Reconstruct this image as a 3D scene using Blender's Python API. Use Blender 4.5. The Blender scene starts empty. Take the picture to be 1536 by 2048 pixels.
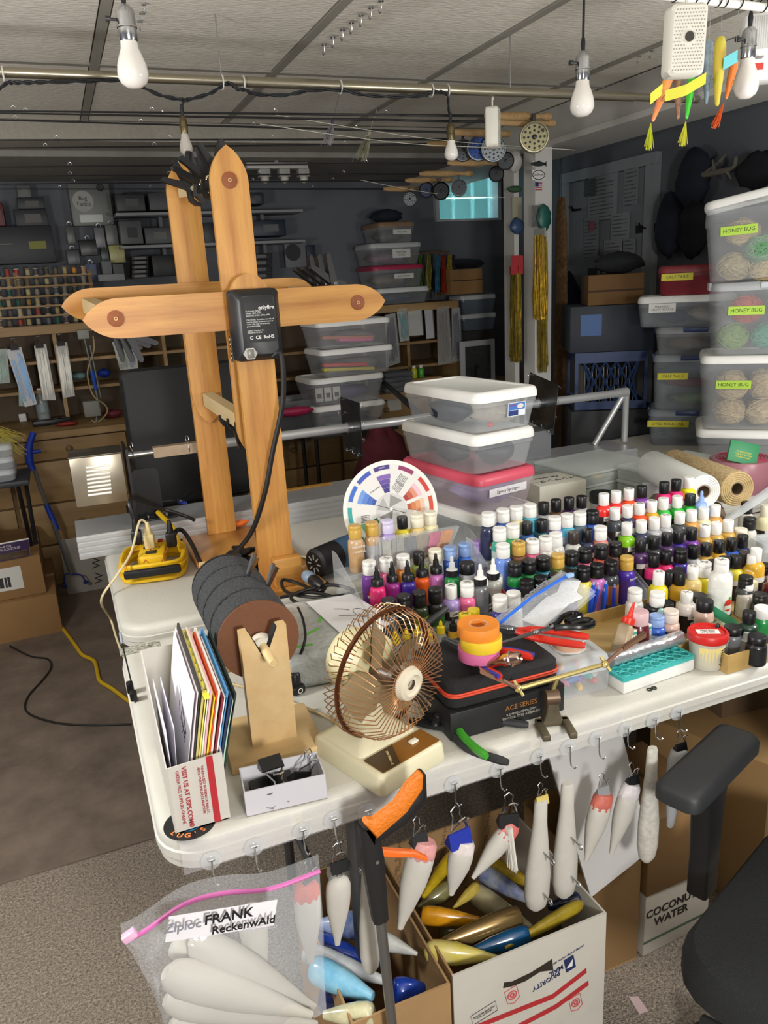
import bpy, bmesh, math, random
from mathutils import Vector as V, Matrix as MX, Euler
random.seed(11)
PI = math.pi
S = bpy.context.scene
COL = S.collection
# ---------------------------------------------------------------- camera
F, CX, CY = 1550.0, 768.0, 1024.0            # focal length in pixels of the 1536x2048 frame
def _ray(p): return V(((p[0]-CX)/F, (p[1]-CY)/F, 1.0))
_x = _ray((4800, 333)).normalized()          # direction of the table's long side
_y = _ray((99, 600)); _y = (_y - _x*_y.dot(_x)).normalized()
_z = _x.cross(_y)
EYE = V((0, 0, 1.53))
cam = bpy.data.cameras.new('camera')
cam.sensor_fit = 'VERTICAL'; cam.sensor_height = 24; cam.lens = F/2048*24
cam.clip_start = 0.02
camo = bpy.data.objects.new('camera', cam); COL.objects.link(camo)
m = MX.Identity(4)
for i, a in enumerate((_x, _y, _z)):
    m[i][0], m[i][1], m[i][2] = a.x, -a.y, -a.z
m.translation = EYE
camo.matrix_world = m
S.camera = camo
# ---------------------------------------------------------------- light
w = bpy.data.worlds.new('world'); S.world = w; w.use_nodes = True
w.node_tree.nodes['Background'].inputs[0].default_value = (0.55, 0.8, 0.85, 1)
w.node_tree.nodes['Background'].inputs[1].default_value = 0.6
S.view_settings.view_transform = 'Standard'; S.view_settings.look = 'None'
S.view_settings.gamma = 1.0; S.view_settings.use_curve_mapping = False
S.view_settings.exposure = 1.08
S.cycles.max_bounces = 10; S.cycles.transparent_max_bounces = 24
def area(name, loc, size, power, col, rot=(0, 0, 0), spread=180):
    l = bpy.data.lights.new(name, 'AREA'); l.shape = 'RECTANGLE'; l.size, l.size_y = size
    l.energy = power; l.color = col; l.spread = math.radians(spread)
    o = bpy.data.objects.new(name, l); COL.objects.link(o); o.location = loc; o.rotation_euler = rot
    return o
# unseen point lights added out of frame to lift the ceiling against the table
def lamp(name, loc, power, col, r=.12):
    l = bpy.data.lights.new(name, 'POINT'); l.energy = power; l.color = col; l.shadow_soft_size = r
    o = bpy.data.objects.new(name, l); COL.objects.link(o); o.location = loc
lamp('unseen_fill', (.3, -.95, 1.42), 62, (1, .985, .955), .16)
lamp('unseen_fill', (1.95, .7, 1.45), 20, (1, .985, .955), .14)
lamp('unseen_fill', (-.8, 1.45, 1.45), 26, (1, .985, .955), .14)
lamp('bench_fill', (-.9, 3.7, 2.0), 2.5, (1, .95, .88), .1)  # unseen weak fill added to brighten the bench and floor at far left
area('window_daylight', (2.72, 5.12, 2.05), (.44, .28), 3, (.6, .95, 1), (-PI/2, 0, 0))
# ---------------------------------------------------------------- helpers
def _dir(px, py):
    r = _ray((px, py)); return V((_x.dot(r), _y.dot(r), _z.dot(r)))
def PZ(px, py, z): d = _dir(px, py); return EYE + d*((z-EYE.z)/d.z)   # world point at height z
def PY(px, py, y): d = _dir(px, py); return EYE + d*((y-EYE.y)/d.y)   # world point at depth y
def PX(px, py, x): d = _dir(px, py); return EYE + d*((x-EYE.x)/d.x)
def lin(h):
    if not isinstance(h, str): return h
    r = []
    for i in (0, 2, 4):
        c = int(h[i:i+2], 16)/255
        r.append(c/12.92 if c <= .04045 else ((c+.055)/1.055)**2.4)
    return tuple(r)+(1,)
_M = {}
def M(col, rough=.5, metal=0, alpha=1, noise=0, nscale=30, bump=0, bscale=200, stretch=None, trans=0, emit=0, col2=None, coat=0, sss=0):
    k = (col, rough, metal, alpha, noise, nscale, bump, bscale, stretch, trans, emit, col2, coat)
    if k in _M: return _M[k]
    mt = bpy.data.materials.new('material_%d' % len(_M)); mt.use_nodes = True
    nt = mt.node_tree; b = nt.nodes['Principled BSDF']; N = nt.nodes.new; L = nt.links.new
    c = lin(col)
    I = b.inputs
    I['Base Color'].default_value = c; I['Roughness'].default_value = rough; I['Metallic'].default_value = metal
    I['Alpha'].default_value = alpha; I['Transmission Weight'].default_value = trans
    if coat: I['Coat Weight'].default_value = coat; I['Coat Roughness'].default_value = .08
    if emit: I['Emission Color'].default_value = c; I['Emission Strength'].default_value = emit
    mp = None
    if noise or bump:
        tc = N('ShaderNodeTexCoord'); mp = N('ShaderNodeMapping'); L(tc.outputs['Object'], mp.inputs[0])
        if stretch: mp.inputs['Scale'].default_value = stretch
    if noise:
        n = N('ShaderNodeTexNoise'); n.inputs['Scale'].default_value = nscale; n.inputs['Detail'].default_value = 6
        n.inputs['Roughness'].default_value = .65
        L(mp.outputs[0], n.inputs[0])
        r = N('ShaderNodeValToRGB'); r.color_ramp.elements[0].position = .3; r.color_ramp.elements[1].position = .7
        d = lin(col2) if col2 else tuple(x*(1-noise) for x in c[:3])+(1,)
        e = c if col2 else tuple(min(1, x*(1+noise*.5)) for x in c[:3])+(1,)
        r.color_ramp.elements[0].color = d; r.color_ramp.elements[1].color = e
        L(n.outputs[0], r.inputs[0]); L(r.outputs[0], I['Base Color'])
    if bump:
        n = N('ShaderNodeTexNoise'); n.inputs['Scale'].default_value = bscale; n.inputs['Detail'].default_value = 4
        L(mp.outputs[0], n.inputs[0])
        bp = N('ShaderNodeBump'); bp.inputs['Strength'].default_value = bump; bp.inputs['Distance'].default_value = .01
        L(n.outputs[0], bp.inputs['Height']); L(bp.outputs[0], I['Normal'])
    _M[k] = mt
    return mt
def wood(col, col2, along='x', scale=14, rough=.45):
    st = {'x': (.07, 1, 1), 'y': (1, .07, 1), 'z': (1, 1, .07)}[along]
    return M(col, rough, noise=1, nscale=scale, col2=col2, stretch=st)
def plastic(col='e8eef0', alpha=.3, rough=.35): return M(col, rough, alpha=alpha)
def R(rx=0, ry=0, rz=0, loc=(0, 0, 0)):
    return MX.Translation(loc) @ Euler((rx, ry, rz)).to_matrix().to_4x4()
def look(p, q):                               # matrix with z from p to q
    p, q = V(p), V(q); return MX.Translation(p) @ (q-p).to_track_quat('Z', 'Y').to_matrix().to_4x4()
class MB:
    def __init__(s): s.v = []; s.f = []
    def add(s, vs, fs, T=None):
        o = len(s.v)
        s.v += [tuple(T @ V(p)) if T else tuple(p) for p in vs]
        s.f += [tuple(o+i for i in f) for f in fs]
        return s
    def box(s, x0, x1, y0, y1, z0, z1, T=None):
        vs = [(x, y, z) for z in (z0, z1) for x, y in ((x0, y0), (x1, y0), (x1, y1), (x0, y1))]
        return s.add(vs, [(3, 2, 1, 0), (4, 5, 6, 7), (0, 1, 5, 4), (1, 2, 6, 5), (2, 3, 7, 6), (3, 0, 4, 7)], T)
    def rbox(s, w, d, h, r=.005, T=None, seg=2):   # bevelled box, base centred at origin
        bm = bmesh.new(); bmesh.ops.create_cube(bm, size=1)
        bmesh.ops.scale(bm, vec=(w, d, h), verts=bm.verts); bmesh.ops.translate(bm, vec=(0, 0, h/2), verts=bm.verts)
        bmesh.ops.bevel(bm, geom=bm.edges[:], offset=min(r, w*.49, d*.49, h*.49), segments=seg, affect='EDGES', profile=.5)
        bm.verts.index_update()
        s.add([v.co.copy() for v in bm.verts], [tuple(v.index for v in f.verts) for f in bm.faces], T); bm.free(); return s
    def prism(s, pts, z0, z1, T=None):
        n = len(pts)
        vs = [(p[0], p[1], z0) for p in pts]+[(p[0], p[1], z1) for p in pts]
        fs = [tuple(range(n-1, -1, -1)), tuple(range(n, 2*n))]+[(i, (i+1) % n, n+(i+1) % n, n+i) for i in range(n)]
        return s.add(vs, fs, T)
    def loft(s, rings, T=None, cap0=True, cap1=True, close=True):
        n = len(rings[0]); vs = [p for r in rings for p in r]; fs = []
        for k in range(len(rings)-1):
            for i in range(n if close else n-1):
                j = (i+1) % n; fs.append((k*n+i, k*n+j, (k+1)*n+j, (k+1)*n+i))
        if cap0: fs.append(tuple(range(n-1, -1, -1)))
        if cap1: fs.append(tuple(range((len(rings)-1)*n, len(rings)*n)))
        return s.add(vs, fs, T)
    def lathe(s, prof, n=20, T=None, sx=1, sy=1, cap=True):
        rings = [[(r*sx*math.cos(2*PI*i/n), r*sy*math.sin(2*PI*i/n), z) for i in range(n)] for r, z in prof]
        return s.loft(rings, T, cap, cap)
    def tube(s, pts, r=.003, n=8, T=None, closed=False):
        pts = [V(p) for p in pts]; rings = []; up = None
        m_ = len(pts)
        for i, p in enumerate(pts):
            a = pts[(i-1) % m_] if (closed or i > 0) else p
            b = pts[(i+1) % m_] if (closed or i < m_-1) else p
            t = (b-a).normalized()
            if up is None: up = t.orthogonal().normalized()
            up = (up - t*up.dot(t)).normalized(); sd = t.cross(up)
            rr = r[i] if isinstance(r, (list, tuple)) else r
            rings.append([p+(up*math.cos(2*PI*k/n)+sd*math.sin(2*PI*k/n))*rr for k in range(n)])
        if closed: rings.append(rings[0])
        return s.loft(rings, T, not closed, not closed)
    def ball(s, c=(0, 0, 0), r=.01, n=12, sz=1, T=None):
        h = n//2
        prof = [(max(1e-5, r*math.sin(PI*k/h)), -r*sz*math.cos(PI*k/h)) for k in range(h+1)]
        return s.lathe(prof, n, (T or MX()) @ MX.Translation(c))
    def ring(s, R0, r, T=None, n=24, k=8, a0=0, a1=2*PI):
        full = abs(a1-a0) > 6.28
        pts = [(R0*math.cos(a0+(a1-a0)*i/n), R0*math.sin(a0+(a1-a0)*i/n), 0) for i in range(n if full else n+1)]
        return s.tube(pts, r, k, T, full)
    def sheet(s, g, T=None, th=0):                  # grid of points
        a, b = len(g), len(g[0]); vs = [p for r in g for p in r]
        fs = [(i*b+j, i*b+j+1, (i+1)*b+j+1, (i+1)*b+j) for i in range(a-1) for j in range(b-1)]
        return s.add(vs, fs, T)
    def mesh(s, name, mat, sharp=40):
        me = bpy.data.meshes.new(name); me.from_pydata(s.v, [], s.f); me.update()
        me.polygons.foreach_set('use_smooth', [True]*len(me.polygons))
        me.set_sharp_from_angle(angle=math.radians(sharp))
        if mat: me.materials.append(mat)
        return me
    def build(s, name, mat, parent=None, T=None, sharp=40):
        return inst(name, s.mesh(name, mat, sharp), parent, None, T)
def inst(name, me, parent=None, mat=None, T=None):
    o = bpy.data.objects.new(name, me); COL.objects.link(o)
    if parent: o.parent = parent
    if T is not None: o.matrix_basis = T if isinstance(T, MX) else MX.Translation(T)
    if mat and len(me.materials):
        o.material_slots[0].link = 'OBJECT'; o.material_slots[0].material = mat
    return o
def tag(o, label, cat=None, group=None):
    o['label'] = label
    if cat: o['category'] = cat
    if group: o['group'] = group
    return o
def thing(name, label, cat, loc=(0, 0, 0), rz=0, group=None, T=None):
    o = bpy.data.objects.new(name, None); COL.objects.link(o); o.empty_display_size = .05
    o.matrix_basis = T if T is not None else R(rz=rz, loc=loc)
    return tag(o, label, cat, group)
def struct(name, mb, mat, label=None, parent=None, T=None):
    o = mb.build(name, mat, parent, T)
    if not parent: o['kind'] = 'structure'
    if label: o['label'] = label
    return o
def text(name, body, size, mat, parent, T, align='CENTER', depth=.0003, bold=False, sx=1):
    cu = bpy.data.curves.new('t', 'FONT'); cu.body = body; cu.size = size; cu.align_x = align; cu.align_y = 'CENTER'
    cu.extrude = depth; cu.resolution_u = 2
    if bold: cu.offset = size*.02
    t = bpy.data.objects.new('t', cu); COL.objects.link(t)
    me = bpy.data.meshes.new_from_object(t)
    bpy.data.objects.remove(t); bpy.data.curves.remove(cu)
    me.name = name; me.materials.clear(); me.materials.append(mat)
    return inst(name, me, parent, None, T @ MX.Diagonal((sx, 1, 1, 1)))
def curve(pts, k=6):                                # smooth path through points
    pts = [V(p) for p in pts]; out = []
    for i in range(len(pts)-1):
        p0 = pts[max(0, i-1)]; p1 = pts[i]; p2 = pts[i+1]; p3 = pts[min(len(pts)-1, i+2)]
        for j in range(k):
            t = j/k
            out.append(.5*((2*p1)+(p2-p0)*t+(2*p0-5*p1+4*p2-p3)*t*t+(3*p1-p0-3*p2+p3)*t**3))
    return out+[pts[-1]]
def rrect(x0, x1, y0, y1, r, n=4):
    out = []
    for cx, cy, a in ((x1-r, y1-r, 0), (x0+r, y1-r, PI/2), (x0+r, y0+r, PI), (x1-r, y0+r, 1.5*PI)):
        for i in range(n+1): out.append((cx+r*math.cos(a+i*PI/2/n), cy+r*math.sin(a+i*PI/2/n)))
    return out
FRONT = R(PI/2)                                      # xy drawing -> facing -y
WHITE = M('e8e6df', .45); BLACK = M('121214', .4); STEEL = M('b9bcc0', .28, 1); CHROME = M('d5d8dc', .12, 1)
CARD = M('9a7a52', .85, noise=.12, nscale=8); TBL = .745
# ================================================================ the room
XL, XR, YF, YB, ZC = -1.9, 3.02, -2.6, 5.0, 2.27
carpet = M('b3a595', .95, noise=.75, nscale=150, bump=1, bscale=300)
struct('floor', MB().box(XL, XR, YF, YB, -.05, 0), carpet, 'brown flecked short pile carpet floor')
wallm = M('62656b', .8, noise=.06, nscale=3)
ZT_ = ZC+.1
struct('wall_back', MB().box(XL, 2.47, YB, YB+.1, 0, ZT_).box(2.97, XR, YB, YB+.1, 0, ZT_).box(2.47, 2.97, YB, YB+.1, 0, 1.89).box(2.47, 2.97, YB, YB+.1, 2.2, ZT_), wallm, 'grey painted back wall around the glass block window')
struct('wall_right', MB().box(XR, XR+.1, YF, YB+.1, 0, ZT_), wallm, 'grey wall with the paper covered door')
struct('wall_left', MB().box(XL-.1, XL, YF, YB+.1, 0, ZT_), wallm, 'plain grey side wall')
struct('wall_front', MB().box(XL, XR, YF-.1, YF, 0, ZT_), wallm, 'plain grey wall behind the viewer')
ce = struct('ceiling', MB().box(XL, XR, YF, YB, ZC+.012, ZC+.1), M('8b857a', .9), 'suspended ceiling of textured tiles with grey grid')
tilem = M('e0dbd0', .95, noise=.1, nscale=40, bump=.45, bscale=70, stretch=(.6, 1.2, 1))
tile = MB().box(-.288, .288, -.593, .593, 0, .012).mesh('tile', tilem)
txs = [.26+.613*k for k in range(-4, 7)]; tys = [3.02-1.22*k for k in range(-2, 5)]
for i in range(len(txs)-1):
    for y in tys:
        x = (txs[i]+txs[i+1])/2
        if x > XR-.1 or y-.61 < YF or y-.61 > YB-.3: continue
        inst('tile', tile, ce, None, R(loc=(x, y-.61, ZC-.002), rz=random.choice((0, PI)))@R(rx=random.uniform(-.003, .003), ry=random.uniform(-.004, .004)))
gm = M('98958c', .5)
for x in txs: MB().box(x-.014, x+.014, YF, YB, ZC-.006, ZC+.012).build('grid_bar', gm, ce)
for y in tys: MB().box(XL, XR, y-.014, y+.014, ZC-.005, ZC+.012).build('grid_bar', gm, ce)
# dropped beam across the room and the boxed soffit running back on the right
struct('trim_1', MB().box(XL, 2.3, 3.9, 4.15, 2.185, ZC-.007), M('a29d92', .9, noise=.1, nscale=40, bump=.5, bscale=60), 'textured dropped beam across the ceiling')
struct('trim_5', MB().box(XL, 2.3, 4.152, 5.0, 2.16, ZC-.007), M('8d8a84', .9, noise=.1, nscale=30), 'lower strip of ceiling beyond the beam')
struct('trim_2', MB().box(2.31, 2.6, 1.2, 5.0, 2.1, ZC-.007).box(2.295, 2.31, 1.2, 5.0, 2.1, 2.125), M('c0bfba', .6), 'white boxed soffit running back above the post')
struct('trim_3', MB().box(2.237, 2.333, 3.42, 3.52, 0, 2.1), M('c9c8c4', .55), 'square white post holding up the soffit')
struct('trim_4', MB().box(2.205, 2.232, 3.56, 3.66, 0, 2.1), M('b9b8b4', .55), 'narrow white board standing behind the post')
# glass block window
win = struct('window_1', MB().box(2.47, 2.495, 4.96, 5.1, 1.89, 2.2).box(2.945, 2.97, 4.96, 5.1, 1.89, 2.2).box(2.495, 2.945, 4.96, 5.1, 1.89, 1.905).box(2.495, 2.945, 4.96, 5.1, 2.185, 2.2), M('a9adb0', .5), 'small glass block basement window glowing teal')
gb = M('7fc4c4', .12, alpha=.72, bump=1, bscale=40, trans=0)
pane = MB().rbox(.146, .05, .136, .012).mesh('pane', gb)
for i in range(3):
    for k in range(2): inst('pane', pane, win, None, MX.Translation((2.571+.149*i, 5.05, 1.907+.139*k)))
# door on the right wall with its casing
DY0, DY1 = 3.52, 4.2
dr = struct('door_1', MB().box(XR-.03, XR-.002, DY0, DY1, 0, 2.03), M('7b7e84', .6), 'flat grey door covered with pinned papers')
dk_ = M('8f9296', .6)
MB().box(XR-.045, XR-.003, DY0-.075, DY0-.003, 0, 2.032).build('casing', dk_, dr); MB().box(XR-.045, XR-.003, DY1+.003, DY1+.075, 0, 2.032).build('casing', dk_, dr); MB().box(XR-.045, XR-.003, DY0-.075, DY1+.075, 2.033, 2.09).build('casing', dk_, dr)
# worn vinyl runner on the carpet left of the table
mt = MB().prism(rrect(-.62, .75, 2.05, 4.3, .01), .0005, .004).build('floor_mat', M('786a5e', .6, noise=.35, nscale=7))
tag(mt, 'worn brown vinyl runner mat on the carpet beside the tables', 'mat')
# ================================================================ folding tables
tw = M('cccac1', .5, noise=.05, nscale=5, bump=.12, bscale=300)
def table(name, label, x0, x1, y0, y1, legs):
    t = thing(name, label, 'table', (0, 0, 0))
    prof = [(.012, .69), (.004, .69), (.004, .704), (0, .706), (0, .719), (.003, .721), (.003, .734), (.006, .74), (.013, TBL), (.03, TBL)]
    rings = [[(x, y, z) for x, y in rrect(x0+i, x1-i, y0+i, y1-i, .075-i, 6)] for i, z in prof]
    MB().loft(rings).build('table_top', tw, t)
    lm = M('6a6c70', .4, .8)
    for x in legs:
        lg = MB().tube(curve([(x, y0+.1, 0), (x, y0+.1, .3), (x, y0+.1, .687)], 2), .0125).tube([(x, y1-.1, 0), (x, y1-.1, .687)], .0125).tube([(x, y0+.1, .25), (x, y1-.1, .25)], .01)
        lg.build('leg', lm, t)
    return t
table('folding_table', 'white plastic folding table nearest the viewer with taped front edge', .02, 2.46, 1.02, 1.785, (.35, 2.2))
table('folding_table', 'white plastic folding table under the wooden lure turner', .03, 1.86, 1.855, 2.615, (.3, 1.6))
table('folding_table', 'white folding table carrying the tall storage bins at right', 1.875, 2.98, 1.9, 2.98, (2.1, 2.8))
# ================================================================ wooden lure turner
pine = lambda a: wood('d09a4e', 'a0662a', a, 26, .42)
pale = wood('d8c39a', 'c2a673', 'y', 12, .6)
FX, FZ, FYY = .44, 1.48, 1.97          # front cross centre
RX_, RYY = .405, 2.44
t = thing('lure_turner', 'varnished pine lure drying turner with two pointed crosses on posts', 'turner', (0, 0, 0))
def arch(L, h):                        # half outline of a plank with gothic ends, along x
    pts = []
    n = 7
    for s in (1, -1):
        arc = [(L-.0+(-.085)*(k/n)**1.0*1.0, h*math.sin(PI/2*(k/n)**.75)) for k in range(n+1)]
        if s == 1: pts += [(x, -y) for x, y in arc[::-1]]+arc[1:]
        else: pts += [(-x, y) for x, y in arc[::-1]]+[(-x, -y) for x, y in arc[1:]]
    return pts
pl = arch(.378, .046)
plug = M('8a4a22', .6, noise=.2, nscale=90)
for (x, y, z, nm) in ((FX, FYY, FZ, 'front'), (RX_, RYY, FZ+.03, 'rear')):
    a = MB().prism(pl, -.009, .009).build('cross_arm', pine('x'), t, MX.Translation((x, y, z)) @ FRONT)
    b = MB().prism(pl, -.009, .009).build('cross_arm', pine('x'), t, MX.Translation((x, y+.0185, z)) @ FRONT @ R(rz=PI/2))
    for k in range(4):
        dx, dz = ((-.305, 0), (.3, 0), (0, .3), (0, -.3))[k]
        c = a if k < 2 else b
        T = MX.Translation((dx, dz, .0095) if k < 2 else (dz, 0, .0095))
        if nm == 'front':
            pg = MB().lathe([(.0001, 0), (.019, 0), (.019, .0015), (.0175, .002), (.0001, .002)], 24).build('plug', plug, c, T)
            MB().lathe([(.0022, .002), (.0045, .0022), (.0045, .0035), (.0022, .0035)], 14, None, 1, 1, False).build('screw', M('c9a06c', .5), pg)
for dx, dz in ((-.305, 0), (.3, 0), (0, .3), (0, -.3)):
    y0, y1 = FYY+(.0285 if dz else .0095), RYY-.01
    p0, p1 = V((FX+dx, y0, FZ+dz)), V((RX_+dx, y1, FZ+.03+dz))
    MB().box(-.017, .017, -.02, .02, 0, (p1-p0).length, look(p0, p1)).build('cross_beam', pale, t)
MB().tube([(FX, FYY-.06, FZ), (RX_, RYY+.06, FZ+.03)], .008).build('axle', STEEL, t)
# uprights, base board, cleat
def post(x, y, z0, z1):
    n = 10; pts = [(-.046, z0), (.046, z0)]+[(.046*math.cos(PI*k/n), z1-.046+.046*math.sin(PI*k/n)) for k in range(n+1)]
    MB().prism(pts, -.0095, .0095).build('upright', pine('y'), t, MX.Translation((x, y, 0)) @ FRONT)
post(.447, 1.928, TBL+.02, 1.565); post(.404, 2.472, TBL+.02, 1.58)
MB().rbox(.29, .63, .019, .003, MX.Translation((.42, 2.185, TBL+.0005))).build('base_board', pine('y'), t)
MB().rbox(.075, .03, .08, .003, MX.Translation((.47, 1.902, TBL+.02))).build('cleat', pine('x'), t)
MB().tube([(RX_, RYY-.012, FZ-.02+.03), (RX_, RYY-.03, FZ+.01)], .008).ring(.012, .004, R(PI/2, 0, 0, (RX_, RYY-.03, FZ+.01)), 16).build('eye_bolt', CHROME, t)
# rotisserie motor on the front upright
mt_ = thing('turner_motor', 'black rotisserie motor box with rocker switch on the wooden upright', 'motor', (.447, 1.917, 1.362))
bk = M('1b1c1f', .42)
rings = [[(x, -d, z) for x, z in rrect(-.058+i, .058-i, 0+i, .168-i, .012)] for d, i in ((0, 0), (.045, .001), (.062, .014), (.064, .016))]
MB().loft(rings).build('housing', bk, mt_)
MB().prism(rrect(-.034, .04, .045, .135, .004), 0, .0015).build('rating_plate', M('141416', .3), mt_, MX.Translation((0, -.0645, 0)) @ FRONT)
wt = M('d8d8d4', .5)
TT = lambda x, z: MX.Translation((x, -.0664, z)) @ FRONT
text('lettering', 'onlyfire', .0125, wt, mt_, TT(.02, .124), bold=True)
text('lettering', 'Rotisserie Motor\nModel: BRK-4103\nInput: AC 120V, 60Hz, 4W', .0052, wt, mt_, TT(-.03, .112), 'LEFT')
text('lettering', 'CAUTION: To reduce the risk of\nelectric shock do not immerse in\nwater. Use only on properly\ngrounded outlet.', .0048, wt, mt_, TT(-.03, .09), 'LEFT')
text('lettering', 'onlyfire Outdoor Inc.\nMADE IN CHINA', .0048, wt, mt_, TT(-.03, .07), 'LEFT')
text('lettering', 'C  CE  RoHS', .011, wt, mt_, TT(.004, .056), bold=True)
sw = MB().prism([(-.017, 0), (-.009, .013), (.009, .013), (.017, 0), (.009, -.013), (-.009, -.013)], 0, .004).build('switch_plate', M('b8b6ae', .4), mt_, MX.Translation((-.028, -.0625, .02)) @ FRONT)
MB().rbox(.016, .02, .008, .002, R(PI/2)).build('rocker', M('77756e', .3), sw, MX.Translation((0, 0, .004)) @ R(-PI/2))
for k in range(5): MB().rbox(.006, .004, .006, .002).build('vent_hole', M('d8b26a', .6), mt_, MX.Translation((-.0605, -.01, .006+.011*k)))
MB().box(-.062, -.0585, -.012, -.001, 0, .06).build('bracket', bk, mt_)
# spring clamps
ck = M('0c0c0e', .5); MSH = {}
def clampmesh(o):
    A = [(-o/2, 0), (-o/2-.009, .012), (-o/2-.01, .032), (-.012, .05), (.022, .118), (.03, .121), (.034, .115), (.01, .05), (-.004, .036), (-o/2+.001, .028)]
    B = [(-x, z) for x, z in A][::-1]
    return [MB().prism(p, -w_, w_).mesh('handle', ck) for p, w_ in ((A, .011), (B, .0085))]
def clamp(label, T, o=.034, grp='spring clamps on the turner', s=1):
    if o not in MSH: MSH[o] = clampmesh(o)
    c = thing('spring_clamp', label, 'clamp', group=grp, T=T @ MX.Scale(s, 4))
    for me in MSH[o]: inst('handle', me, c, None, FRONT)
    if 'pv' not in MSH:
        MSH['pv'] = MB().lathe([(.0055, -.014), (.0065, -.013), (.0065, .013), (.0055, .014)], 12).mesh('pivot', CHROME)
        MSH['sp'] = MB().tube([(.008*math.cos(a*.6), .008*math.sin(a*.6), -.008+.001*a) for a in range(17)], .0012, 5).mesh('spring', CHROME)
        MSH['pd'] = MB().rbox(.003, .02, .014, .001).mesh('pad', M('2a2b2e', .8))
    inst('pivot', MSH['pv'], c, None, MX.Translation((0, 0, .044)) @ FRONT)
    inst('spring', MSH['sp'], c, None, MX.Translation((0, 0, .05)) @ FRONT)
    for sg in (-1, 1): inst('pad', MSH['pd'], c, None, MX.Translation((sg*(o/2-.001), 0, .0)))
    return c
for k, y in enumerate((2.04, 2.1, 2.16)):
    x = FX+.3-.035*(y-FYY)/.47
    clamp(('black spring clamp on the right beam nearest the front cross', 'middle black spring clamp on the right beam of the turner', 'black spring clamp on the right beam farthest from the front cross')[k],
          MX.Translation((x, y, FZ+.0)) @ R(0, -.55, 0) @ MX.Translation((0, 0, .012)) @ R(rz=.15), .04)
for k, (y, ry, rx) in enumerate(((2.07, -.15, .1), (2.13, -.5, -.1), (2.2, -.7, .2), (2.27, -.9, 0))):
    x = FX-.035*(y-FYY)/.47
    clamp('black spring clamp on the top beam, %s from the front cross' % ('first', 'second', 'third', 'fourth')[k], MX.Translation((x, y, FZ+.3)) @ R(rx, ry, .1) @ MX.Translation((0, 0, -.02)), .04)
for k, y in enumerate((2.03, 2.1, 2.18)):
    x = FX-.305-.035*(y-FYY)/.47
    clamp('black spring clamp hanging under the left beam, %s from the front cross' % ('first', 'second', 'third')[k], MX.Translation((x, y, FZ-.003)) @ R(0, 2.4+.1*k, 0) @ MX.Translation((0, 0, -.004)), .04)
for k, y in enumerate((2.09, 2.17, 2.25)):
    x = FX-.035*(y-FYY)/.47
    clamp('black spring clamp under the bottom beam, %s from the front cross' % ('first', 'second', 'third')[k], MX.Translation((x, y, FZ-.29)) @ R(0, 2.6, 0) @ MX.Translation((0, 0, -.005)), .04)
for k, (x, y, z, rz, sp) in enumerate(((.37, 2.2, TBL+.033, .5, 0), (.4, 2.13, TBL+.034, .2, 0), (.385, 2.17, TBL+.056, -.2, 0))):
    clamp('black spring clamp lying on the turner base board, %s of the pile' % ('rear', 'front', 'top')[k], MX.Translation((x, y, z)) @ R(0, PI/2, 0) @ R(PI/2-.2, 0, 0) @ R(0, 0, rz), .008, 'clamps piled on the base board')
# black power cord of the motor
pts = curve([(.475, 1.862, 1.37), PY(563, 712, 1.85), PY(566, 800, 1.86), PY(545, 905, 1.88), PY(530, 985, 1.89), PY(505, 1060, 1.92), PY(470, 1105, 1.98), PZ(430, 1135, TBL+.03), PZ(405, 1130, TBL+.035), PZ(385, 1090, TBL+.07), PZ(366, 1062, TBL+.1), PZ(352, 1062, TBL+.11), PZ(346, 1085, TBL+.07)], 6)
tag(MB().tube(pts, .0065, 8).build('motor_cord', M('0f0f11', .45)), 'thick black cord hanging from the rotisserie motor to the yellow power strip', 'cord')
# ================================================================ yellow power strip with wound cord
yw = M('e9bd18', .45); ps = thing('power_strip', 'yellow power strip wound with its own yellow cord', 'power strip', (.163, 2.27, TBL+.0005), -.18)
for k in range(7):
    a, b, z = .088+.004*math.sin(k*2.1), .105+.004*math.cos(k*1.7), .008+.0068*k
    pp = [(a*math.copysign(abs(math.cos(u))**.55, math.cos(u)), b*math.copysign(abs(math.sin(u))**.6, math.sin(u)), z+.002*math.sin(3*u+k)) for u in [2*PI*i/36 for i in range(36)]]
    MB().tube(pp, .0066, 8, None, True).build('cord_loop', yw, ps)
bd = MB().rbox(.075, .15, .04, .008, MX.Translation((0, 0, .03))).build('strip_body', yw, ps)
MB().rbox(.03, .026, .004, .001, MX.Translation((.0, -.045, .0692))).build('outlet', BLACK, bd)
MB().rbox(.03, .026, .004, .001, MX.Translation((-.01, .005, .0692))).build('outlet', BLACK, bd)
MB().rbox(.014, .02, .006, .002, MX.Translation((.02, .055, .0692))).build('rocker', M('a01818', .35), bd)
text('lettering', 'GFI', .014, M('4a3d10', .6), bd, MX.Translation((.02, -.005, .0703)) @ R(rz=PI/2-.3))
MB().rbox(.155, .02, .024, .006, R(rz=.06, loc=(.005, -.122, .026))).build('cord_cleat', BLACK, ps)
MB().rbox(.12, .022, .02, .006, MX.Translation((.02, .12, .03))).build('cord_cleat', BLACK, ps)
for x in (-.05, .0, .05):
    MB().tube([(x-.02, -.11, .02), (x-.02, -.1, .055), (x, 0, .074), (x+.02, .1, .062), (x+.02, .118, .02)], .0015, 6).build('rubber_band', M('c86a48', .6), ps)
for nm, mt2, x, y, lb in (('plug', BLACK, -.045, .05, 'black'), ('plug', BLACK, .058, -.01, 'black'), ('plug', M('d9c58f', .5), -.005, .0, 'cream')):
    MB().rbox(.03, .03, .045, .006, MX.Translation((x, y, .07))).lathe([(.011, .112), (.008, .135), (.005, .15)], 10, MX.Translation((x, y, 0))).build(nm, mt2, ps)
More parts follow.
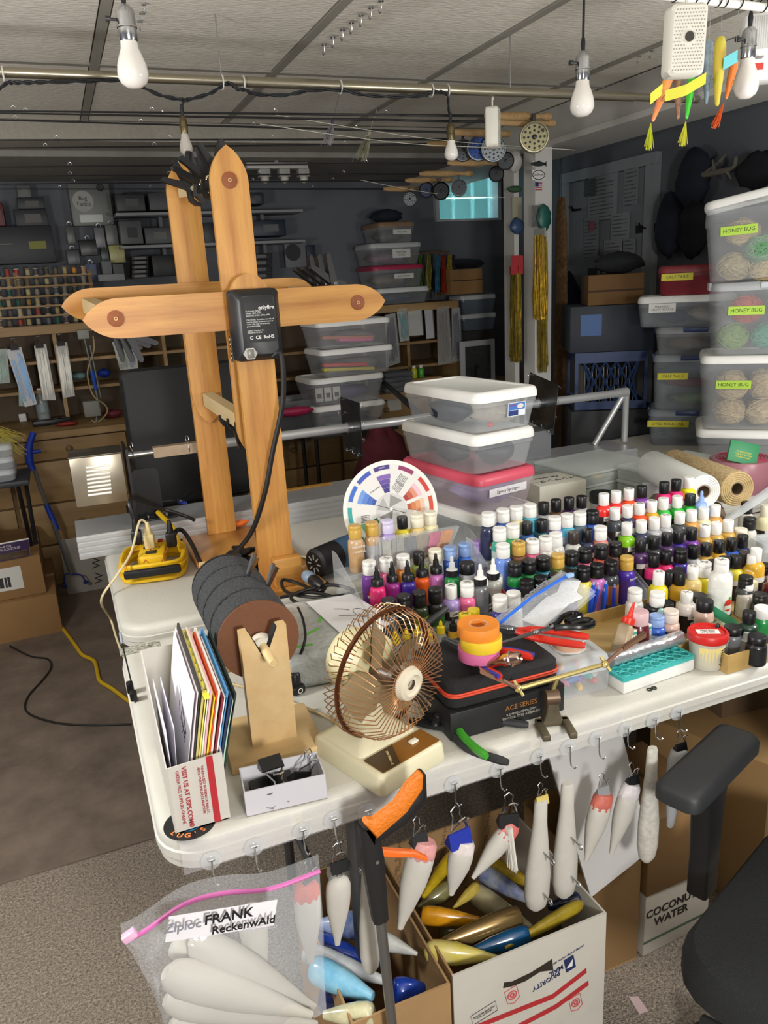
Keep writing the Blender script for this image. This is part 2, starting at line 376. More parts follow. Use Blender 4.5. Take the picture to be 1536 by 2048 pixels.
p0 = ps.matrix_basis @ V((-.045, .05, .145))
tag(MB().tube(curve([p0, p0+V((0, .02, .06)), PY(322, 1017, 2.44), PY(370, 1032, 2.44), PZ(388, 1040, .84)], 8), .006, 8).build('appliance_cord', BLACK), 'short black cord arching from the yellow power strip to the aluminium beam', 'cord')
p0 = ps.matrix_basis @ V((-.005, 0, .145))
tag(MB().tube(curve([p0, p0+V((-.02, -.01, .012)), PZ(262, 1105, TBL+.09), PZ(234, 1150, TBL+.05), (.0, 2.13, TBL-.01), PZ(222, 1240, .62), PZ(238, 1290, .6), (.05, 1.82, .6)], 8), .0034, 8).build('lamp_cord', M('d9cba0', .5)), 'thin cream cord hanging over the left edge of the rear table', 'cord')
pts = [PZ(316, 1025, .845), PZ(345, 1055, .835), PZ(357, 1085, .8), PZ(362, 1100, .79)]
tag(MB().tube(curve(pts, 6), .008, 8).build('extension_cord', yw), 'short length of thick yellow cord leaning on the aluminium beam', 'cord')
# ================================================================ aluminium rig with motor, shaft and hook plates
al = M('c2c4c6', .38, .55, noise=.08, nscale=6); EZ = .82
rg = thing('lure_rig', 'long aluminium drying rig with geared motor box and hook plates', 'rig', (0, 0, 0))
EY0, EY1 = 2.49, 2.69
MB().box(-.04, 2.12, EY0, EY1, .7455, EZ).build('rail', al, rg)
for k in range(4):
    z = .752+.0175*k; MB().box(-.041, 2.121, EY0-.004, EY0, z, z+.01).build('rail_rib', al, rg)
st = M('b3aa98', .3, .85, noise=.1, nscale=12)
bx = thing_box = MB().rbox(.155, .13, .155, .003).build('motor_box', st, rg, R(rx=0, rz=-.03, loc=(.055, 2.585, .905)))
slot = MB().tube([(-.035, 0, 0), (.035, 0, 0)], .0035, 8).mesh('louvre', M('f4f3ee', .3, 0))
for k in range(8): inst('louvre', slot, bx, None, MX.Translation((-.004+.001*k, -.066, .035+.0125*k)))
MB().rbox(.159, .136, .004, .001, MX.Translation((0, 0, .1555))).build('lid', M('6a6459', .35, .8), bx)
bkm = M('17181b', .35)
MB().box(.142, .15, 2.51, 2.67, EZ+.001, 1.07).build('bracket', bkm, rg)
MB().prism(rrect(.152, .24, EZ+.001, .985, .02), -.003, .003).build('bracket', bkm, rg, MX.Translation((0, 2.6, 0)) @ FRONT)
MB().rbox(.13, .05, .006, .002, MX.Translation((.215, 2.565, EZ+.001))).build('bracket_foot', bkm, rg)
for x in (.185, .245): MB().lathe([(.007, 0), (.007, .004), (.004, .007)], 10, MX.Translation((x, 2.565, EZ+.007))).build('bolt', CHROME, rg)
SY, SZ = 2.62, 1.03
MB().tube([(.15, SY, SZ), (.2, SY, SZ)], .012, 12).tube([(.2, SY, SZ), (.235, SY, SZ)], .01, 12).build('coupling', STEEL, rg)
MB().box(.235, .42, SY-.017, SY+.017, SZ-.017, SZ+.017).build('square_tube', M('b59f86', .5, .3, noise=.2, nscale=18), rg)
MB().tube([(.42, SY, SZ), (2.13, SY, SZ)], .0165, 16).build('shaft', al, rg)
for x in (.17, .35): 
    MB().ring(.02, .002, R(0, PI/2, 0, (x, SY, SZ)), 16, 6).ring(.012, .0018, R(0, PI/2, .3, (x, SY, SZ+.03)), 14, 6).build('wire_clip', CHROME, rg)
pm = M('7d8082', .25, .9, noise=.35, nscale=9, col2='3f4142')
def plate(px, py, rot):
    X = PY(px, py, SY).x
    p = MB().prism([(-.1, -.1), (.1, -.1), (.1, .1), (-.1, .1)], -.0015, .0015).build('hook_plate', pm, rg, R(0, 0, 0, (X, SY, SZ)) @ R(rot) @ R(0, PI/2, 0))
    hk = MB().tube([(0, 0, 0), (0, 0, .012), (.004, 0, .016), (.009, 0, .013), (.009, 0, .008)], .0013, 5).mesh('screw_hook', CHROME)
    for k in range(4):
        for u in (-.09, -.035, .03, .085):
            a, b = ((u, .09), (u, -.09), (.09, u), (-.09, u))[k]
            inst('screw_hook', hk, p, None, R(0, PI if (k+int(u*100)) % 2 else 0, u*9, (a, b, 0)))
    MB().lathe([(.02, -.02), (.022, -.018), (.022, .018), (.02, .02)], 16).build('hub', STEEL, p)
plate(703, 858, 0); plate(1083, 815, .16)
MB().tube([(2.13, SY, SZ), (2.15, SY, SZ), (2.16, SY, SZ-.012), (2.16, SY, EZ)], .014, 12).tube([(2.155, SY, SZ), (2.02, SY+.02, EZ)], .012, 10).lathe([(.02, -.025), (.02, .025)], 14, R(0, PI/2, 0, (2.14, SY, SZ))).build('end_stand', al, rg)
MB().box(1.45, 1.75, 2.56, 2.66, EZ+.001, .93).build('tail_block', M('8f9295', .45, .7), rg)
# ================================================================ helpers for boxes
def binbox(name, label, cat, w, d, h, T, lid='f1f1ee', body='dfe5ea', alpha=.3, lab=None, labcol='a8d233', grp=None, taper=.88, lidh=.016, latch=None, labT=None, labtc='1c2a10', labsz=None):
    t = thing(name, label, cat, T=T, group=grp)
    hb = h-lidh
    r0 = min(w, d)*.12
    rings = []
    for k, (z, s, o) in enumerate(((.0, taper-.03, 0), (.004, taper, 0), (hb*.72, taper+(1-taper)*.62, 0), (hb*.74, taper+(1-taper)*.8, 0), (hb, .965, 0))):
        rings.append([(x, y, z) for x, y in rrect(-w/2*s, w/2*s, -d/2*s, d/2*s, r0)])
    MB().loft(rings, None, True, False).build('tub', plastic(body, alpha), t)
    if lid:
        lr = []
        for z, i in ((hb-.012, .003), (hb-.013, 0), (hb, 0), (hb+lidh*.7, .004), (hb+lidh, .012), (hb+lidh, .022), (hb+lidh-.004, .026)):
            lr.append([(x, y, z) for x, y in rrect(-w/2+i, w/2-i, -d/2+i, d/2-i, r0+.004-min(i, r0*.5))])
        la = alpha if lid == 'same' else 1
        MB().loft(lr, None, False, True).build('lid', plastic(body, .5) if lid == 'same' else M(lid, .4), t)
    if latch:
        for sx in (-1, 1):
            MB().rbox(.012, d*.34, .03, .004, MX.Translation((sx*(w/2+.001), 0, hb-.014))).build('latch', M(latch, .4), t)
        MB().rbox(w*.3, .012, .022, .004, MX.Translation((0, -d/2-.001, hb-.008))).build('latch', M(latch, .4), t)
    if lab:
        lw = max(.04, .0085*max(len(s) for s in lab.split('\n'))*(labsz or 1)+.008); lh = .021*(1+lab.count('\n')*.8)*(labsz or 1)
        LT = labT if labT is not None else MX.Translation((-w*.1, -d/2*(taper+(1-taper)*.5)-.003, h*.55)) @ R(PI/2+.04)
        l = MB().box(-lw/2, lw/2, -lh/2, lh/2, 0, .0006).build('label', M(labcol, .5), t, LT)
        text('lettering', lab, .0125*(labsz or 1), M(labtc, .6), l, MX.Translation((0, 0, .0008)))
    return t
def skein(name, label, col, col2, loc, r, sx=1.3, sz=.8, rz=0, grp=None):
    mb = MB(); n = 9
    rnd = random.Random(hash(label) & 255)
    mb.ball((0, 0, 0), r*.93, 12)
    for k in range(26):
        q = Euler((rnd.uniform(-1.2, 1.2), rnd.uniform(-.5, .5), rnd.uniform(0, 3))).to_matrix().to_4x4()
        mb.ring(r*rnd.uniform(.92, 1.0), r*.05, q @ MX.Translation((0, 0, rnd.uniform(-.25, .25)*r)), 18, 5)
    o = mb.build(name, M(col, .9, noise=1, nscale=60, col2=col2), None, R(rz=rz, loc=loc) @ MX.Diagonal((sx, 1, sz, 1)))
    return tag(o, label, 'yarn', grp)
def lump(name, label, cat, col, loc, size, grp=None, rough=.5, rz=0, seed=0, alpha=1):
    mb = MB(); rnd = random.Random(seed+len(label)); n = 14; m_ = 8; g = []
    for i in range(m_+1):
        th = PI*i/m_
        g.append([(math.sin(th)*math.cos(2*PI*j/n)*(1+.22*rnd.uniform(-1, 1)*math.sin(th)), math.sin(th)*math.sin(2*PI*j/n)*(1+.2*rnd.uniform(-1, 1)*math.sin(th)), math.cos(th)*(1+.12*rnd.uniform(-1, 1))) for j in range(n)])
    mb.loft([[(x*size[0]/2, y*size[1]/2, z*size[2]/2) for x, y, z in r] for r in g])
    return tag(mb.build(name, M(col, rough, alpha=alpha, noise=.25, nscale=25), None, R(rz=rz, loc=(loc[0], loc[1], loc[2]+size[2]/2)), 70), label, cat, grp)
maple = wood('d9bf92', 'c3a06b', 'z', 9, .5); maplex = wood('d6bb8c', 'bf9c66', 'x', 9, .5)
# ================================================================ foam drum resting in two notched stands
dz = .942
for k, (y, lb) in enumerate(((1.2, 'front notched maple stand carrying the grey foam drum'), (1.575, 'rear notched maple stand half hidden behind the foam drum'))):
    s = thing('drum_stand', lb, 'stand', (.243, y, TBL+.0005), 0, 'stands of the foam drum')
    MB().rbox(.162, .155, .018, .002, R(rz=-.06)).build('base', maplex, s, (0, .025, 0))
    o = [(-.04, .018), (.04, .018), (.04, .236), (.024, .236), (.002, .186), (-.006, .186), (-.026, .236), (-.04, .236)]
    MB().prism(o, -.01, .01).build('upright', maple, s, FRONT)
    for sg in (-1, 1): MB().box(-.002, .002, -.0095, .0095, 0, .05, R(0, sg*.42, 0, (-.002+sg*.005, 0, .19))).build('felt_strip', M('1d1d20', .95), s)
t = thing('foam_drum', 'charcoal foam roller drum with brown hardboard end on wooden stand', 'drum', (.243, 1.235, dz))
DR = R(-PI/2, 0, 0)
fm = M('47494c', .95, noise=.5, nscale=220, bump=.8, bscale=260)
for k in range(4):
    y0 = .006+.068*k
    MB().lathe([(.02, y0), (.066, y0), (.0715, y0+.004), (.0715, y0+.06), (.066, y0+.0665), (.02, y0+.0665)], 40, DR).build('foam_ring', fm, t)
MB().lathe([(.005, 0), (.0725, 0), (.0725, .0055), (.005, .0055)], 48, DR).build('end_disc', M('6e4327', .6, noise=.15, nscale=150), t)
MB().lathe([(.005, .279), (.07, .279), (.07, .284), (.005, .284)], 48, DR).build('end_disc', M('2b2b2d', .5), t)
MB().lathe([(.0001, -.1), (.0065, -.1), (.008, -.098), (.008, .33), (.0001, .33)], 14, DR).build('axle_dowel', wood('e0c998', 'c9ab74', 'z', 12), t)
MB().lathe([(.008, -.032), (.017, -.032), (.019, -.028), (.019, -.012), (.017, -.01), (.008, -.01)], 18, DR).build('collar', M('d8d2c2', .5), t)
MB().lathe([(.008, .29), (.05, .288), (.054, .3), (.05, .312), (.03, .318)], 28, DR).build('pulley', M('222326', .35), t)
for k, (x, y, z, a) in enumerate(((.262, 1.375, dz+.068, .5), (.292, 1.345, dz+.052, .45))):
    c = thing('alligator_clip', 'small silver alligator clip pinned in the foam drum, %s one' % ('upper', 'lower')[k], 'clip', T=R(.1, a, .3, (x, y, z)), group='alligator clips on the drum')
    MB().loft([[(s*.004, w_, z_) for s, w_ in ((-1, -.003), (1, -.003), (1, .003), (-1, .003))] for z_ in (0, .02, .04)]).build('jaw', CHROME, c, R(0, .12, 0))
    MB().loft([[(s*.003, w_, z_) for s, w_ in ((-1, -.003), (1, -.003), (1, .003), (-1, .003))] for z_ in (0, .02, .045)]).build('jaw', STEEL, c, R(0, -.12, 0))
# ================================================================ magazine box with folders
t = thing('file_box', 'white cut-down postal carton holding papers at the table corner', 'box', (.09, 1.047, TBL+.0005), 0)
wc = M('c9c5bd', .7, noise=.04, nscale=20)
W_, D_ = .08, .24
MB().box(-W_/2, W_/2, 0, D_, 0, .002).build('bottom', wc, t)
MB().prism([(-W_/2, 0), (W_/2, 0), (W_/2, .118), (-W_/2, .114)], -.002, 0).build('front_panel', wc, t, FRONT)
MB().prism([(-W_/2, 0), (W_/2, 0), (W_/2, .2), (-W_/2, .2)], -.002, 0).build('back_panel', wc, t, MX.Translation((0, D_, 0)) @ FRONT)
for sg in (-1, 1):
    MB().prism([(0.001, 0), (D_, 0), (D_, .2), (.05, .135), (.001, .114)], -.001, .001).build('side_panel', wc, t, MX.Translation((sg*(W_/2+.001), 0, 0)) @ R(PI/2, 0, PI/2))
MB().box(.017, .027, -.0006, -.0002, .001, .117).build('red_stripe', M('b0202a', .6), t)
rd = M('a8323a', .6)
VT = lambda x, z: MX.Translation((x, -.0008, z)) @ R(PI/2, PI/2, 0)
text('lettering', 'VISIT US AT USPS.COM®', .0098, rd, t, VT(-.017, .058), bold=True)
text('lettering', 'ORDER FREE SUPPLIES ONLINE', .0068, rd, t, VT(-.027, .06))
text('lettering', 'WHEN USED INTERNATIONALLY,\nAFFIX CUSTOMS DECLARATION.', .0056, rd, t, VT(.007, .062))
sheets = [('e9e6f0', 'white envelope'), ('dfddea', 'second white envelope'), ('f2f0f4', 'white page with handwriting'), ('eadfe6', 'pale pink folder'), ('3a3634', 'dark card folder'), ('cfc27a', 'olive folder'), ('efe06a', 'folder with yellow tabs'), ('f3ecd2', 'cream folder'), ('e8b7c0', 'pink folder'), ('f2cf2e', 'bright yellow folder'), ('d9542c', 'orange folder'), ('e9e4da', 'ivory folder'), ('8c3038', 'dark red folder'), ('f1f1f3', 'white folder'), ('4f8fc4', 'blue folder'), ('27345a', 'navy folder'), ('a9c9b4', 'pale green folder'), ('24302c', 'black folder')]
n = len(sheets)
for i, (c, lb) in enumerate(sheets):
    f = max(0, i-2)/(n-3)
    xb = .048+.004*i if i < 2 else .06+.052*f
    xt = .05+.012*i if i < 2 else .098+.058*f
    th_ = .0008 if i < 3 else .0034
    ht = .165 if i < 2 else .218-.028*f+.007*math.sin(i*1.9); L = .14 if i < 2 else .2+.008*math.sin(i*2.3)
    y0 = 1.062; xb += .007; xt += .007
    g = []
    for a in range(5):
        u = a/4
        g.append([(xb+(xt-xb)*u**1.25, y0+L*v/4, TBL+.004+ht*u*(1+.1*v/4)) for v in range(5)])
    m1 = MB().sheet(g); g2 = [[(p[0]+th_, p[1], p[2]) for p in r] for r in g]; m1.sheet([r[::-1] for r in g2])
    m1.sheet([g[4], g2[4]]); m1.sheet([[r[0] for r in g2], [r[0] for r in g]]); m1.sheet([[r[4] for r in g], [r[4] for r in g2]])
    o = m1.build('folder' if 'folder' in lb else 'paper', M(c, .8))
    tag(o, lb+' standing in the postal carton', 'folder' if 'folder' in lb else 'paper', 'papers in the postal carton')
    if 'handwriting' in lb:
        dn = V((xt-xb, 0, ht)).normalized(); nn = V((-dn.z, 0, dn.x))
        T = MX(((0, dn.x, nn.x, 0), (-1, dn.y, nn.y, 0), (0, dn.z, nn.z, 0), (0, 0, 0, 1)))
        q = V((xb+(xt-xb)*.62, 1.13, TBL+.004+ht*.6*1.05))+nn*.003
        text('handwriting', 'R. Smyth', .022, M('2a2a2e', .7), o, MX.Translation(q) @ T @ R(rz=-.35))
        MB().box(-.045, .045, -.0012, .0012, 0, .0004).build('pen_stroke', M('3a3a40', .7), o, MX.Translation(q+dn*.02) @ T @ R(rz=-.5))
    if 'tabs' in lb:
        for k in range(7): MB().box(-.004, .005, -.009, .009, 0, .001, R(.3, .2*k, .1, (xt, 1.06+.026*k, TBL+.005+ht*(1+.1*(.1+.13*k))))).build('index_tab', M('f4ee4a', .6), o)
# pale blue round mirror on thin rods clipped to the table's end
t = thing('clip_rod', 'thin black rod with plastic tip clamped to the table end', 'rod', PZ(262, 1385, TBL+.001))
b0 = V((0, 0, 0)); 
MB().rbox(.014, .02, .024, .004).build('clamp_block', BLACK, t); MB().rbox(.014, .02, .02, .004, MX.Translation((.003, -.035, 0))).build('clamp_block', BLACK, t)
MB().tube([(.004, 0, .02), (.0, .09, .075)], .0016, 6).build('rod', BLACK, t); MB().rbox(.006, .012, .03, .003, R(-.9, 0, 0, (0, .088, .07))).build('tip', M('9aa2ac', .4), t)
# black and white patterned strip on the table's back edge
tag(MB().box(.02, .11, 1.72, 1.76, TBL+.0003, TBL+.0015).build('patterned_strip', M('d8d8c8', .6, noise=1, nscale=160, col2='1a1d1a')), 'black and white patterned tape strip on the near table by the files', 'tape')
# round sticker at the table corner
t = thing('round_sticker', 'round black sticker with orange letters and blue centre at table corner', 'sticker', (.068, 1.078, TBL+.0003), -.3)
t.matrix_basis = R(rz=.1, loc=(.072, 1.064, TBL+.0003)) @ MX.Scale(.95, 4)
MB().lathe([(.0001, 0), (.042, 0), (.042, .0004), (.0001, .0004)], 40).build('disc', M('141416', .4), t)
MB().lathe([(.0001, 0), (.021, 0), (.021, .0002), (.0001, .0002)], 32, MX.Translation((0, 0, .0004))).build('centre', M('2f8fc8', .4, noise=.5, nscale=70), t)
for k, ch in enumerate("LUG'S"):
    a = 3.5+.42*k
    text('letter', ch, .014, M('f08a4a', .5), t, R(rz=a+PI/2, loc=(.031*math.cos(a), .031*math.sin(a), .0006)), bold=True)
# ================================================================ open white box of binder clips
t = thing('clip_box', 'small open white card box holding black binder clips', 'box', (.222, 1.062, TBL+.0005), -.1)
for x0, x1, y0, y1 in ((-.064, .064, -.032, -.03), (-.064, .064, .03, .032), (-.064, -.062, -.03, .03), (.062, .064, -.03, .03)):
    MB().box(x0, x1, y0, y1, 0, .045 if y0 < 0.02 else .047).build('side', M('c9c8ce', .6), t)
MB().box(-.064, .064, -.032, .032, 0, .0015).build('bottom', M('b9b2a6', .7), t)
def bclip(label, T, s=1, col='141517', grp='binder clips', open_=.35, wire=True):
    c = thing('binder_clip', label, 'binder clip', T=T @ MX.Scale(s, 4), group=grp)
    if 'bc' not in MSH:
        MSH['bc'] = MB().prism([(-.009, 0), (.009, 0), (.001, .02), (-.001, .02)], -.016, .016).mesh('spring_body', BLACK)
        w_ = [(-.011, 0, 0), (-.011, 0, .006), (-.005, 0, .02), (-.007, 0, .028), (0, 0, .033), (.007, 0, .028), (.005, 0, .02), (.011, 0, .006), (.011, 0, 0)]
        MSH['bw'] = MB().tube(w_, .0011, 5).mesh('wire_handle', CHROME)
    inst('spring_body', MSH['bc'], c, M(col, .35), R(PI/2, 0, PI/2) @ MX.Translation((0, -.02, 0)))
    for sg in (-1, 1): inst('wire_handle', MSH['bw'], c, None, R(sg*open_, 0, 0))
    return c
for k, (x, y, z, e) in enumerate(((-.03, .0, .018, (1.5, 0, .1)), (.0, .004, .02, (1.45, .1, 0)), (.036, .012, .028, (.3, .5, .4)), (-.012, .004, .05, (1.57, 0, .05)))):
    p = t.matrix_basis @ V((x, y, z))
    bclip(('black binder clip lying at the left of the white clip box', 'black binder clip in the middle of the white clip box', 'black binder clip standing tilted at the right of the white clip box', 'black binder clip on top with its silver handles spread')[k], R(*e, p), 1.15, grp='binder clips in the white box')
# ================================================================ desk fan
th = .33; c0 = V((.36, .981, TBL+.0005)); cr = V((math.cos(th), math.sin(th), 0)); cd = V((-math.sin(th), math.cos(th), 0))
t = thing('desk_fan', 'cream desk fan with copper wire cage and brown control panel', 'fan', T=R(rz=th, loc=c0+cr*.075+cd*.092))
cm = M('d9d3b4', .4); br = M('8a5a38', .28, .85); 
rings = [[(x, y, z) for x, y in rrect(-.075+i, .075-i, -.09+j, .095-j, .012)] for i, j, z in ((.001, .001, 0), (0, 0, .004), (.002, .002, .03), (.006, .006, .035), (.012, .012, .036))]
fb = MB().loft(rings).build('base', cm, t)
MB().loft([[(x, y, z) for x, y in rrect(-.066+i, .066-i, -.03+j, .088-i, .01)] for i, j, z in ((0, 0, .034), (.03, .03, .06), (.045, .04, .068))]).build('hump', cm, t)
pn = MB().prism(rrect(-.062, .066, -.082, -.034, .003), 0, .0015).build('control_panel', M('96662a', .25, .3), t, (0, 0, .0362))
MB().prism([(-.062, -.082), (-.025, -.082), (.0, -.034), (-.062, -.034)], 0, .0006).build('dark_inlay', M('4a3a26', .3), pn, (0, 0, .0016))
text('lettering', '8" CHINA FAN', .006, M('d8c890', .5), pn, MX.Translation((-.028, -.06, .0026)) @ R(rz=1.1))
MB().rbox(.016, .01, .004, .001).build('switch', M('e8e4d4', .4), pn, (.03, -.055, .0016))
HT = R(.06, 0, 0, (.022, .0, .152)) @ R(0, 0, .1) @ R(PI/2, 0, 0)        # local z of head = fan facing direction (-y, tilted up)
MB().loft([[(x, y, z) for x, y in rrect(-.03+i, .03-i, .01+i*.5, .065-i, .01)] for i, z in ((0, .06), (.006, .1), (.01, .13))]).build('neck', cm, t)
MB().lathe([(.0001, -.105), (.03, -.103), (.05, -.092), (.058, -.07), (.058, -.03), (.05, -.022), (.0001, -.022)], 32, HT).build('motor_housing', M('ded8ae', .4), t)
RR = .112
rim = MB().ring(RR, .0042, HT, 64, 8).build('cage_rim', M('6b3f26', .25, .8), t)
fc, rc = MB(), MB()
for k in range(52):
    a = 2*PI*k/52; ca, sa = math.cos(a), math.sin(a); a2 = a+.1; cb, sb = math.cos(a2), math.sin(a2)
    fc.tube([(.026*ca, .026*sa, .052), (.034*ca, .034*sa, .05), (.042*cb, .042*sb, .055), (.088*cb, .088*sb, .055), (.106*ca, .106*sa, .032), (RR*ca, RR*sa, .003)], .00095, 4, HT)
    rc.tube([(.052*cb, .052*sb, -.028), (.095*cb, .095*sb, -.04), (.113*ca, .113*sa, -.03), (.116*ca, .116*sa, -.012), (RR*ca, RR*sa, -.001)], .00095, 4, HT)
fc.build('front_cage', M('c8946a', .3, .75), t); rc.build('rear_cage', M('a8845e', .3, .7), t)
MB().lathe([(.009, .05), (.028, .048), (.03, .052), (.027, .061), (.019, .064), (.016, .06), (.009, .06)], 32, HT, 1, 1, False).build('cage_badge', M('d6cdb8', .4), t)
hub = MB().lathe([(.0001, -.015), (.02, -.015), (.02, .02), (.014, .026), (.0001, .026)], 20, HT).build('hub', M('5c4a38', .35), t)
for k in range(4):
    a0 = k*PI/2+.3; g = []
    for i in range(6):
        r = .018+.076*i/5; hw = .28+.42*math.sin(PI*min(1, i/4.2))*.9
        g.append([(r*math.cos(a0+hw*u), r*math.sin(a0+hw*u), .016*u*(.4+i/6)) for u in (-1, -.5, 0, .5, 1)])
    mb = MB().sheet(g, HT); mb.sheet([[(p[0], p[1], p[2]-.0018) for p in r][::-1] for r in g], HT)
    mb.build('blade', M('8f7c5c', .3), t)
# ================================================================ airbrush case on its carton
t = thing('airbrush_carton', 'flat black carton with copper lettering under the zip case', 'box', (.648, 1.158, TBL+.0005), -.015)
MB().rbox(.235, .175, .055, .002).build('carton_body', M('19191b', .5), t)
text('lettering', 'ACE SERIES', .0135, M('c98a4c', .4, .5), t, MX.Translation((.025, -.0879, .036)) @ FRONT)
text('lettering', '0.2MM/0.3MM/0.5MM\nTRIGGER TYPE AIRBRUSH', .007, M('a8a49a', .5), t, MX.Translation((.025, -.0879, .019)) @ FRONT)
text('lettering', 'Master Airbrush', .011, M('c8c8c8', .5), t, MX.Translation((-.1179, .03, .03)) @ R(PI/2, 0, -PI/2))
t = thing('zip_case', 'black fabric zip case with orange zipper lying on the black carton', 'case', (.648, 1.162, TBL+.056), -.015)
cf = M('1c1c1e', .8, noise=.3, nscale=60, bump=.3, bscale=400)
MB().loft([[(x, y, z) for x, y in rrect(-.115+i, .115-i, -.085+i, .085-i, .022)] for i, z in ((.004, 0), (0, .004), (0, .022))]).build('case_bottom', cf, t)
MB().loft([[(x, y, z) for x, y in rrect(-.115+i, .115-i, -.085+i, .085-i, .022)] for i, z in ((0, .031), (.001, .043), (.008, .05), (.016, .051), (.022, .047), (.06, .0475))]).build('case_lid', cf, t)
for z in (.024, .0285): MB().tube([(x, y, z) for x, y in rrect(-.1155, .1155, -.0855, .0855, .022, 5)], .0022, 6, None, True).build('zipper', M('d9482a', .55), t)
CZ = TBL+.056+.052
# tape rolls
for k, (c, lb) in enumerate((('d06a9a', 'pink'), ('e6c42c', 'yellow'), ('e88a2e', 'orange'))):
    p = PZ(958, 1330, CZ); z = CZ+.0165+.0222*k
    o = MB().lathe([(.0165, 0), (.037, 0), (.0375, .001), (.0375, .021), (.037, .022), (.0165, .022)], 44, None, 1, 1, False).lathe([(.0165, 0), (.0165, .022)], 44, None, 1, 1, False)
    tt = thing('tape_roll', '%s roll of flagging tape in the stack of three on the zip case' % lb, 'tape', (p.x+.003*(k % 2), p.y-.004*(k % 2), z), .2*k, 'stacked tape rolls')
    o.build('tape', M(c, .55), tt); MB().lathe([(.0145, .0005), (.0166, .0005), (.0166, .0215), (.0145, .0215)], 28, None, 1, 1, False).build('core', M('b9b6ae', .7), tt)
# pliers
def pliers(name, label, T, c1, c2, L=.15, spread=.16, head=STEEL, hl=.05, stripe=None):
    t = thing(name, label, 'pliers', T=T)
    for sg in (-1, 1):
        MB().prism([(0, sg*.001), (hl, sg*.001), (hl, sg*.004), (hl*.3, sg*.009), (0, sg*.009), (-.02, sg*.006), (-.02, 0)], -.004, .004).build('jaw', head, t)
        pts = [(-.015, sg*.004, 0), (-.035, sg*.012, 0), (-.06, sg*(.016+spread*.05), 0), (-.09, sg*(.016+spread*.1), 0), (-L, sg*(.012+spread*.14), 0)]
        MB().tube(curve(pts, 4), [.0055]*4+[.0075]*11+[.0075, .0055], 8).build('handle', c1 if sg < 0 else c2, t)
        if stripe: MB().tube(curve([(p[0], p[1]+sg*.0045, .003) for p in pts[1:]], 4), .0045, 6).build('grip_inlay', stripe, t)
    MB().lathe([(.007, -.006), (.007, .006)], 14).build('rivet', STEEL, t)
    return t
rdp = M('cf2f1f', .35); blp = M('37409a', .5)
p = PZ(925, 1305, CZ)
pliers('pliers', 'pliers with red and blue handles half under the tape rolls', R(0, .0, 1.95, (p.x+.005, p.y+.008, CZ+.0075)), rdp, rdp, .125, .25, stripe=blp)
p = PZ(1030, 1275, CZ)
pliers('long_pliers', 'pliers with long glossy red handles lying across the zip case', R(0, -.02, 2.32, (p.x-.0, p.y+.02, CZ+.009)), rdp, rdp, .15, .05)
p = PZ(875, 1450, TBL)
gr = M('3f9a2c', .4); dk = M('2e3032', .6)
pliers('wire_cutters', 'small wire cutters with bright green handles on the near table', R(0, 0, 2.35, (p.x+.0, p.y-.005, TBL+.018)), gr, gr, .115, .55, BLACK, .03)
pliers('dark_pliers', 'long dark grey handled pliers beneath the green cutters', R(0, 0, 2.3, (p.x-.01, p.y-.012, TBL+.0085)), dk, dk, .155, .35, M('3a3c3e', .4, .7), .05)
p = PZ(1020, 1375, CZ-.02)
t = thing('chrome_nozzle', 'short chrome airbrush tube resting on the zip case edge', 'tool', T=R(1.2, 0, .75, (p.x-.025, p.y+.035, CZ+.016)))
MB().lathe([(.0001, 0), (.009, 0), (.0095, .03), (.0115, .034), (.0115, .06), (.009, .064), (.0001, .06)], 18).build('tube', M('c9a89a', .15, 1), t); MB().ring(.0125, .002, MX.Translation((0, 0, .046)), 18, 6).build('clamp_ring', CHROME, t)
# scissors
p = PZ(1118, 1262, CZ+.02)
t = thing('scissors', 'open black handled scissors lying over the zip case', 'scissors', T=R(0, .0, .06, (p.x-.045, p.y+.01, CZ+.024)))
for sg in (-1, 1):
    MB().prism([(-.1, 0), (0, .005), (.045, .004), (.045, -.004), (0, -.006), (-.05, -.005)], -.0008, .0008).build('blade', STEEL, t, R(0, 0, sg*.03, (0, 0, sg*.001)))
    L_ = [(.04, sg*.004, 0), (.06, sg*.012, 0), (.085, sg*.028, 0), (.11, sg*.03, 0), (.118, sg*.016, 0), (.105, sg*.006, 0), (.075, sg*.005, 0)]
    MB().tube(curve(L_, 4), .0065, 8).build('handle', M('0e0e10', .2), t)
MB().lathe([(.006, 0), (.006, .003), (.003, .005)], 14).build('pivot_screw', CHROME, t)
# ================================================================ clear box of colour tips with a spool on top
t = binbox('tip_box', 'clear plastic box of coloured tips beside the black carton', 'box', .118, .1, .078, R(rz=-.1, loc=(.835, 1.145, TBL+.0005)), lid='same', alpha=.28, taper=.97, lidh=.02)
cols = ['3f8f4a', 'd07a9a', '3a70b8', 'e0b040', '8a5ab0', '40a8a0', 'd05a4a', 'c9c9c9']
rr_ = random.Random(3)
for k in range(16):
    bk_ = k >= 8
    q = R(rr_.uniform(1.2, 1.57), 0, rr_.uniform(0, 6), (.793+.0118*(k % 8)+rr_.uniform(-.002, .002), 1.118+(.05 if bk_ else 0)+rr_.uniform(-.006, .012), TBL+.012+.006*(k % 3)))
    o = MB().lathe([(.0045, -.012), (.0062, -.009), (.0062, .009), (.0045, .012)], 10, None, 1, 1, True).build('nail_tip', M(cols[k % 8], .4), None, q)
    tag(o, 'small %s plastic tip at the %s of the clear tip box' % (('green', 'pink', 'blue', 'yellow', 'purple', 'teal', 'red', 'white')[k % 8], 'back' if bk_ else 'front'), 'tip', 'tips in the clear box')
t = thing('line_spool', 'white spool of fine copper line on the clear tip box', 'spool', (.83, 1.15, TBL+.0795))
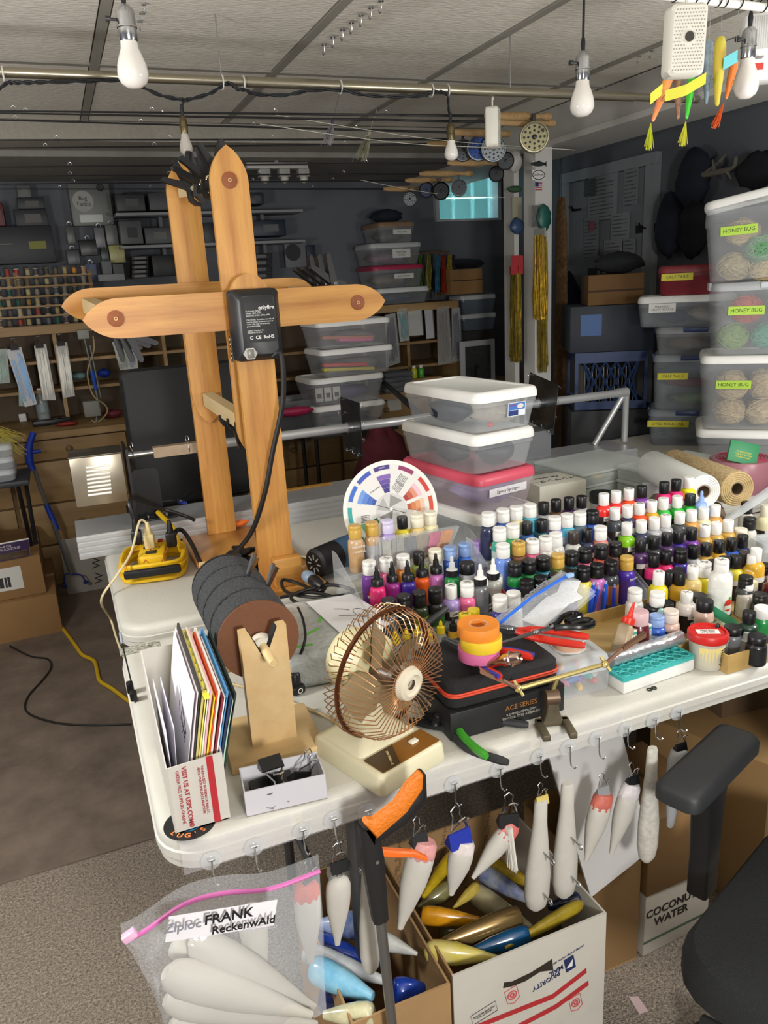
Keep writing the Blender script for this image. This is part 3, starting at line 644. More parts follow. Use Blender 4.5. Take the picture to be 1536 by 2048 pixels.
MB().lathe([(.008, 0), (.034, 0), (.034, .002), (.008, .002)], 32).lathe([(.008, .02), (.034, .02), (.034, .022), (.008, .022)], 32).build('flanges', M('e6e6e2', .4, alpha=.9), t); MB().lathe([(.03, .002), (.03, .02)], 32).build('line', M('c9a58c', .4), t)
# third hand stand
p = PZ(1118, 1470, TBL)
t = thing('third_hand', 'old cast iron third hand stand with brass rod arm', 'stand', (p.x, p.y+.01, TBL+.0005), -.3)
ci = M('6b6350', .55, .5, noise=.3, nscale=40); bs = M('c9b878', .35, .7)
MB().rbox(.014, .055, .012, .002, MX.Translation((-.024, 0, 0))).rbox(.014, .055, .012, .002, MX.Translation((.024, 0, 0))).rbox(.06, .014, .012, .002, MX.Translation((0, .024, 0))).build('foot', ci, t)
MB().loft([[(x, y, z) for x, y in rrect(-.012+i, .012-i, .014, .034, .003)] for i, z in ((-.006, .012), (0, .03), (.002, .05))]).build('column', ci, t)
MB().lathe([(.014, -.012), (.014, .012)], 18, R(0, PI/2, 0, (0, .024, .056))).build('clamp_knob', M('6f5c4c', .4, .6), t)
A0, A1 = V((-.062, .02, .082)), V((.105, .045, .1))
MB().tube([A0, A1], .0042, 8).build('arm', bs, t)
for q, dr in ((A0, -1), (A1, 1)):
    MB().ball(q, .0075, 10).tube([q+V((-.006, -.012, .004)), q+V((.004, .014, -.006))], .003, 6).tube([q+V((.006, -.01, -.01)), q+V((-.006, .008, .012))], .003, 6).build('wing_joint', bs, t)
    MB().tube([q, q+V((dr*.03, -.004, .03 if dr > 0 else .022))], .004, 6).loft([[V(q)+V((dr*(.03+k*.02), -.004+s1*.005, (.03 if dr > 0 else .022)+k*.012+s2*.004)) for s1, s2 in ((-1, -1), (1, -1), (1, 1), (-1, 1))] for k in range(3)]).build('alligator_clip', M('b08a74', .3, .8), t)
MB().tube([(0, .03, .056), (.012, .03, .09)], .004, 8).build('link', bs, t)
# ================================================================ teal brush rest, foil roll, tub, o-rings
t = thing('brush_holder', 'white tray with teal honeycomb top along the table edge', 'holder', R(rz=0).translation, 0)
t.matrix_basis = R(rz=.06, loc=(.985, 1.092, TBL+.0005))
MB().rbox(.185, .05, .026, .004).build('tray', M('e4e4e0', .45), t)
te = M('3fb3b0', .4)
MB().loft([[(x, y, z) for x, y in rrect(-.0935+i, .0935-i, -.026+i, .026-i, .006)] for i, z in ((0, .0265), (0, .034), (.006, .034), (.006, .029))], None, True, True).build('teal_rim', te, t)
cell = MB().ring(.0095, .0014, None, 14, 5)
for k in range(9):
    for j in range(2): MB().ring(.0095, .0015, MX.Translation((-.078+.0195*k, -.0105+.021*j, .0345)), 14, 5).build('cell_ring', te, t)
p0, p1 = V((.9, 1.112, TBL+.05)), V((1.085, 1.124, TBL+.05))
t = thing('foil_sheet', 'rolled silver film lying behind the teal brush holder', 'film', T=look(p0, p1))
MB().lathe([(.014, 0), (.014, .19)], 20).build('roll', M('c5c7cc', .2, .7, bump=.4, bscale=40), t)
p = PZ(1420, 1335, TBL)
t = thing('putty_tub', 'small clear tub with red lid and cream label', 'tub', (p.x, p.y+.012, TBL+.0005), .2)
MB().lathe([(.0001, 0), (.029, 0), (.031, .003), (.0355, .062), (.0355, .066), (.0001, .066)], 36).build('tub_body', M('d9d6c8', .35, alpha=.75), t)
MB().lathe([(.0001, .06), (.0385, .06), (.039, .062), (.039, .074), (.037, .077), (.034, .077), (.034, .074), (.0001, .074)], 40).build('lid', M('c5221f', .4), t)
lp = [(r*math.cos(a), r*math.sin(a), z) for r, z in ((.0312, .008), (.0349, .052)) for a in [PI*1.05+PI*.8*k/12 for k in range(13)]]
MB().sheet([lp[:13], lp[13:]]).build('paper_label', M('e6d38a', .6), t)
for k in range(8):
    for_a = PI*1.55
    text('lettering', ('Multi Purpose', 'putty sets hard', 'mix equal parts', 'work in ventilated', 'area keep away', 'from children', 'rinse with water', 'net 4 oz')[k], .0046, M('4a4438', .7), t, R(rz=.18) @ MX.Translation((0, -.0319-.0036*(.046-.005*k)/.044, .047-.005*k)) @ R(PI/2-.08))
MB().box(-.022, .022, -.01, .01, 0, .0004, R(rz=-.7, loc=(0, 0, .0742))).build('lid_label', M('ece9e4', .6), t)
text('lettering', 'Magic Bond\nlot 40 8831', .006, M('33302c', .7), t, R(rz=-.7, loc=(0, 0, .0748)))
for k, (px, py) in enumerate(((1299, 1380), (1308, 1377))):
    p = PZ(px, py, TBL); tag(MB().ring(.0045, .0012, None, 18, 6).build('o_ring', BLACK, None, (p.x, p.y, TBL+.0013)), '%s black rubber o-ring on the table edge' % ('left', 'right')[k], 'ring', 'pair of o-rings')
# ================================================================ stack of shoebox bins
def stackT(z, dr=0, dx=0): return R(rz=.19+dr, loc=(1.114+dx, 2.088, z))
B0 = TBL+.0005; BH = .1175
binbox('storage_bin', 'clear shoebox bin with white lid at the bottom of the stack', 'bin', .235, .4, BH, stackT(B0, .02), grp='shoebox bins stacked on the table')
binbox('storage_bin', 'clear shoebox bin with pink lid labelled Epoxy Syringes', 'bin', .235, .4, BH, stackT(B0+BH+.001, 0), lid='d8556a', body='e6d3dc', lab='Epoxy Syringes', labcol='e9e6ea', labtc='222222', labsz=1.15, labT=MX.Translation((.0, -.193, .062)) @ R(PI/2+.05), grp='shoebox bins stacked on the table')
binbox('storage_bin', 'clear shoebox bin with white lid holding dark gadgets, third in stack', 'bin', .235, .4, BH, stackT(B0+2*(BH+.001), -.03), alpha=.25, grp='shoebox bins stacked on the table')
tb = binbox('storage_bin', 'top clear shoebox bin with white lid and blue sticker', 'bin', .235, .4, BH, stackT(B0+3*(BH+.001), -.05, .012), alpha=.25, grp='shoebox bins stacked on the table')
T = MX.Translation((.03, -.192, .058)) @ R(PI/2+.06)
l = MB().box(-.032, .032, -.02, .02, 0, .0006).build('sticker', M('e8eef4', .5), tb, T)
MB().box(-.03, .03, -.002, .018, .0007, .0009).build('sticker_print', M('3f78c8', .5), l); MB().box(-.03, .006, -.018, -.003, .0007, .0009).build('sticker_print', M('1f3a7a', .5), l)
MB().prism([(.012*math.cos(a)+.013, .007*math.sin(a)+.008) for a in [k*PI/8 for k in range(16)]], .001, .0012).build('sticker_picture', M('e6dcd8', .5), l)
text('lettering', 'Sterilite', .008, M('c83a4a', .5), l, MX.Translation((-.016, .012, .0012)))
z3, z4, z2 = B0+2*(BH+.001)+.006, B0+3*(BH+.001)+.006, B0+BH+.007
for z, lst in ((z4, (('gadget', 'dark blue coiled gadget inside the top shoebox bin', '1d2638', (-.04, .02), (.11, .16, .075)), ('plastic_bag', 'bunched clear bag inside the top shoebox bin', 'd2c8b8', (.035, -.08), (.12, .2, .08)), ('red_stopper', 'small red stopper lying in the top shoebox bin', 'c8322a', (-.02, -.14), (.02, .02, .015)))),
               (z3, (('gadget', 'black bracket inside the third shoebox bin', '1e1f24', (.02, -.12), (.13, .1, .08)), ('gadget', 'black connector block at the left of the third shoebox bin', '232428', (-.055, .0), (.07, .14, .075)), ('plastic_bag', 'crumpled pale bag inside the third shoebox bin', 'bfb6ae', (.05, .08), (.1, .12, .06)))),
               (z2, (('syringe_bag', 'bag of violet syringes inside the pink lidded bin', '8a86b8', (.0, -.08), (.18, .22, .08)), ('syringe_bag', 'bag of clear syringes at the back of the pink lidded bin', 'b8b4c4', (.0, .11), (.15, .12, .06))))):
    for nm, lb, c, (x, y), sz in lst:
        p = stackT(0) @ V((x, y, 0)); lump(nm, lb, 'bag' if 'bag' in nm else 'part', c, (p.x, p.y, z), sz, 'contents of the shoebox bins', rz=.19)
# colour wheel leaning on the bins
p = PY(782, 1018, 1.8)
t = thing('colour_chart', 'large round artist colour wheel leaning behind the paint bottles', 'colour wheel', T=MX.Translation((p.x, p.y, p.z)) @ R(PI/2-.22, 0, 0) @ R(0, -.12, .1))
WR = .128
MB().lathe([(.0001, -.001), (WR, -.001), (WR, 0), (.0001, 0)], 64).build('back_disc', M('e6e4de', .5), t)
MB().lathe([(.0001, .0006), (.117, .0006), (.117, .0014), (.0001, .0014)], 64).build('turning_disc', M('dcdad6', .5), t)
def sector(r0, r1, a0, a1, z, c, nm='swatch'):
    n = 6; A = [math.radians(a0+(a1-a0)*k/n) for k in range(n+1)]
    MB().prism([(r1*math.cos(a), r1*math.sin(a)) for a in A]+[(r0*math.cos(a), r0*math.sin(a)) for a in A[::-1]], z, z+.0003).build(nm, M(c, .5), t)
outer = [('3b2a78', 90), ('2f4fae', 118), ('2d62c0', 145), ('2b9a98', 175), ('2f7a4c', 205), ('6aa83c', 235), ('e0d23c', 265), ('e6a52c', 295), ('e0752c', 325), ('c84a2c', 353), ('c8322c', 22), ('8a2a5c', 55)]
for c, a in outer:
    sector(.105, .116, a-11, a+11, .0016, c)
for a, cs in ((90, ('7a5aa8', '5f4698', '4a3588', '35257a')), (145, ('6a94d8', '4f7cca', '3a66ba', '2a50a0')), (205, ('6fae84', '4f9468', '357a50', '2a6442')), (22, ('e0b8c4', 'd28a70', 'b8553a', 'a02c24')), (353, ('e8b898', 'd89468', 'c87844', 'a8502c'))):
    for k, c in enumerate(cs): sector(.092-.012*k-.0115, .092-.012*k, a-12+k, a+12-k, .0016, c)
MB().lathe([(.0001, .0015), (.042, .0015), (.042, .002), (.0001, .002)], 40).build('inner_disc', M('c9c8c6', .5), t)
for k, g in enumerate(('8e8d8b', 'a9a8a6', '757472', 'bdbcba')):
    a = k*1.55+.4; MB().prism([(.038*math.cos(a), .038*math.sin(a)), (.038*math.cos(a+1), .038*math.sin(a+1)), (.006*math.cos(a+2), .006*math.sin(a+2))], .0021, .0023).build('grey_facet', M(g, .5), t)
MB().box(-.04, .04, -.0006, .0006, .0024, .0028, R(rz=-.5)).build('pointer', BLACK, t); MB().lathe([(.004, .002), (.004, .0045), (.002, .005)], 14).build('rivet', WHITE, t)
for (x, y, rz) in ((.045, .068, .7), (-.072, -.01, -.1), (.03, .052, .7)):
    text('lettering', 'color harmony\nmix a tint with\nwhite, a tone\nwith grey and a\nshade with black\nto vary the value', .0042, M('5a5a5c', .7), t, R(rz=rz, loc=(x, y, .0018)))
text('lettering', 'VIOLET', .005, M('e8e6f0', .5), t, MX.Translation((0, .1105, .0021)))
text('lettering', 'Artist wheel', .006, M('444444', .5), t, R(rz=.35, loc=(-.03, .06, .0018)))
# pale box with brush lettering behind the bottles
t = thing('sander_box', 'white card box with black brush lettering behind the paint bottles', 'box', (1.555, 2.27, TBL+.0005), -.03)
MB().rbox(.19, .15, .075, .002).build('carton', M('e2e0d4', .6), t)
text('lettering', 'ペンサンダー', .03, BLACK, t, R(rz=PI+.0, loc=(-.005, -.02, .0756))); text('lettering', 'Pen sander', .022, BLACK, t, R(rz=PI, loc=(-.01, .02, .0756)))
# flat clear organisers
def organiser(label, x, y, z, w, d, h, rz, bits):
    t = thing('parts_organiser', label, 'organiser', (x, y, z), rz, 'flat parts organisers on the table')
    pm_ = plastic('e4ece8', .35)
    MB().rbox(w, d, h*.72, .006).build('tray', pm_, t); MB().rbox(w+.004, d+.004, h*.26, .006, MX.Translation((0, 0, h*.73))).build('lid', plastic('e9f0ee', .45), t)
    for k in range(1, 5): MB().box(-w/2+w*k/5-.0007, -w/2+w*k/5+.0007, -d/2+.006, d/2-.006, .004, h*.68).build('divider', plastic('eef2f0', .5), t)
    for k, c in enumerate(bits):
        q = t.matrix_basis @ V((-w/2+w*(k+.5)/5, -d/2+.05, .004))
        lump('bead_pile', 'pile of %s beads in the %s' % (c[1], label.split(',')[0][:40]), 'beads', c[0], q, (w/6, .06, h*.4), rough=.25)
organiser('lower clear parts organiser left of the film roll', 1.80, 2.36, TBL+.0005, .34, .27, .045, .1, ())
organiser('upper clear parts organiser with silver beads', 1.80, 2.36, TBL+.046, .34, .27, .045, .1, (('6e6e70', 'dark'), ('c9b04a', 'gold'), ('c8c8cc', 'silver')))
organiser('lower clear parts organiser near the mesh roll', 1.985, 2.12, TBL+.0005, .36, .22, .055, .12, ())
organiser('upper clear parts organiser with a pink lure', 1.985, 2.12, TBL+.056, .36, .22, .05, .12, (('d85a7a', 'pink'), ('c8ccd0', 'grey')))
# rolls lying at right
def roll(name, label, p0, p1, r, r0, mat, emat, core):
    L = (V(p1)-V(p0)).length; t = thing(name, label, 'roll', T=look(p0, p1))
    MB().lathe([(r0, 0), (r*.97, 0), (r, .004), (r, L-.004), (r*.97, L), (r0, L)], 44, None, 1, 1, False).build('wound_sheet', mat, t)
    rg_ = MB()
    for k in range(5): rg_.ring(r0+(r-r0)*(k+.6)/5.5, .0022, MX.Translation((0, 0, -.0003)), 40, 5)
    rg_.build('end_coils', emat, t)
    MB().lathe([(r0-.003, 0.0), (r0, 0.0), (r0, L), (r0-.003, L)], 28, None, 1, 1, False).build('core', core, t)
roll('film_roll', 'roll of clear white plastic film lying on the right of the bottles', (1.60, 1.60, TBL+.1725), (1.715, 1.94, TBL+.165), .049, .02, M('e2e4e0', .25, alpha=.92), M('f0f0ec', .3), M('9a8474', .7))
roll('mesh_roll', 'roll of tan woven mesh ribbon beside the film roll', (1.80, 1.67, TBL+.135), (1.905, 2.05, TBL+.12), .054, .02, M('cdb992', .9, noise=1, nscale=130, col2='9c7d4a', stretch=(1, 1, .6)), M('c0a878', .9), M('7d6a50', .8))
pw = M('a8707c', .35, alpha=.95)
t = thing('shrink_wrap_roll', 'standing roll of dusky pink wrap behind the mesh roll', 'roll', (2.19, 2.02, TBL+.0005))
MB().lathe([(.025, 0), (.105, 0), (.108, .004), (.108, .108), (.104, .113), (.025, .113)], 44).build('wrap', pw, t)
for k in range(6): MB().ring(.03+.011*k, .003, MX.Translation((0, 0, .1135)), 36, 6).build('coil_ridge', M('b83a5a', .4), t)
t = thing('seed_packet', 'green paper packet propped on the pink wrap roll', 'packet', T=R(-.35, .25, -.55, (2.12, 1.96, TBL+.112)))
MB().rbox(.1, .012, .075, .002, R(-PI/2+PI/2)).build('packet', M('2f8a58', .5), t)
text('lettering', 'Cosmopolitan\nhog hair bundle\nnatural bristle', .009, M('e0d050', .6), t, MX.Translation((.0, -.0066, .03)) @ FRONT)
lump('support_box', 'dim cardboard block under the film and mesh rolls', 'box', '7d6c58', (1.72, 1.80, TBL), (.2, .3, .1), rough=.9)
# ================================================================ paint bottles
CAPC = {'W': ('e9e8e4', 'white'), 'K': ('17171a', 'black'), 'G': ('c9a24a', 'gold'), 'L': ('cfc8e6', 'lavender'), 'I': ('e8e2cc', 'cream'), 'B': ('8aa8dc', 'blue'), 'P': ('a88cd0', 'purple'), 'Y': ('e8cc1c', 'yellow'), 'N': ('3a332f', 'dark brown'), 'T': ('d9dcda', 'translucent'), 'R': ('d2b0b4', 'rose'), 'S': ('ddd0c4', 'shell pink')}
BODC = {'tan': 'c2a27c', 'silver': 'b0b2b6', 'lilac': 'a692cc', 'yellow': 'e0cf3a', 'sand': 'd8be7a', 'cream': 'e6deb4', 'purple': '7a3fa0', 'pink': 'e06a94', 'orange': 'd98a28', 'light green': 'a4c25a', 'ivory': 'dcd8cc', 'blue': '2f5ab8', 'bright blue': '3f78d8', 'violet': '4a30a0', 'hot pink': 'e8307a', 'magenta': '9a2a86', 'deep violet': '3d2890', 'bright orange': 'f06014', 'orchid': 'c878bc', 'green': '1f8a44', 'grey': '6a6c70', 'dark green': '2c3a22', 'black': '1b1b1f', 'red': 'b8281f', 'indigo': '3a3a9a', 'navy': '2a3050', 'sky blue': '54b4cc', 'slate': '55687a', 'teal': '4ab8a4', 'mint green': '5fce84', 'steel blue': '3c68b0', 'dark teal': '33646a', 'brown': '6a4a30', 'white': 'e2e2dc', 'dusty brown': '7a4a34', 'periwinkle': '6f90dc', 'salmon': 'e08a84', 'olive': '6a7a3a', 'coral': 'd8644c', 'mauve brown': '6a5048', 'amber': 'd8a830', 'teal blue': '2a7f9a', 'charcoal': '404448', 'fluorescent red': 'f0302a', 'red orange': 'f2501e', 'lime': '84c41e', 'gold': 'c8a04a', 'plum': '4a2a5c', 'lemon': 'd8c81e', 'pearl': 'd4ccc4', 'pale teal': '9ccac4', 'maroon': '5c1820', 'clear': 'c8c8c0', 'bright green': '2cb43c', 'bright yellow': 'eef01e', 'rose beige': 'c8a89a', 'bottle green': '1f3a2c', 'peach gold': 'd49a4c'}
def _lz(prof, n=22): return MB().lathe(prof, n)
BT = {}
def btype(k):
    if k in BT: return BT[k]
    if k == 'c':
        b = _lz([(.0001, 0), (.0175, 0), (.0185, .002), (.0185, .07), (.0178, .078), (.0145, .083), (.0125, .084), (.0125, .09)])
        c = _lz([(.0145, .0855), (.0152, .087), (.0152, .106), (.0147, .107), (.0147, .109), (.0152, .11), (.015, .1165), (.014, .118), (.0001, .1184)])
        l = _lz([(.0187, .012), (.0187, .062)]); h = .118
    elif k == 'r':
        b = _lz([(.0001, 0), (.0185, 0), (.0195, .002), (.0195, .066), (.0185, .073), (.0145, .079), (.01, .081), (.01, .088)])
        c = _lz([(.0118, .0825), (.0126, .084), (.0126, .1115), (.0118, .113), (.0001, .1132)])
        l = _lz([(.0197, .003), (.0197, .055)]); h = .113
    elif k == 'd':
        b = _lz([(.0001, 0), (.0165, 0), (.0175, .002), (.0175, .058), (.0165, .067), (.0125, .072), (.0095, .073), (.0095, .08)])
        c = _lz([(.0105, .075), (.0135, .0755), (.0135, .09), (.012, .092), (.0072, .094), (.0062, .108), (.004, .1095), (.0036, .121), (.0022, .124), (.0001, .1243)], 18)
        l = _lz([(.0177, .012), (.0177, .045)]); h = .124
    elif k == 'm':
        b = _lz([(.0001, 0), (.0118, 0), (.0125, .0015), (.0125, .036), (.0105, .042), (.008, .043), (.008, .05)], 16)
        c = _lz([(.0085, .044), (.009, .0445), (.0086, .059), (.0042, .061), (.0036, .07), (.0022, .0722), (.0001, .0724)], 14)
        l = _lz([(.0127, .004), (.0127, .03)], 16); h = .0724
    elif k == 'y':
        b = _lz([(.0001, 0), (.0128, 0), (.0135, .0015), (.0135, .045), (.0125, .05), (.011, .052)], 16)
        c = _lz([(.0138, .05), (.0142, .051), (.0138, .082), (.013, .0835), (.0001, .0838)], 18)
        l = _lz([(.0137, .006), (.0137, .04)], 16); h = .0838
    elif k == 'b':
        b = _lz([(.0001, 0), (.0245, 0), (.026, .003), (.026, .125), (.0245, .134), (.0185, .143), (.0145, .145), (.0145, .15)], 30)
        c = _lz([(.0155, .1465), (.0162, .148), (.0162, .167), (.0157, .168), (.0162, .169), (.016, .176), (.015, .178), (.0001, .1783)], 24)
        l = _lz([(.0262, .01), (.0262, .11)], 30); h = .178
    elif k == 'q':                                     # four ounce
        b = _lz([(.0001, 0), (.021, 0), (.0225, .0025), (.0225, .078), (.0215, .087), (.0165, .094), (.0115, .096), (.0115, .1)], 26)
        c = _lz([(.0122, .097), (.013, .0985), (.013, .1275), (.0122, .129), (.0001, .1293)])
        l = _lz([(.0227, .004), (.0227, .06)], 26); h = .129
    elif k == 'j':                                     # squat bottle with a wide lid
        b = _lz([(.0001, 0), (.0195, 0), (.0205, .002), (.0205, .062), (.0195, .07), (.017, .073), (.017, .08)])
        c = _lz([(.0175, .0745), (.0182, .076), (.0182, .0995), (.0172, .101), (.0001, .1012)])
        l = _lz([(.0207, .006), (.0207, .055)]); h = .101
    elif k == 'u':                                     # clear tube with cap
        b = _lz([(.0001, 0), (.0105, 0), (.0115, .002), (.0125, .055), (.0125, .06)], 16)
        c = _lz([(.0135, .058), (.0138, .06), (.011, .064), (.0108, .085), (.01, .087), (.0001, .0872)], 16)
        l = None; h = .087
    BT[k] = (b.mesh('bottle_body', WHITE), c.mesh('cap', WHITE), l.mesh('label_band', WHITE) if l else None, h)
    return BT[k]
XM = MB().box(-.009, .009, -.0006, .0006, 0, .0003).box(-.0006, .0006, -.009, .009, 0, .0003, R(rz=.3)).mesh('marker_cross', M('2a2a2c', .7))
ORD = ['first', 'second', 'third', 'fourth', 'fifth', 'sixth', 'seventh', 'eighth', 'ninth', 'tenth', 'eleventh', 'twelfth', 'thirteenth', 'fourteenth']
PLAQ = M('141316', .5)
def bottle(kind, cap, body, label, loc, grp, x=False, tilt=(0, 0), lab=None, apple=False, words=None, rz=None, ring=None):
    bm_, cm_, lm_, h = btype(kind)
    t = thing('paint_bottle', label, 'bottle', T=R(tilt[0], tilt[1], rz if rz is not None else random.uniform(-.2, .2), loc), group=grp)
    bc = BODC[body]
    glass = body == 'clear'
    inst('bottle_body', bm_, t, M(bc, .3, alpha=.55 if glass else 1, coat=.3))
    cp = inst('cap', cm_, t, M(CAPC[cap][0], .38, alpha=.7 if cap == 'T' else 1))
    if ring: MB().lathe([(.0137, .0752), (.0137, .0905)], 18).build('neck_ring', M('151517', .4), t)
    if x: inst('marker_cross', XM, cp, None, MX.Translation((0, 0, h+.0006)))
    if lab is None: lab = 'dark' if kind in 'rq' else 'same'
    if lm_ and lab != 'none':
        if lab == 'dark': lc = M('18161a', .45, noise=.6, nscale=90, col2='3a2420')
        elif lab == 'same': lc = M(bc, .55, noise=.25, nscale=30)
        else: lc = M(lab, .5, noise=.15, nscale=60)
        lb_ = inst('label_band', lm_, t, lc)
    r = {'c': .0188, 'r': .0198, 'q': .0228, 'b': .0263, 'd': .0178}.get(kind, .02)
    FT = lambda z, a=0: R(rz=a) @ MX.Translation((0, -r-.0004, z)) @ FRONT
    if kind in 'rq' and lab == 'dark':
        z0 = .05 if kind == 'r' else .056
        arc = [[(r*1.004*math.cos(a), r*1.004*math.sin(a), z) for a in [PI*1.5-.9+1.8*k/8 for k in range(9)]] for z in (z0-.007, z0+.006)]
        MB().sheet(arc).build('white_strip', M('d8d6d0', .5), t)
    if words:
        for s, z, sz, c in words: text('lettering', s, sz, M(c, .5), t, FT(z))
    if apple:
        sc_ = 1.5 if kind == 'b' else 1; zc = .062 if kind == 'b' else .038; a = -.35
        n = 14
        A = [[(r*1.012*math.cos(PI*1.5+a+.42*sc_**.2*u), r*1.012*math.sin(PI*1.5+a+.42*sc_**.2*u), zc+.011*sc_*v*math.sqrt(max(0, 1-u*u))) for u in [-1+2*k/n for k in range(n+1)]] for v in (-1, 1)]
        MB().sheet(A).build('apple_logo', M('c8382a', .5), t)
        B = [[(r*1.016*math.cos(PI*1.5+a+.42*u), r*1.016*math.sin(PI*1.5+a+.42*u), zc-.004*sc_+.0035*sc_*v) for u in [-1+2*k/8 for k in range(9)]] for v in (-1, 1)]
        MB().sheet(B).build('logo_banner', M('e8e4dc', .5), t)
        MB().sheet([[(r*1.016*math.cos(PI*1.5+a+.1+.12*u), r*1.016*math.sin(PI*1.5+a+.1+.12*u), zc+.012*sc_+.0025*sc_*v) for u in (-1, 0, 1)] for v in (-1, 1)]).build('logo_leaf', M('3a8a3a', .5), t)
    return t
CRE = lambda top: (((top, .05, .0065, '1a1a1a'),) if top else ())+(('CREATEX', .034, .0085, 'e8e6e0'), ('AIRBRUSH', .024, .006, 'a86a5a'))
KN = {'c': 'paint bottle', 'r': 'airbrush paint bottle', 'd': 'dropper bottle', 'm': 'mini dropper bottle', 'y': 'mini paint bottle', 'b': 'large paint bottle', 'q': 'four ounce paint bottle', 'j': 'squat paint bottle', 'u': 'plastic tube'}
ROWY = {}
def row(rack, rname, k, items, z0=None, Y=None):
    zb = TBL+.0045+.027*k if z0 is None else z0
    ys = []
    for i, it in enumerate(items):
        px, py, kind, cap, body = it[:5]; kw = it[5] if len(it) > 5 else {}
        h = btype(kind)[3]
        p = PZ(px, py, zb+h); sc_ = 1
        if Y: p = PY(px, py, Y+.004*math.sin(i*2.2)); sc_ = max(.6, min(1.2, (p.z-zb)/h)); p = PZ(px, py, zb+h*sc_)
        ys.append((p.x, p.y))
        cn = CAPC[cap][1]
        lb = '%s-capped %s %s, %s from left in %s row, %s' % (cn, body, KN[kind], ORD[i], rname, rack)
        o = bottle(kind, cap, body, lb, (p.x, p.y, zb), 'paint bottles in %s' % rack, **kw)
        wf = 1.07 if kind in 'crd' else 1
        o.matrix_basis = o.matrix_basis @ MX.Diagonal((max(sc_, .97)*wf, max(sc_, .97)*wf, sc_, 1))
    ROWY.setdefault(rack, []).append((k, zb, ys))
LR, MR, RR_ = 'left rack', 'middle rack', 'right rack'
row(LR, 'back', 3.6, [(709, 1050, 'c', 'G', 'tan', dict(lab='b89468', words=(('DecoArt', .068, .009, 'f0ece4'), ('Metallics', .055, .009, 'f0e8d8')), rz=0)), (743, 1044, 'c', 'G', 'tan', dict(lab='b4b6ba')), (774, 1040, 'c', 'L', 'lilac'), (804, 1033, 'r', 'K', 'yellow'), (833, 1028, 'c', 'I', 'sand'), (860, 1023, 'c', 'I', 'cream')])
row(LR, 'third', 1, [(738, 1122, 'c', 'W', 'purple', dict(apple=True, rz=0)), (772, 1116, 'c', 'W', 'pink', dict(x=True)), (806, 1110, 'c', 'W', 'orange'), (837, 1104, 'r', 'K', 'light green'), (870, 1098, 'c', 'I', 'ivory'), (900, 1093, 'c', 'B', 'blue'), (929, 1086, 'c', 'B', 'bright blue'), (957, 1081, 'c', 'P', 'violet')])
row(LR, 'dropper', 1.25, [(752, 1131, 'd', 'K', 'hot pink'), (783, 1123, 'd', 'K', 'magenta'), (814, 1121, 'd', 'K', 'deep violet'), (842, 1113, 'd', 'K', 'bright orange'), (871, 1107, 'd', 'K', 'orchid'), (903, 1112, 'd', 'T', 'green', dict(ring=1)), (934, 1125, 'j', 'K', 'silver'), (960, 1128, 'd', 'W', 'grey', dict(ring=1)), (986, 1117, 'd', 'W', 'clear', dict(ring=1))])
row(LR, 'front', 0, [(776, 1198, 'c', 'K', 'charcoal'), (807, 1190, 'c', 'K', 'black'), (838, 1183, 'c', 'K', 'dark green', dict(lab='8a8a2c')), (870, 1176, 'c', 'K', 'black', dict(lab='3c6a2c')), (902, 1170, 'r', 'W', 'lilac', dict(x=True, words=CRE('OPAQUE'), rz=.2)), (934, 1164, 'c', 'W', 'pink', dict(x=True, apple=True, rz=.3)), (964, 1158, 'r', 'W', 'black', dict(words=CRE('OPAQUE'), rz=.5)), (994, 1151, 'r', 'W', 'red')])
row('loose group', 'blue', 0, [(1000, 1192, 'c', 'W', 'indigo'), (1027, 1184, 'c', 'W', 'white')], TBL+.001)
row('group by the fan', 'yellow', 0, [(790, 1262, 'm', 'Y', 'clear'), (812, 1256, 'm', 'Y', 'clear'), (834, 1252, 'm', 'Y', 'clear'), (857, 1256, 'm', 'Y', 'clear'), (881, 1242, 'm', 'Y', 'clear'), (906, 1237, 'm', 'K', 'amber', dict(lab='18181a'))], TBL+.001)
row('group by the fan', 'yellow capped', 0, [(930, 1227, 'y', 'Y', 'black', dict(x=True)), (947, 1218, 'y', 'Y', 'black')], TBL+.001)
row(MR, 'back', 4, [(976, 1025, 'c', 'W', 'navy', dict(apple=True, rz=.4)), (1006, 1018, 'c', 'W', 'blue'), (1032, 1013, 'c', 'W', 'cream'), (1060, 1008, 'c', 'W', 'sky blue'), (1087, 1005, 'r', 'K', 'silver'), (1112, 999, 'r', 'K', 'brown'), (1138, 995, 'r', 'K', 'plum'), (1163, 992, 'r', 'K', 'silver')])
row(MR, 'fourth', 3, [(999, 1055, 'c', 'W', 'teal', dict(lab='c8d8d4')), (1025, 1049, 'c', 'W', 'mint green'), (1054, 1044, 'r', 'K', 'steel blue'), (1083, 1039, 'r', 'K', 'dark teal'), (1109, 1033, 'c', 'W', 'lilac'), (1134, 1028, 'c', 'W', 'sky blue', dict(lab='9aa8b0')), (1160, 1024, 'c', 'W', 'slate', dict(apple=True)), (1185, 1021, 'c', 'K', 'blue')])
row(MR, 'third', 2, [(1006, 1088, 'c', 'W', 'periwinkle'), (1037, 1083, 'c', 'G', 'dusty brown', dict(x=True)), (1065, 1079, 'c', 'W', 'pink', dict(x=True)), (1091, 1073, 'c', 'W', 'white', dict(x=True)), (1116, 1065, 'c', 'W', 'white', dict(apple=True, tilt=(0, -.06))), (1147, 1063, 'r', 'N', 'white'), (1174, 1058, 'r', 'K', 'navy'), (1201, 1053, 'c', 'W', 'salmon')])
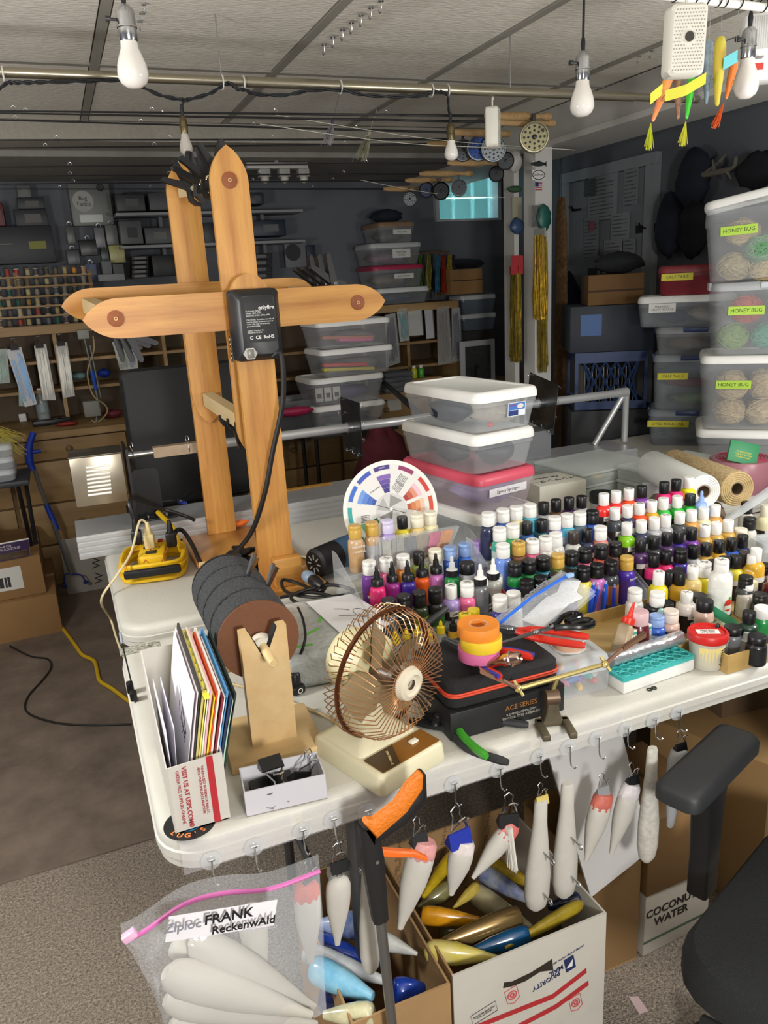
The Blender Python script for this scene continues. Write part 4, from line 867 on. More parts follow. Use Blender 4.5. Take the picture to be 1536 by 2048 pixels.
row(MR, 'second', 1, [(1030, 1124, 'c', 'K', 'green', dict(lab='3a3a9a')), (1058, 1119, 'c', 'K', 'green'), (1086, 1113, 'c', 'K', 'teal blue'), (1115, 1108, 'c', 'G', 'olive'), (1143, 1103, 'c', 'K', 'dark teal'), (1170, 1097, 'c', 'K', 'pink'), (1203, 1090, 'c', 'K', 'coral'), (1231, 1085, 'c', 'K', 'mauve brown')])
row(MR, 'front', 0, [(1053, 1160, 'c', 'K', 'black'), (1081, 1153, 'c', 'K', 'charcoal'), (1110, 1148, 'c', 'K', 'brown'), (1138, 1141, 'c', 'K', 'plum'), (1167, 1134, 'c', 'K', 'yellow'), (1194, 1128, 'c', 'K', 'orchid'), (1222, 1122, 'c', 'K', 'charcoal', dict(lab='a8683c')), (1254, 1113, 'c', 'G', 'violet', dict(lab='5a3fa0', words=(('DecoArt', .066, .008, 'e8e4ea'),), rz=.3))])
row(RR_, 'back', 4, [(1208, 987, 'r', 'W', 'fluorescent red', dict(words=CRE('FLUORESCENT'), rz=.3)), (1232, 982, 'r', 'W', 'fluorescent red'), (1258, 977, 'r', 'W', 'red orange', dict(x=True)), (1284, 972, 'r', 'K', 'purple'), (1329, 964, 'r', 'K', 'hot pink'), (1353, 959, 'r', 'K', 'hot pink'), (1378, 954, 'r', 'W', 'bright yellow')])
row(RR_, 'fourth', 3, [(1230, 1016, 'r', 'W', 'charcoal', dict(words=CRE('PEARLIZED'), rz=.4)), (1255, 1011, 'r', 'W', 'navy'), (1279, 1006, 'r', 'W', 'red orange', dict(x=True)), (1304, 1001, 'r', 'W', 'amber', dict(x=True)), (1327, 996, 'r', 'W', 'bright green'), (1355, 992, 'r', 'W', 'bright green'), (1381, 988, 'r', 'K', 'bright green'), (1404, 982, 'd', 'B', 'periwinkle')])
row(RR_, 'third', 2, [(1254, 1046, 'r', 'W', 'lime', dict(words=CRE('PEARL'), rz=.4)), (1283, 1041, 'r', 'W', 'navy'), (1309, 1035, 'r', 'W', 'silver'), (1332, 1030, 'r', 'W', 'silver', dict(x=True)), (1360, 1024, 'r', 'W', 'charcoal'), (1384, 1020, 'r', 'W', 'peach gold'), (1408, 1015, 'r', 'W', 'cream'), (1431, 1010, 'r', 'W', 'peach gold')])
row(RR_, 'second', 1, [(1281, 1079, 'r', 'K', 'plum'), (1308, 1073, 'r', 'K', 'charcoal'), (1334, 1066, 'r', 'K', 'plum'), (1357, 1062, 'r', 'K', 'deep violet'), (1384, 1056, 'r', 'K', 'purple'), (1410, 1050, 'r', 'W', 'gold', dict(x=True, lab='b8a888')), (1433, 1045, 'r', 'W', 'gold', dict(lab='b8a888')), (1457, 1040, 'r', 'W', 'gold', dict(lab='b8a888'))])
row(RR_, 'front', 0, [(1308, 1109, 'r', 'K', 'hot pink'), (1332, 1103, 'r', 'K', 'hot pink'), (1362, 1098, 'c', 'K', 'deep violet'), (1387, 1092, 'r', 'K', 'silver'), (1413, 1087, 'r', 'K', 'gold'), (1439, 1081, 'r', 'K', 'amber'), (1464, 1077, 'r', 'K', 'blue'), (1486, 1070, 'r', 'K', 'navy')])
row('gap', 'dark', 0, [(1342, 1143, 'r', 'K', 'black'), (1357, 1137, 'r', 'K', 'brown'), (1427, 1121, 'r', 'K', 'charcoal'), (1450, 1114, 'r', 'K', 'silver'), (1472, 1111, 'r', 'K', 'yellow'), (1490, 1104, 'r', 'N', 'plum')], TBL+.001)
ZT = TBL+.0065
row('wooden tray', 'back', 0, [(1270, 1178, 'c', 'W', 'white'), (1318, 1143, 'q', 'W', 'lemon', dict(x=True, lab='c9b88a')), (1360, 1146, 'q', 'K', 'amber', dict(words=(('acrylic ink', .05, .006, 'c8c4b8'), ('transparent', .04, .006, 'c8c4b8')))), (1386, 1132, 'q', 'W', 'sand', dict(x=True, lab='d8d0b8')), (1408, 1124, 'c', 'W', 'lemon', dict(x=True))], ZT, 1.27)
row('wooden tray', 'far right', 0, [(1513, 1097, 'q', 'W', 'amber'), (1506, 1110, 'q', 'W', 'amber'), (1530, 1128, 'c', 'K', 'mauve brown'), (1501, 1138, 'q', 'I', 'cream'), (1548, 1150, 'q', 'W', 'maroon')], ZT, 1.27)
row('wooden tray', 'middle', 0, [(1315, 1184, 'c', 'W', 'pale teal'), (1304, 1212, 'j', 'K', 'charcoal'), (1330, 1204, 'j', 'K', 'black'), (1374, 1184, 'q', 'W', 'pearl', dict(x=True, words=(('PEARLIZED', .058, .0075, '2a2a2a'), ('CREATEX', .04, .011, 'f0eee8'), ('AIRBRUSH', .026, .008, 'c86a4a')), rz=.35)), (1398, 1189, 'j', 'K', 'charcoal'), (1444, 1119, 'b', 'W', 'white', dict(x=True, apple=True, lab='dfe2dc', words=(('WHITE', .03, .009, '2a2a2a'),), rz=.45)), (1492, 1152, 'c', 'K', 'charcoal'), (1495, 1168, 'q', 'W', 'pearl', dict(x=True, lab='d0cec4')), (1521, 1187, 'c', 'K', 'black')], ZT, 1.21)
row('wooden tray', 'front', 0, [(1279, 1222, 'j', 'R', 'maroon'), (1314, 1230, 'c', 'B', 'blue', dict(lab='c8d4e4')), (1342, 1220, 'c', 'S', 'rose beige', dict(lab='1c1a1c', words=(('Multi-Surface', .03, .008, 'f0ece8'),), rz=.35)), (1410, 1200, 'j', 'K', 'rose beige', dict(lab='bfae9a', words=(('DecoArt', .05, .01, '1a1a1a'),), rz=.3))], ZT, 1.162)
row('near wooden tray', 'only', 0, [(1436, 1247, 'd', 'K', 'black'), (1466, 1253, 'j', 'K', 'grey'), (1499, 1223, 'r', 'K', 'bottle green'), (1527, 1214, 'j', 'W', 'green'), (1454, 1262, 'u', 'T', 'clear'), (1490, 1268, 'u', 'T', 'clear', dict(tilt=(.0, .25))), (1515, 1271, 'j', 'K', 'black')], ZT, 1.085)
row('far side', 'dim', 0, [(1494, 1004, 'c', 'K', 'ivory'), (1482, 1057, 'c', 'I', 'ivory'), (1500, 1035, 'c', 'K', 'ivory'), (1532, 1010, 'q', 'I', 'cream')], TBL+.001)
# acrylic stepped racks
ac = M('dfe6ea', .08, alpha=.22)
for rk, lb in ((LR, 'clear acrylic stepped rack at the left carrying paint bottles'), (MR, 'clear acrylic stepped rack in the middle carrying paint bottles'), (RR_, 'clear acrylic stepped rack at the right carrying paint bottles')):
    t = thing('acrylic_rack', lb, 'rack', (0, 0, 0), group='stepped paint racks')
    x0 = min(p[0] for r in ROWY[rk] for p in r[2])-.027; x1 = max(p[0] for r in ROWY[rk] for p in r[2])+.024
    rows_ = sorted(ROWY[rk]); prof = []
    for k, zb, ys in rows_:
        ya = min(p[1] for p in ys)-.0215; yb = max(p[1] for p in ys)+.0215
        MB().box(x0+.003, x1-.003, ya, yb, zb-.0035, zb-.0005).build('shelf', ac, t)
        MB().box(x0+.003, x1-.003, ya-.0015, ya, zb-.012 if k else TBL+.0008, zb-.0005).build('riser', ac, t)
        prof.append((ya, yb, zb))
    ya0 = prof[0][0]; yb1 = prof[-1][1]; z1 = prof[-1][2]
    for x in (x0, x1):
        MB().prism([(ya0-.006, TBL+.0006), (yb1, TBL+.0006), (yb1, z1+.05), (yb1-.03, z1+.05), (ya0-.006, TBL+.04)], -.0012, .0012).build('side_panel', ac, t, MX.Translation((x, 0, 0)) @ R(PI/2, 0, PI/2))
# wooden trays
wt_ = wood('cdb076', 'b08f52', 'x', 8)
def tray(label, x0, x1, y0, y1, h):
    t = thing('wooden_tray', label, 'tray', (0, 0, 0), group='wooden trays of paint bottles')
    MB().box(x0, x1, y0, y1, TBL+.0005, TBL+.006).build('floor_board', wt_, t)
    for a in ((x0, x1, y0, y0+.004), (x0, x1, y1-.004, y1), (x0, x0+.004, y0+.004, y1-.004), (x1-.004, x1, y0+.004, y1-.004)):
        MB().box(a[0], a[1], a[2], a[3], TBL+.006, TBL+h).build('side', wt_, t)
tray('shallow pale wooden tray holding large paint bottles behind the red lidded tub', .935, 1.52, 1.132, 1.34, .034)
tray('shallow pale wooden tray at the right table edge holding dark bottles', 1.122, 1.56, 1.03, 1.126, .04)
# ================================================================ hooks and unpainted lures along the near table edge
LW = M('c2bfb7', .6, noise=.06, nscale=40); SK = M('dfe3e6', .15, alpha=.28)
LPROF = {'fat': [(0, .35), (.04, .75), (.12, .97), (.25, 1), (.45, .92), (.7, .6), (.92, .28), (.99, .22), (1, .1)],
         'pencil': [(0, .4), (.02, .5), (.2, .55), (.45, .8), (.65, 1), (.85, 1), (.95, .8), (1, .35)],
         'plug': [(0, .7), (.02, .85), (.1, 1), (.3, 1), (.6, .8), (.85, .5), (.98, .35), (1, .15)]}
def lure(label, p0, p1, w, mat=None, kind='fat', hole=None, flat=.75, grp=None, cat='lure', eyes=(), tape=None, bands=None):
    p0, p1 = V(p0), V(p1); L = (p1-p0).length
    t = thing('wooden_lure', label, cat, T=look(p0, p1), group=grp)
    MB().lathe([(max(1e-4, w/2*r), L*z) for z, r in LPROF[kind]], 20, None, flat, 1).build('lure_body', mat or LW, t)
    if hole:
        for z in (hole if isinstance(hole, tuple) else (hole,)):
            rr = w/2*.86
            MB().ring(.006, .0012, R(PI/2+.1, 0, 0, (0, -rr if kind != 'x' else rr, L*z)), 14, 5).lathe([(.0001, 0), (.0055, 0), (.0055, .002), (.0001, .002)], 14, R(PI/2, 0, 0, (0, -rr+.002, L*z))).build('eye_socket', M('a89c88', .7), t)
    for z, sx in eyes:
        MB().tube([(sx*w*.3, 0, L*z), (sx*(w*.5+.014), 0, L*z)], .0014, 6).ring(.005, .0014, R(PI/2, 0, 0, (sx*(w*.5+.018), 0, L*z)), 14, 6).build('screw_eye', STEEL, t)
    if tape:
        MB().lathe([(w*.36, -.008), (w*.46, 0), (w*.5, .02), (w*.44, .026)], 10, None, flat, 1).build('tape_wrap', M(tape, .55, noise=.3, nscale=60), t)
    if bands:
        for z0, z1, c in bands:
            pr = [(w/2*r*1.01, L*z) for z, r in LPROF[kind] if z0 <= z <= z1]
            if len(pr) > 1: MB().lathe(pr, 20, None, flat, 1, False).build('paint_band', M(c, .3), t)
    return t
HY = 1.0185
hooks = [(425, 1740), (508, 1700), (603, 1660), (665, 1638), (733, 1625), (905, 1588), (995, 1560), (1075, 1540), (1133, 1526), (1190, 1508), (1248, 1486), (1303, 1466), (1352, 1438)]
for k, (px, py) in enumerate(hooks):
    p = PY(px, py, HY); p.z = min(max(p.z, .705), .728)
    h = thing('suction_hook', 'clear suction hook on the table edge, %s from the left corner' % (ORD[k] if k < 12 else 'thirteenth'), 'hook', (p.x, HY-.002, p.z), group='suction hooks on the table edge')
    MB().lathe([(.016, 0), (.0155, .0015), (.009, .003), (.006, .006), (.0001, .006)], 24, FRONT).build('suction_cup', SK, h)
    MB().tube([(-.006, -.007, .006), (.006, -.007, .006), (0, -.008, .004), (0, -.009, -.02), (0, -.012, -.03), (.002, -.02, -.032), (.003, -.024, -.026)], .0014, 6).build('wire_hook', CHROME, h)
# clear tape along the edge
for k, (x0, x1) in enumerate(((.05, .22), (.24, .42), (.45, .66), (.68, .86))):
    g = [[(x, 1.0190-.0004*math.sin(x*60), z) for x in (x0, (x0+x1)/2, x1)] for z in (.692, .715, .735)]+[[(x, 1.045, TBL+.0006) for x in (x0, (x0+x1)/2, x1)]]
    tag(MB().sheet(g).build('clear_tape', M('e8e6ee', .12, alpha=.22)), 'strip of clear packing tape on the table edge, %s from left' % ORD[k], 'tape', 'clear tape strips on the table edge')
HG = 'unpainted lures hanging from the table edge'
hp = lambda px, py, y=.995: PY(px, py, y)
lure('white hanging lure with orange taped head beside the zip bag', hp(612, 1772), hp(622, 1925), .045, tape='d8543c', grp=HG)
bclip('black binder clip holding the orange taped white lure', R(.2, 0, .4, hp(622, 1752)), .95, grp='binder clips on hanging lures')
lure('white hanging lure with silver metal lip, second from the zip bag', hp(677, 1752), hp(675, 1890), .042, grp=HG)
t = thing('metal_lip', 'bent silver metal lip on the second hanging lure', 'lip', T=R(PI/2, 0, 0, hp(678, 1745)))
MB().prism([(-.019, .018), (.019, .018), (.021, .006), (.017, -.012), (.02, -.024), (-.02, -.024), (-.017, -.012), (-.021, .006)], -.0006, .0006).build('lip_plate', M('a9abae', .2, 1), t); MB().ring(.004, .001, MX.Translation((0, -.006, .002)), 14, 5).build('lip_ring', CHROME, t)
bclip('black binder clip with two wire handles on the metal lip', R(.1, 0, 0, hp(678, 1722)), .9, grp='binder clips on hanging lures')
lure('long white pencil lure hanging behind the grabber', hp(733, 1690), hp(742, 1945), .036, kind='pencil', eyes=((.3, -1), (.62, -1)), grp=HG)
lure('white hanging lure with pink taped head right of the grabber', hp(848, 1690), hp(800, 1858), .052, tape='d89a98', hole=.3, grp=HG)
bclip('grey binder clip on the pink taped lure', R(.15, 0, .2, hp(838, 1668)), .95, '2a2b2e', 'binder clips on hanging lures')
lure('white hanging lure held by a blue clip', hp(927, 1690), hp(902, 1790), .046, tape='dcd2d0', grp=HG)
bclip('blue binder clip holding a white lure over the postal carton', R(.1, 0, .1, hp(918, 1662)), 1.35, '23339a', 'binder clips on hanging lures')
lure('white hanging lure with bristle tail', hp(1022, 1655), hp(945, 1757), .04, tape='cc6a66', grp=HG)
t = thing('bristle_tail', 'white bristle tail tied beside the hanging lure', 'tail', T=look(hp(1018, 1655, .985), hp(1024, 1735, .985)))
mb = MB()
for k in range(60):
    a = k*2.4; r = .002+.012*math.sqrt(k/60); mb.tube([(r*.5*math.cos(a), r*.4*math.sin(a), 0), (r*1.2*math.cos(a), r*.5*math.sin(a), .085)], .0006, 3)
o = mb.build('bristles', M('e2e0d8', .6), t); o['kind'] = 'stuff'
bclip('black binder clip above the bristle tail', R(.1, .1, -.2, hp(1018, 1628)), 1.15, grp='binder clips on hanging lures')
lure('long white pencil lure with eye hole, gold clip on top', hp(1082, 1600), hp(1072, 1818), .05, kind='pencil', hole=.84, eyes=((.42, 1), (.78, 1)), grp=HG)
bclip('small gold binder clip on the white pencil lure', R(.1, 0, 0, hp(1084, 1592)), .75, 'c8b468', 'binder clips on hanging lures')
lure('long white pencil lure hung by its eye, right of the gold clip', hp(1135, 1566), hp(1128, 1793), .05, kind='pencil', hole=.88, eyes=((.42, 1), (.75, 1)), grp=HG)
lure('white hanging lure with red and white taped head', hp(1206, 1595), hp(1172, 1722), .046, tape='c86a5c', hole=.3, grp=HG)
bclip('silver binder clip on the red and white taped lure', R(.1, 0, 0, hp(1206, 1574)), .8, '8a8c90', 'binder clips on hanging lures')
lure('white hanging lure tilted left with plain white tape', hp(1262, 1575), hp(1222, 1708), .044, tape='d8d2d6', hole=.3, grp=HG)
bclip('dark binder clip on the plain taped tilted lure', R(.1, 0, 0, hp(1266, 1552)), .8, grp='binder clips on hanging lures')
lure('speckled white pencil lure with two wire staples near the armrest', hp(1305, 1495), hp(1293, 1722), .044, M('cfccc2', .6, noise=.25, nscale=90), 'pencil', (.42, .68), grp=HG)
lure('grey lure half hidden behind the armrest', hp(1358, 1500, 1.0), hp(1340, 1655, 1.0), .042, M('a9aaac', .5), 'plug', grp=HG)
bclip('dark binder clip hanging right above the armrest', R(.1, 0, 0, hp(1362, 1486, 1.0)), .8, grp='binder clips on hanging lures')
# ================================================================ zip bag with lures
YB_ = .955
zip_ = [PY(px, py, YB_) for px, py in ((247, 1884), (290, 1862), (370, 1808), (450, 1786), (540, 1778), (640, 1742))]
bot = [PY(px, py, YB_) for px, py in ((318, 1960), (322, 2030), (345, 2090), (440, 2110), (560, 2080), (652, 2020))]
zc = curve(zip_, 4); bc = curve(bot, 4)
t = thing('zip_bag', 'clear zip bag with pink zipper and handwritten white label', 'bag', (0, 0, 0))
def bagside(sg):
    g = []
    for i in range(11):
        u = i/10; row_ = []
        for j, (a, b) in enumerate(zip(zc, bc)):
            v = j/(len(zc)-1); bulge = .055*math.sin(PI*u)**.8*math.sin(PI*min(1, max(0, v*.9+.08)))
            p = a.lerp(b, u); row_.append((p.x, p.y-sg*bulge+.003*math.sin(9*u+14*v), p.z))
        g.append(row_)
    return g
film = M('e6eaf0', .08, alpha=.2, bump=.5, bscale=18)
MB().sheet(bagside(1)).build('front_film', film, t); MB().sheet(bagside(-1)).build('back_film', film, t)
MB().tube(zc, .0035, 8).build('zipper', M('d06ab0', .35), t)
MB().rbox(.02, .012, .012, .002, R(rz=0, ry=-.4, loc=zc[2])).build('slider', M('e8b8d8', .3), t)
zt = [p+V((0, .001, .03)) for p in zc]; MB().sheet([[tuple(p) for p in zc], [tuple(p) for p in zt]]).build('top_flap', film, t)
g = []; GB = bagside(1.04)
for i in range(3, 7):
    u = (i-3)/3
    g.append([PY(px, py, YB_-.046-.012*math.sin(PI*(k+1)/8)) for k, (px, py) in enumerate([(338+(555-338)*q/6-8*u, 1833+52*u-34*q/6) for q in range(7)])])
MB().sheet(g).build('write_on_label', M('eceaf0', .5), t)
pc = PY(395, 1855, YB_-.064); px_ = PY(555, 1825, YB_-.064); tilt = math.atan2(px_.z-pc.z, px_.x-pc.x)
LT = lambda px, py: MX.Translation(PY(px, py, YB_-.0665)) @ R(PI/2, 0, 0) @ R(rz=tilt)
text('lettering', 'Ziploc', .019, M('8a8a94', .5), t, LT(366, 1853), bold=True)
text('handwriting', 'FRANK', .021, M('15151a', .5), t, LT(458, 1833), bold=True)
text('handwriting', 'ReckenwAld', .0175, M('15151a', .5), t, LT(488, 1850), bold=True)
text('lettering', 'POWERSHIELD', .007, M('c4c2cc', .5), t, LT(522, 1858))
BG = 'white lures inside the zip bag'
for k, (a, b, w_, y, d_) in enumerate((((385, 1880), (630, 2015), .055, .955, 'upper right'), ((330, 1945), (625, 2030), .06, .935, 'largest'), ((330, 2000), (635, 2048), .05, .945, 'lower'), ((345, 1890), (480, 1960), .04, .975, 'short upper'), ((340, 2050), (620, 2080), .05, .955, 'lowest'), ((500, 1810), (525, 1975), .045, .985, 'upright'))):
    lure('%s white wooden lure inside the zip bag' % d_, PY(*a, y), PY(*b, y), w_, M('c4c0b6', .55), 'fat', .22 if k < 3 else None, grp=BG)
# ================================================================ cartons of finished lures
def carton(name, label, x0, x1, y0, y1, h, mat, inner, tilt=0, flaps=True, z0=.0005):
    t = thing(name, label, 'box', (0, 0, z0)); w_ = .004
    MB().box(x0, x1, y0, y1, 0, .004).build('bottom', inner, t)
    MB().box(x0, x1, y0, y0+w_, .004, h).build('front_panel', mat, t)
    MB().box(x0, x1, y1-w_, y1, .004, h+.012).build('back_panel', inner, t)
    MB().box(x0, x0+w_, y0+w_, y1-w_, .004, h).build('side_panel', inner, t); MB().box(x1-w_, x1, y0+w_, y1-w_, .004, h).build('side_panel', mat, t)
    return t
cb = M('a58359', .85, noise=.1, nscale=12); wb = M('c6c2b8', .75, noise=.05, nscale=14)
t = carton('postal_carton', 'open white postal carton of painted lures under the table', .462, .79, .962, 1.3, .36, wb, cb)
FYp = .962
fp = lambda px, py: (PY(px, py, FYp).x, PY(px, py, FYp).z)
ON = MX.Translation((0, FYp-.0004, 0)) @ FRONT
for pts_ in (((920, 2062), (1105, 1988), (1172, 1936), (1173, 1945), (1106, 1997), (920, 2071)), ((1010, 2062), (1112, 2008), (1176, 1961), (1177, 1970), (1113, 2017), (1010, 2071))):
    MB().prism([fp(*q) for q in pts_][::-1], 0, .0006).build('red_stripe', M('b02a30', .6), t, ON)
MB().prism([fp(*q) for q in ((1006, 1976), (1008, 1965), (1024, 1963), (1062, 1945), (1104, 1918), (1106, 1940), (1080, 1943), (1050, 1962), (1024, 1972))][::-1], 0, .0008).build('hand_slot', M('2a2218', .9), t, ON)
dkb = M('1d2a5a', .6)
UT = lambda px, py, r_=0: MX.Translation((fp(px, py)[0], FYp-.0008, fp(px, py)[1])) @ FRONT @ R(rz=PI+.2+r_)
text('lettering', 'PRIORITY', .0145, dkb, t, UT(1092, 1962), bold=True); text('lettering', 'MAIL', .0145, dkb, t, UT(1112, 1941), bold=True)
text('lettering', 'UNITED STATES POSTAL SERVICE', .0055, dkb, t, UT(1132, 1912))
MB().box(-.011, .011, -.016, .016, 0, .0006).build('eagle_mark', dkb, t, UT(1139, 1927)); MB().prism([(-.008, -.008), (.009, .006), (-.004, .008)], .0007, .0012).build('eagle_wing', WHITE, t, UT(1139, 1927))
for px, py in ((1024, 1990), (1151, 2005)):
    MB().ring(.009, .0011, UT(px, py), 20, 5).ring(.004, .0014, UT(px, py), 12, 5).build('red_seal', M('c04a4e', .6), t)
    MB().tube([UT(px, py) @ V(q) for q in ((-.013, -.017, 0), (-.013, .014, 0), (0, .021, 0), (.013, .014, 0), (.013, -.017, 0))], .0007, 4, None, True).build('seal_frame', M('c04a4e', .6), t)
MB().tube([UT(968, 2026) @ V(q) for q in ((-.026, -.012, 0), (-.026, .012, 0), (.026, .012, 0), (.026, -.012, 0))], .0006, 4, None, True).build('print_frame', M('4a4a4e', .6), t)
text('lettering', 'PRIORITY MAIL\nPOSTAGE REQUIRED', .005, M('4a4a4e', .6), t, UT(968, 2026))
for i in range(4):
    for j in range(6): text('print', 'Thank you   Priority' if (i+j) % 2 else 'Priority   Thank you', .012, M('6a5030', .8), t, MX.Translation((.5+.055*j, 1.2958, .33-.04*i)) @ FRONT @ R(rz=1.4))
glz = lambda c, c2=None: M(c, .18, noise=.4 if not c2 else 1, nscale=22, coat=.5, col2=c2)
PL = 'painted lures in the postal carton'
for lb, a, b, z, w_, m_, kd in (('metallic bronze lure with red eye on top of the postal carton', (1040, 1832), (872, 1892), .345, .05, M('8a7248', .2, .6), 'plug'), ('glossy blue lure beneath the bronze one', (1057, 1868), (930, 1908), .335, .042, glz('14507e'), 'plug'), ('flat orange yellow lure at the left of the postal carton', (843, 1830), (965, 1842), .33, .04, glz('d8961c'), 'plug'), ('cream lure with yellow spot at the front of the postal carton', (848, 1902), (995, 1915), .34, .048, glz('d2c48c', 'c8b83c'), 'fat'), ('cream grey lure with dark eye hole in the postal carton', (945, 1785), (1068, 1862), .31, .052, glz('b0a884'), 'plug'), ('white lure with blue back in the postal carton', (960, 1742), (1062, 1803), .32, .045, glz('b4b8b0', '4a5a9a'), 'plug'), ('yellow lure at the rear of the postal carton', (985, 1728), (1075, 1775), .335, .034, glz('b89a1e'), 'plug'), ('yellow lure standing at the left rear of the postal carton', (905, 1712), (845, 1795), .33, .034, glz('d0b020'), 'plug'), ('olive grey lure at the left of the postal carton', (905, 1775), (835, 1815), .31, .04, glz('8a8458'), 'fat'), ('slim pale yellow lure crossing the pile', (957, 1770), (905, 1818), .335, .026, glz('c8b050'), 'fat'), ('long olive yellow lure along the carton front wall', (1165, 1806), (1010, 1896), .345, .03, glz('a8922c'), 'fat'), ('dark navy lure at the right of the postal carton', (1168, 1800), (1095, 1815), .32, .04, glz('1a2440'), 'plug'), ('grey green lure deep in the postal carton', (880, 1870), (1000, 1850), .27, .05, glz('6a6a4c'), 'fat'), ('brown lure deep at the right of the postal carton', (1120, 1845), (1030, 1880), .27, .05, glz('5a4a30'), 'fat')):
    lure(lb, PZ(*a, z), PZ(*b, z-.01), w_, m_, kd, .2 if 'eye' in lb else None, grp=PL, flat=.8)
t = carton('brown_carton', 'open plain brown carton of blue lures beside the postal carton', .27, .452, .952, 1.3, .36, cb, cb)
BLU = 'blue and white lures in the brown carton'
for lb, a, b, z, w_, m_, kd in (('white speckled lure with steel tip in the brown carton', (745, 1872), (835, 1908), .36, .036, glz('d0d0cc', 'a8a8a4'), 'fat'), ('light blue swirl painted lure in the brown carton', (625, 1935), (748, 1995), .36, .055, glz('4a9ac8', '9ad0e4'), 'plug'), ('cream lure with dark eye at the bottom left of the brown carton', (748, 2028), (645, 2030), .35, .042, glz('d4cfa8'), 'plug'), ('blue and white lure at the back of the brown carton', (735, 1850), (630, 1850), .34, .055, glz('2a5ab4', 'b8c4d8'), 'plug'), ('white lure with red eyes across the brown carton', (610, 1905), (770, 1962), .345, .045, glz('c8c8c4', '9aa0a8'), 'plug'), ('deep blue lure at the right of the brown carton', (788, 1985), (850, 1975), .33, .05, glz('1a3a9a'), 'plug'), ('royal blue lure under the white one in the brown carton', (620, 1890), (740, 1925), .31, .06, glz('2348b0'), 'plug'), ('navy lure deep in the brown carton', (640, 1990), (740, 2010), .29, .06, glz('16286a'), 'plug')):
    lure(lb, PZ(*a, z), PZ(*b, z-.01), w_, m_, kd, (.15, .6) if 'red eyes' in lb else (.2 if 'eye' in lb else None), grp=BLU, flat=.85)
# cartons further under the table
t = carton('dim_carton', 'plain brown carton standing on the floor under the table', .885, 1.01, 1.12, 1.4, .27, M('8a6a42', .85), cb)
t = thing('coconut_carton', 'low white carton with black print partly behind the chair', 'box', (1.12, 1.24, .0005), .04)
MB().rbox(.2, .24, .17, .003).build('carton_body', M('cfc8ba', .8), t); text('lettering', 'COCONUT\nWATER', .03, M('2a2620', .7), t, MX.Translation((-.02, -.1206, .1)) @ FRONT, bold=True); MB().box(-.1, .1, -.1206, -.1202, .035, .042).build('green_line', M('5a6a5a', .7), t)
t = thing('top_carton', 'closed brown carton on the white printed carton', 'box', (1.12, 1.24, .1715), .02); MB().rbox(.2, .25, .2, .003).build('carton_body', M('86663e', .85), t); MB().box(-.005, .005, -.12, .12, .2, .2006).build('seam', M('5a4428', .8), t)
t = thing('arrow_carton', 'brown carton printed with two black bars at far right', 'box', (1.42, 1.28, .0005), .35); MB().rbox(.25, .3, .42, .003).build('carton_body', M('8e7046', .85), t)
for x in (-.03, .02): MB().box(x-.006, x+.006, -.1508, -.1502, .3, .37).build('arrow_print', M('1c1812', .8), t)
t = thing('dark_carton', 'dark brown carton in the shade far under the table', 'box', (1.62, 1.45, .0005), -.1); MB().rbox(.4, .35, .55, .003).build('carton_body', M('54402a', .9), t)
q = [PY(1095, 1560, 1.06), PY(1240, 1500, 1.1), PY(1302, 1700, 1.1), PY(1182, 1795, 1.06)]
q = [q[0]+V((0, 0, .06)), q[1]+V((0, 0, .05)), q[2], q[3]]
t = MB().loft([[tuple(p) for p in q], [tuple(p+V((0, .006, 0))) for p in q]]).build('foam_board', M('c9c8c6', .6)); tag(t, 'plain white foam board leaning behind the hanging lures', 'board')
# ================================================================ grabber tool
t = thing('reach_grabber', 'black and orange reach grabber leaning on the table edge', 'grabber', (0, 0, 0))
GY = .925
PT = lambda px, py, y=GY: PY(px, py, y)
def sweep(pts, w_, d_, mat, nm):
    mb = MB(); rings = []
    for i, p in enumerate(pts):
        a = pts[max(0, i-1)]; b = pts[min(len(pts)-1, i+1)]; tg = (b-a).normalized(); sd = V((0, 1, 0)); n_ = tg.cross(sd).normalized()
        ww = w_[i] if isinstance(w_, list) else w_
        rings.append([p+n_*ww*x+sd*d_*y for x, y in ((-1, -.6), (-.6, -1), (.6, -1), (1, -.6), (1, .6), (.6, 1), (-.6, 1), (-1, .6))])
    return MB().loft(rings).build(nm, mat, t)
bkp = M('1a1a1c', .5); org = M('e07a1e', .5, bump=.4, bscale=160)
sweep([PT(735, 1650), PT(745, 1720), PT(760, 1838)], [.014, .017, .012], .011, bkp, 'grip_stem')
sweep([PT(728, 1645), PT(745, 1672), PT(800, 1632), PT(838, 1590), PT(843, 1545)], [.006, .014, .016, .012, .004], .011, bkp, 'grip_handle')
sweep([PT(730, 1640, GY-.006), PT(748, 1655, GY-.006), PT(800, 1612, GY-.006), PT(828, 1570, GY-.006), PT(840, 1545, GY-.006)], [.004, .017, .014, .014, .003], .008, org, 'orange_grip')
sweep([PT(757, 1703), PT(790, 1706), PT(825, 1706), PT(852, 1716)], [.006, .006, .005, .003], .006, M('e86a1e', .45), 'trigger')
MB().tube([PT(760, 1830), PT(783, 2030)+V((.012, .0, -.37))], .0085, 14).build('shaft', M('8d8f92', .3, .9), t)
MB().lathe([(.003, -.0125), (.003, .0125)], 8, R(PI/2, 0, 0, PT(749, 1715))).build('pin', STEEL, t)
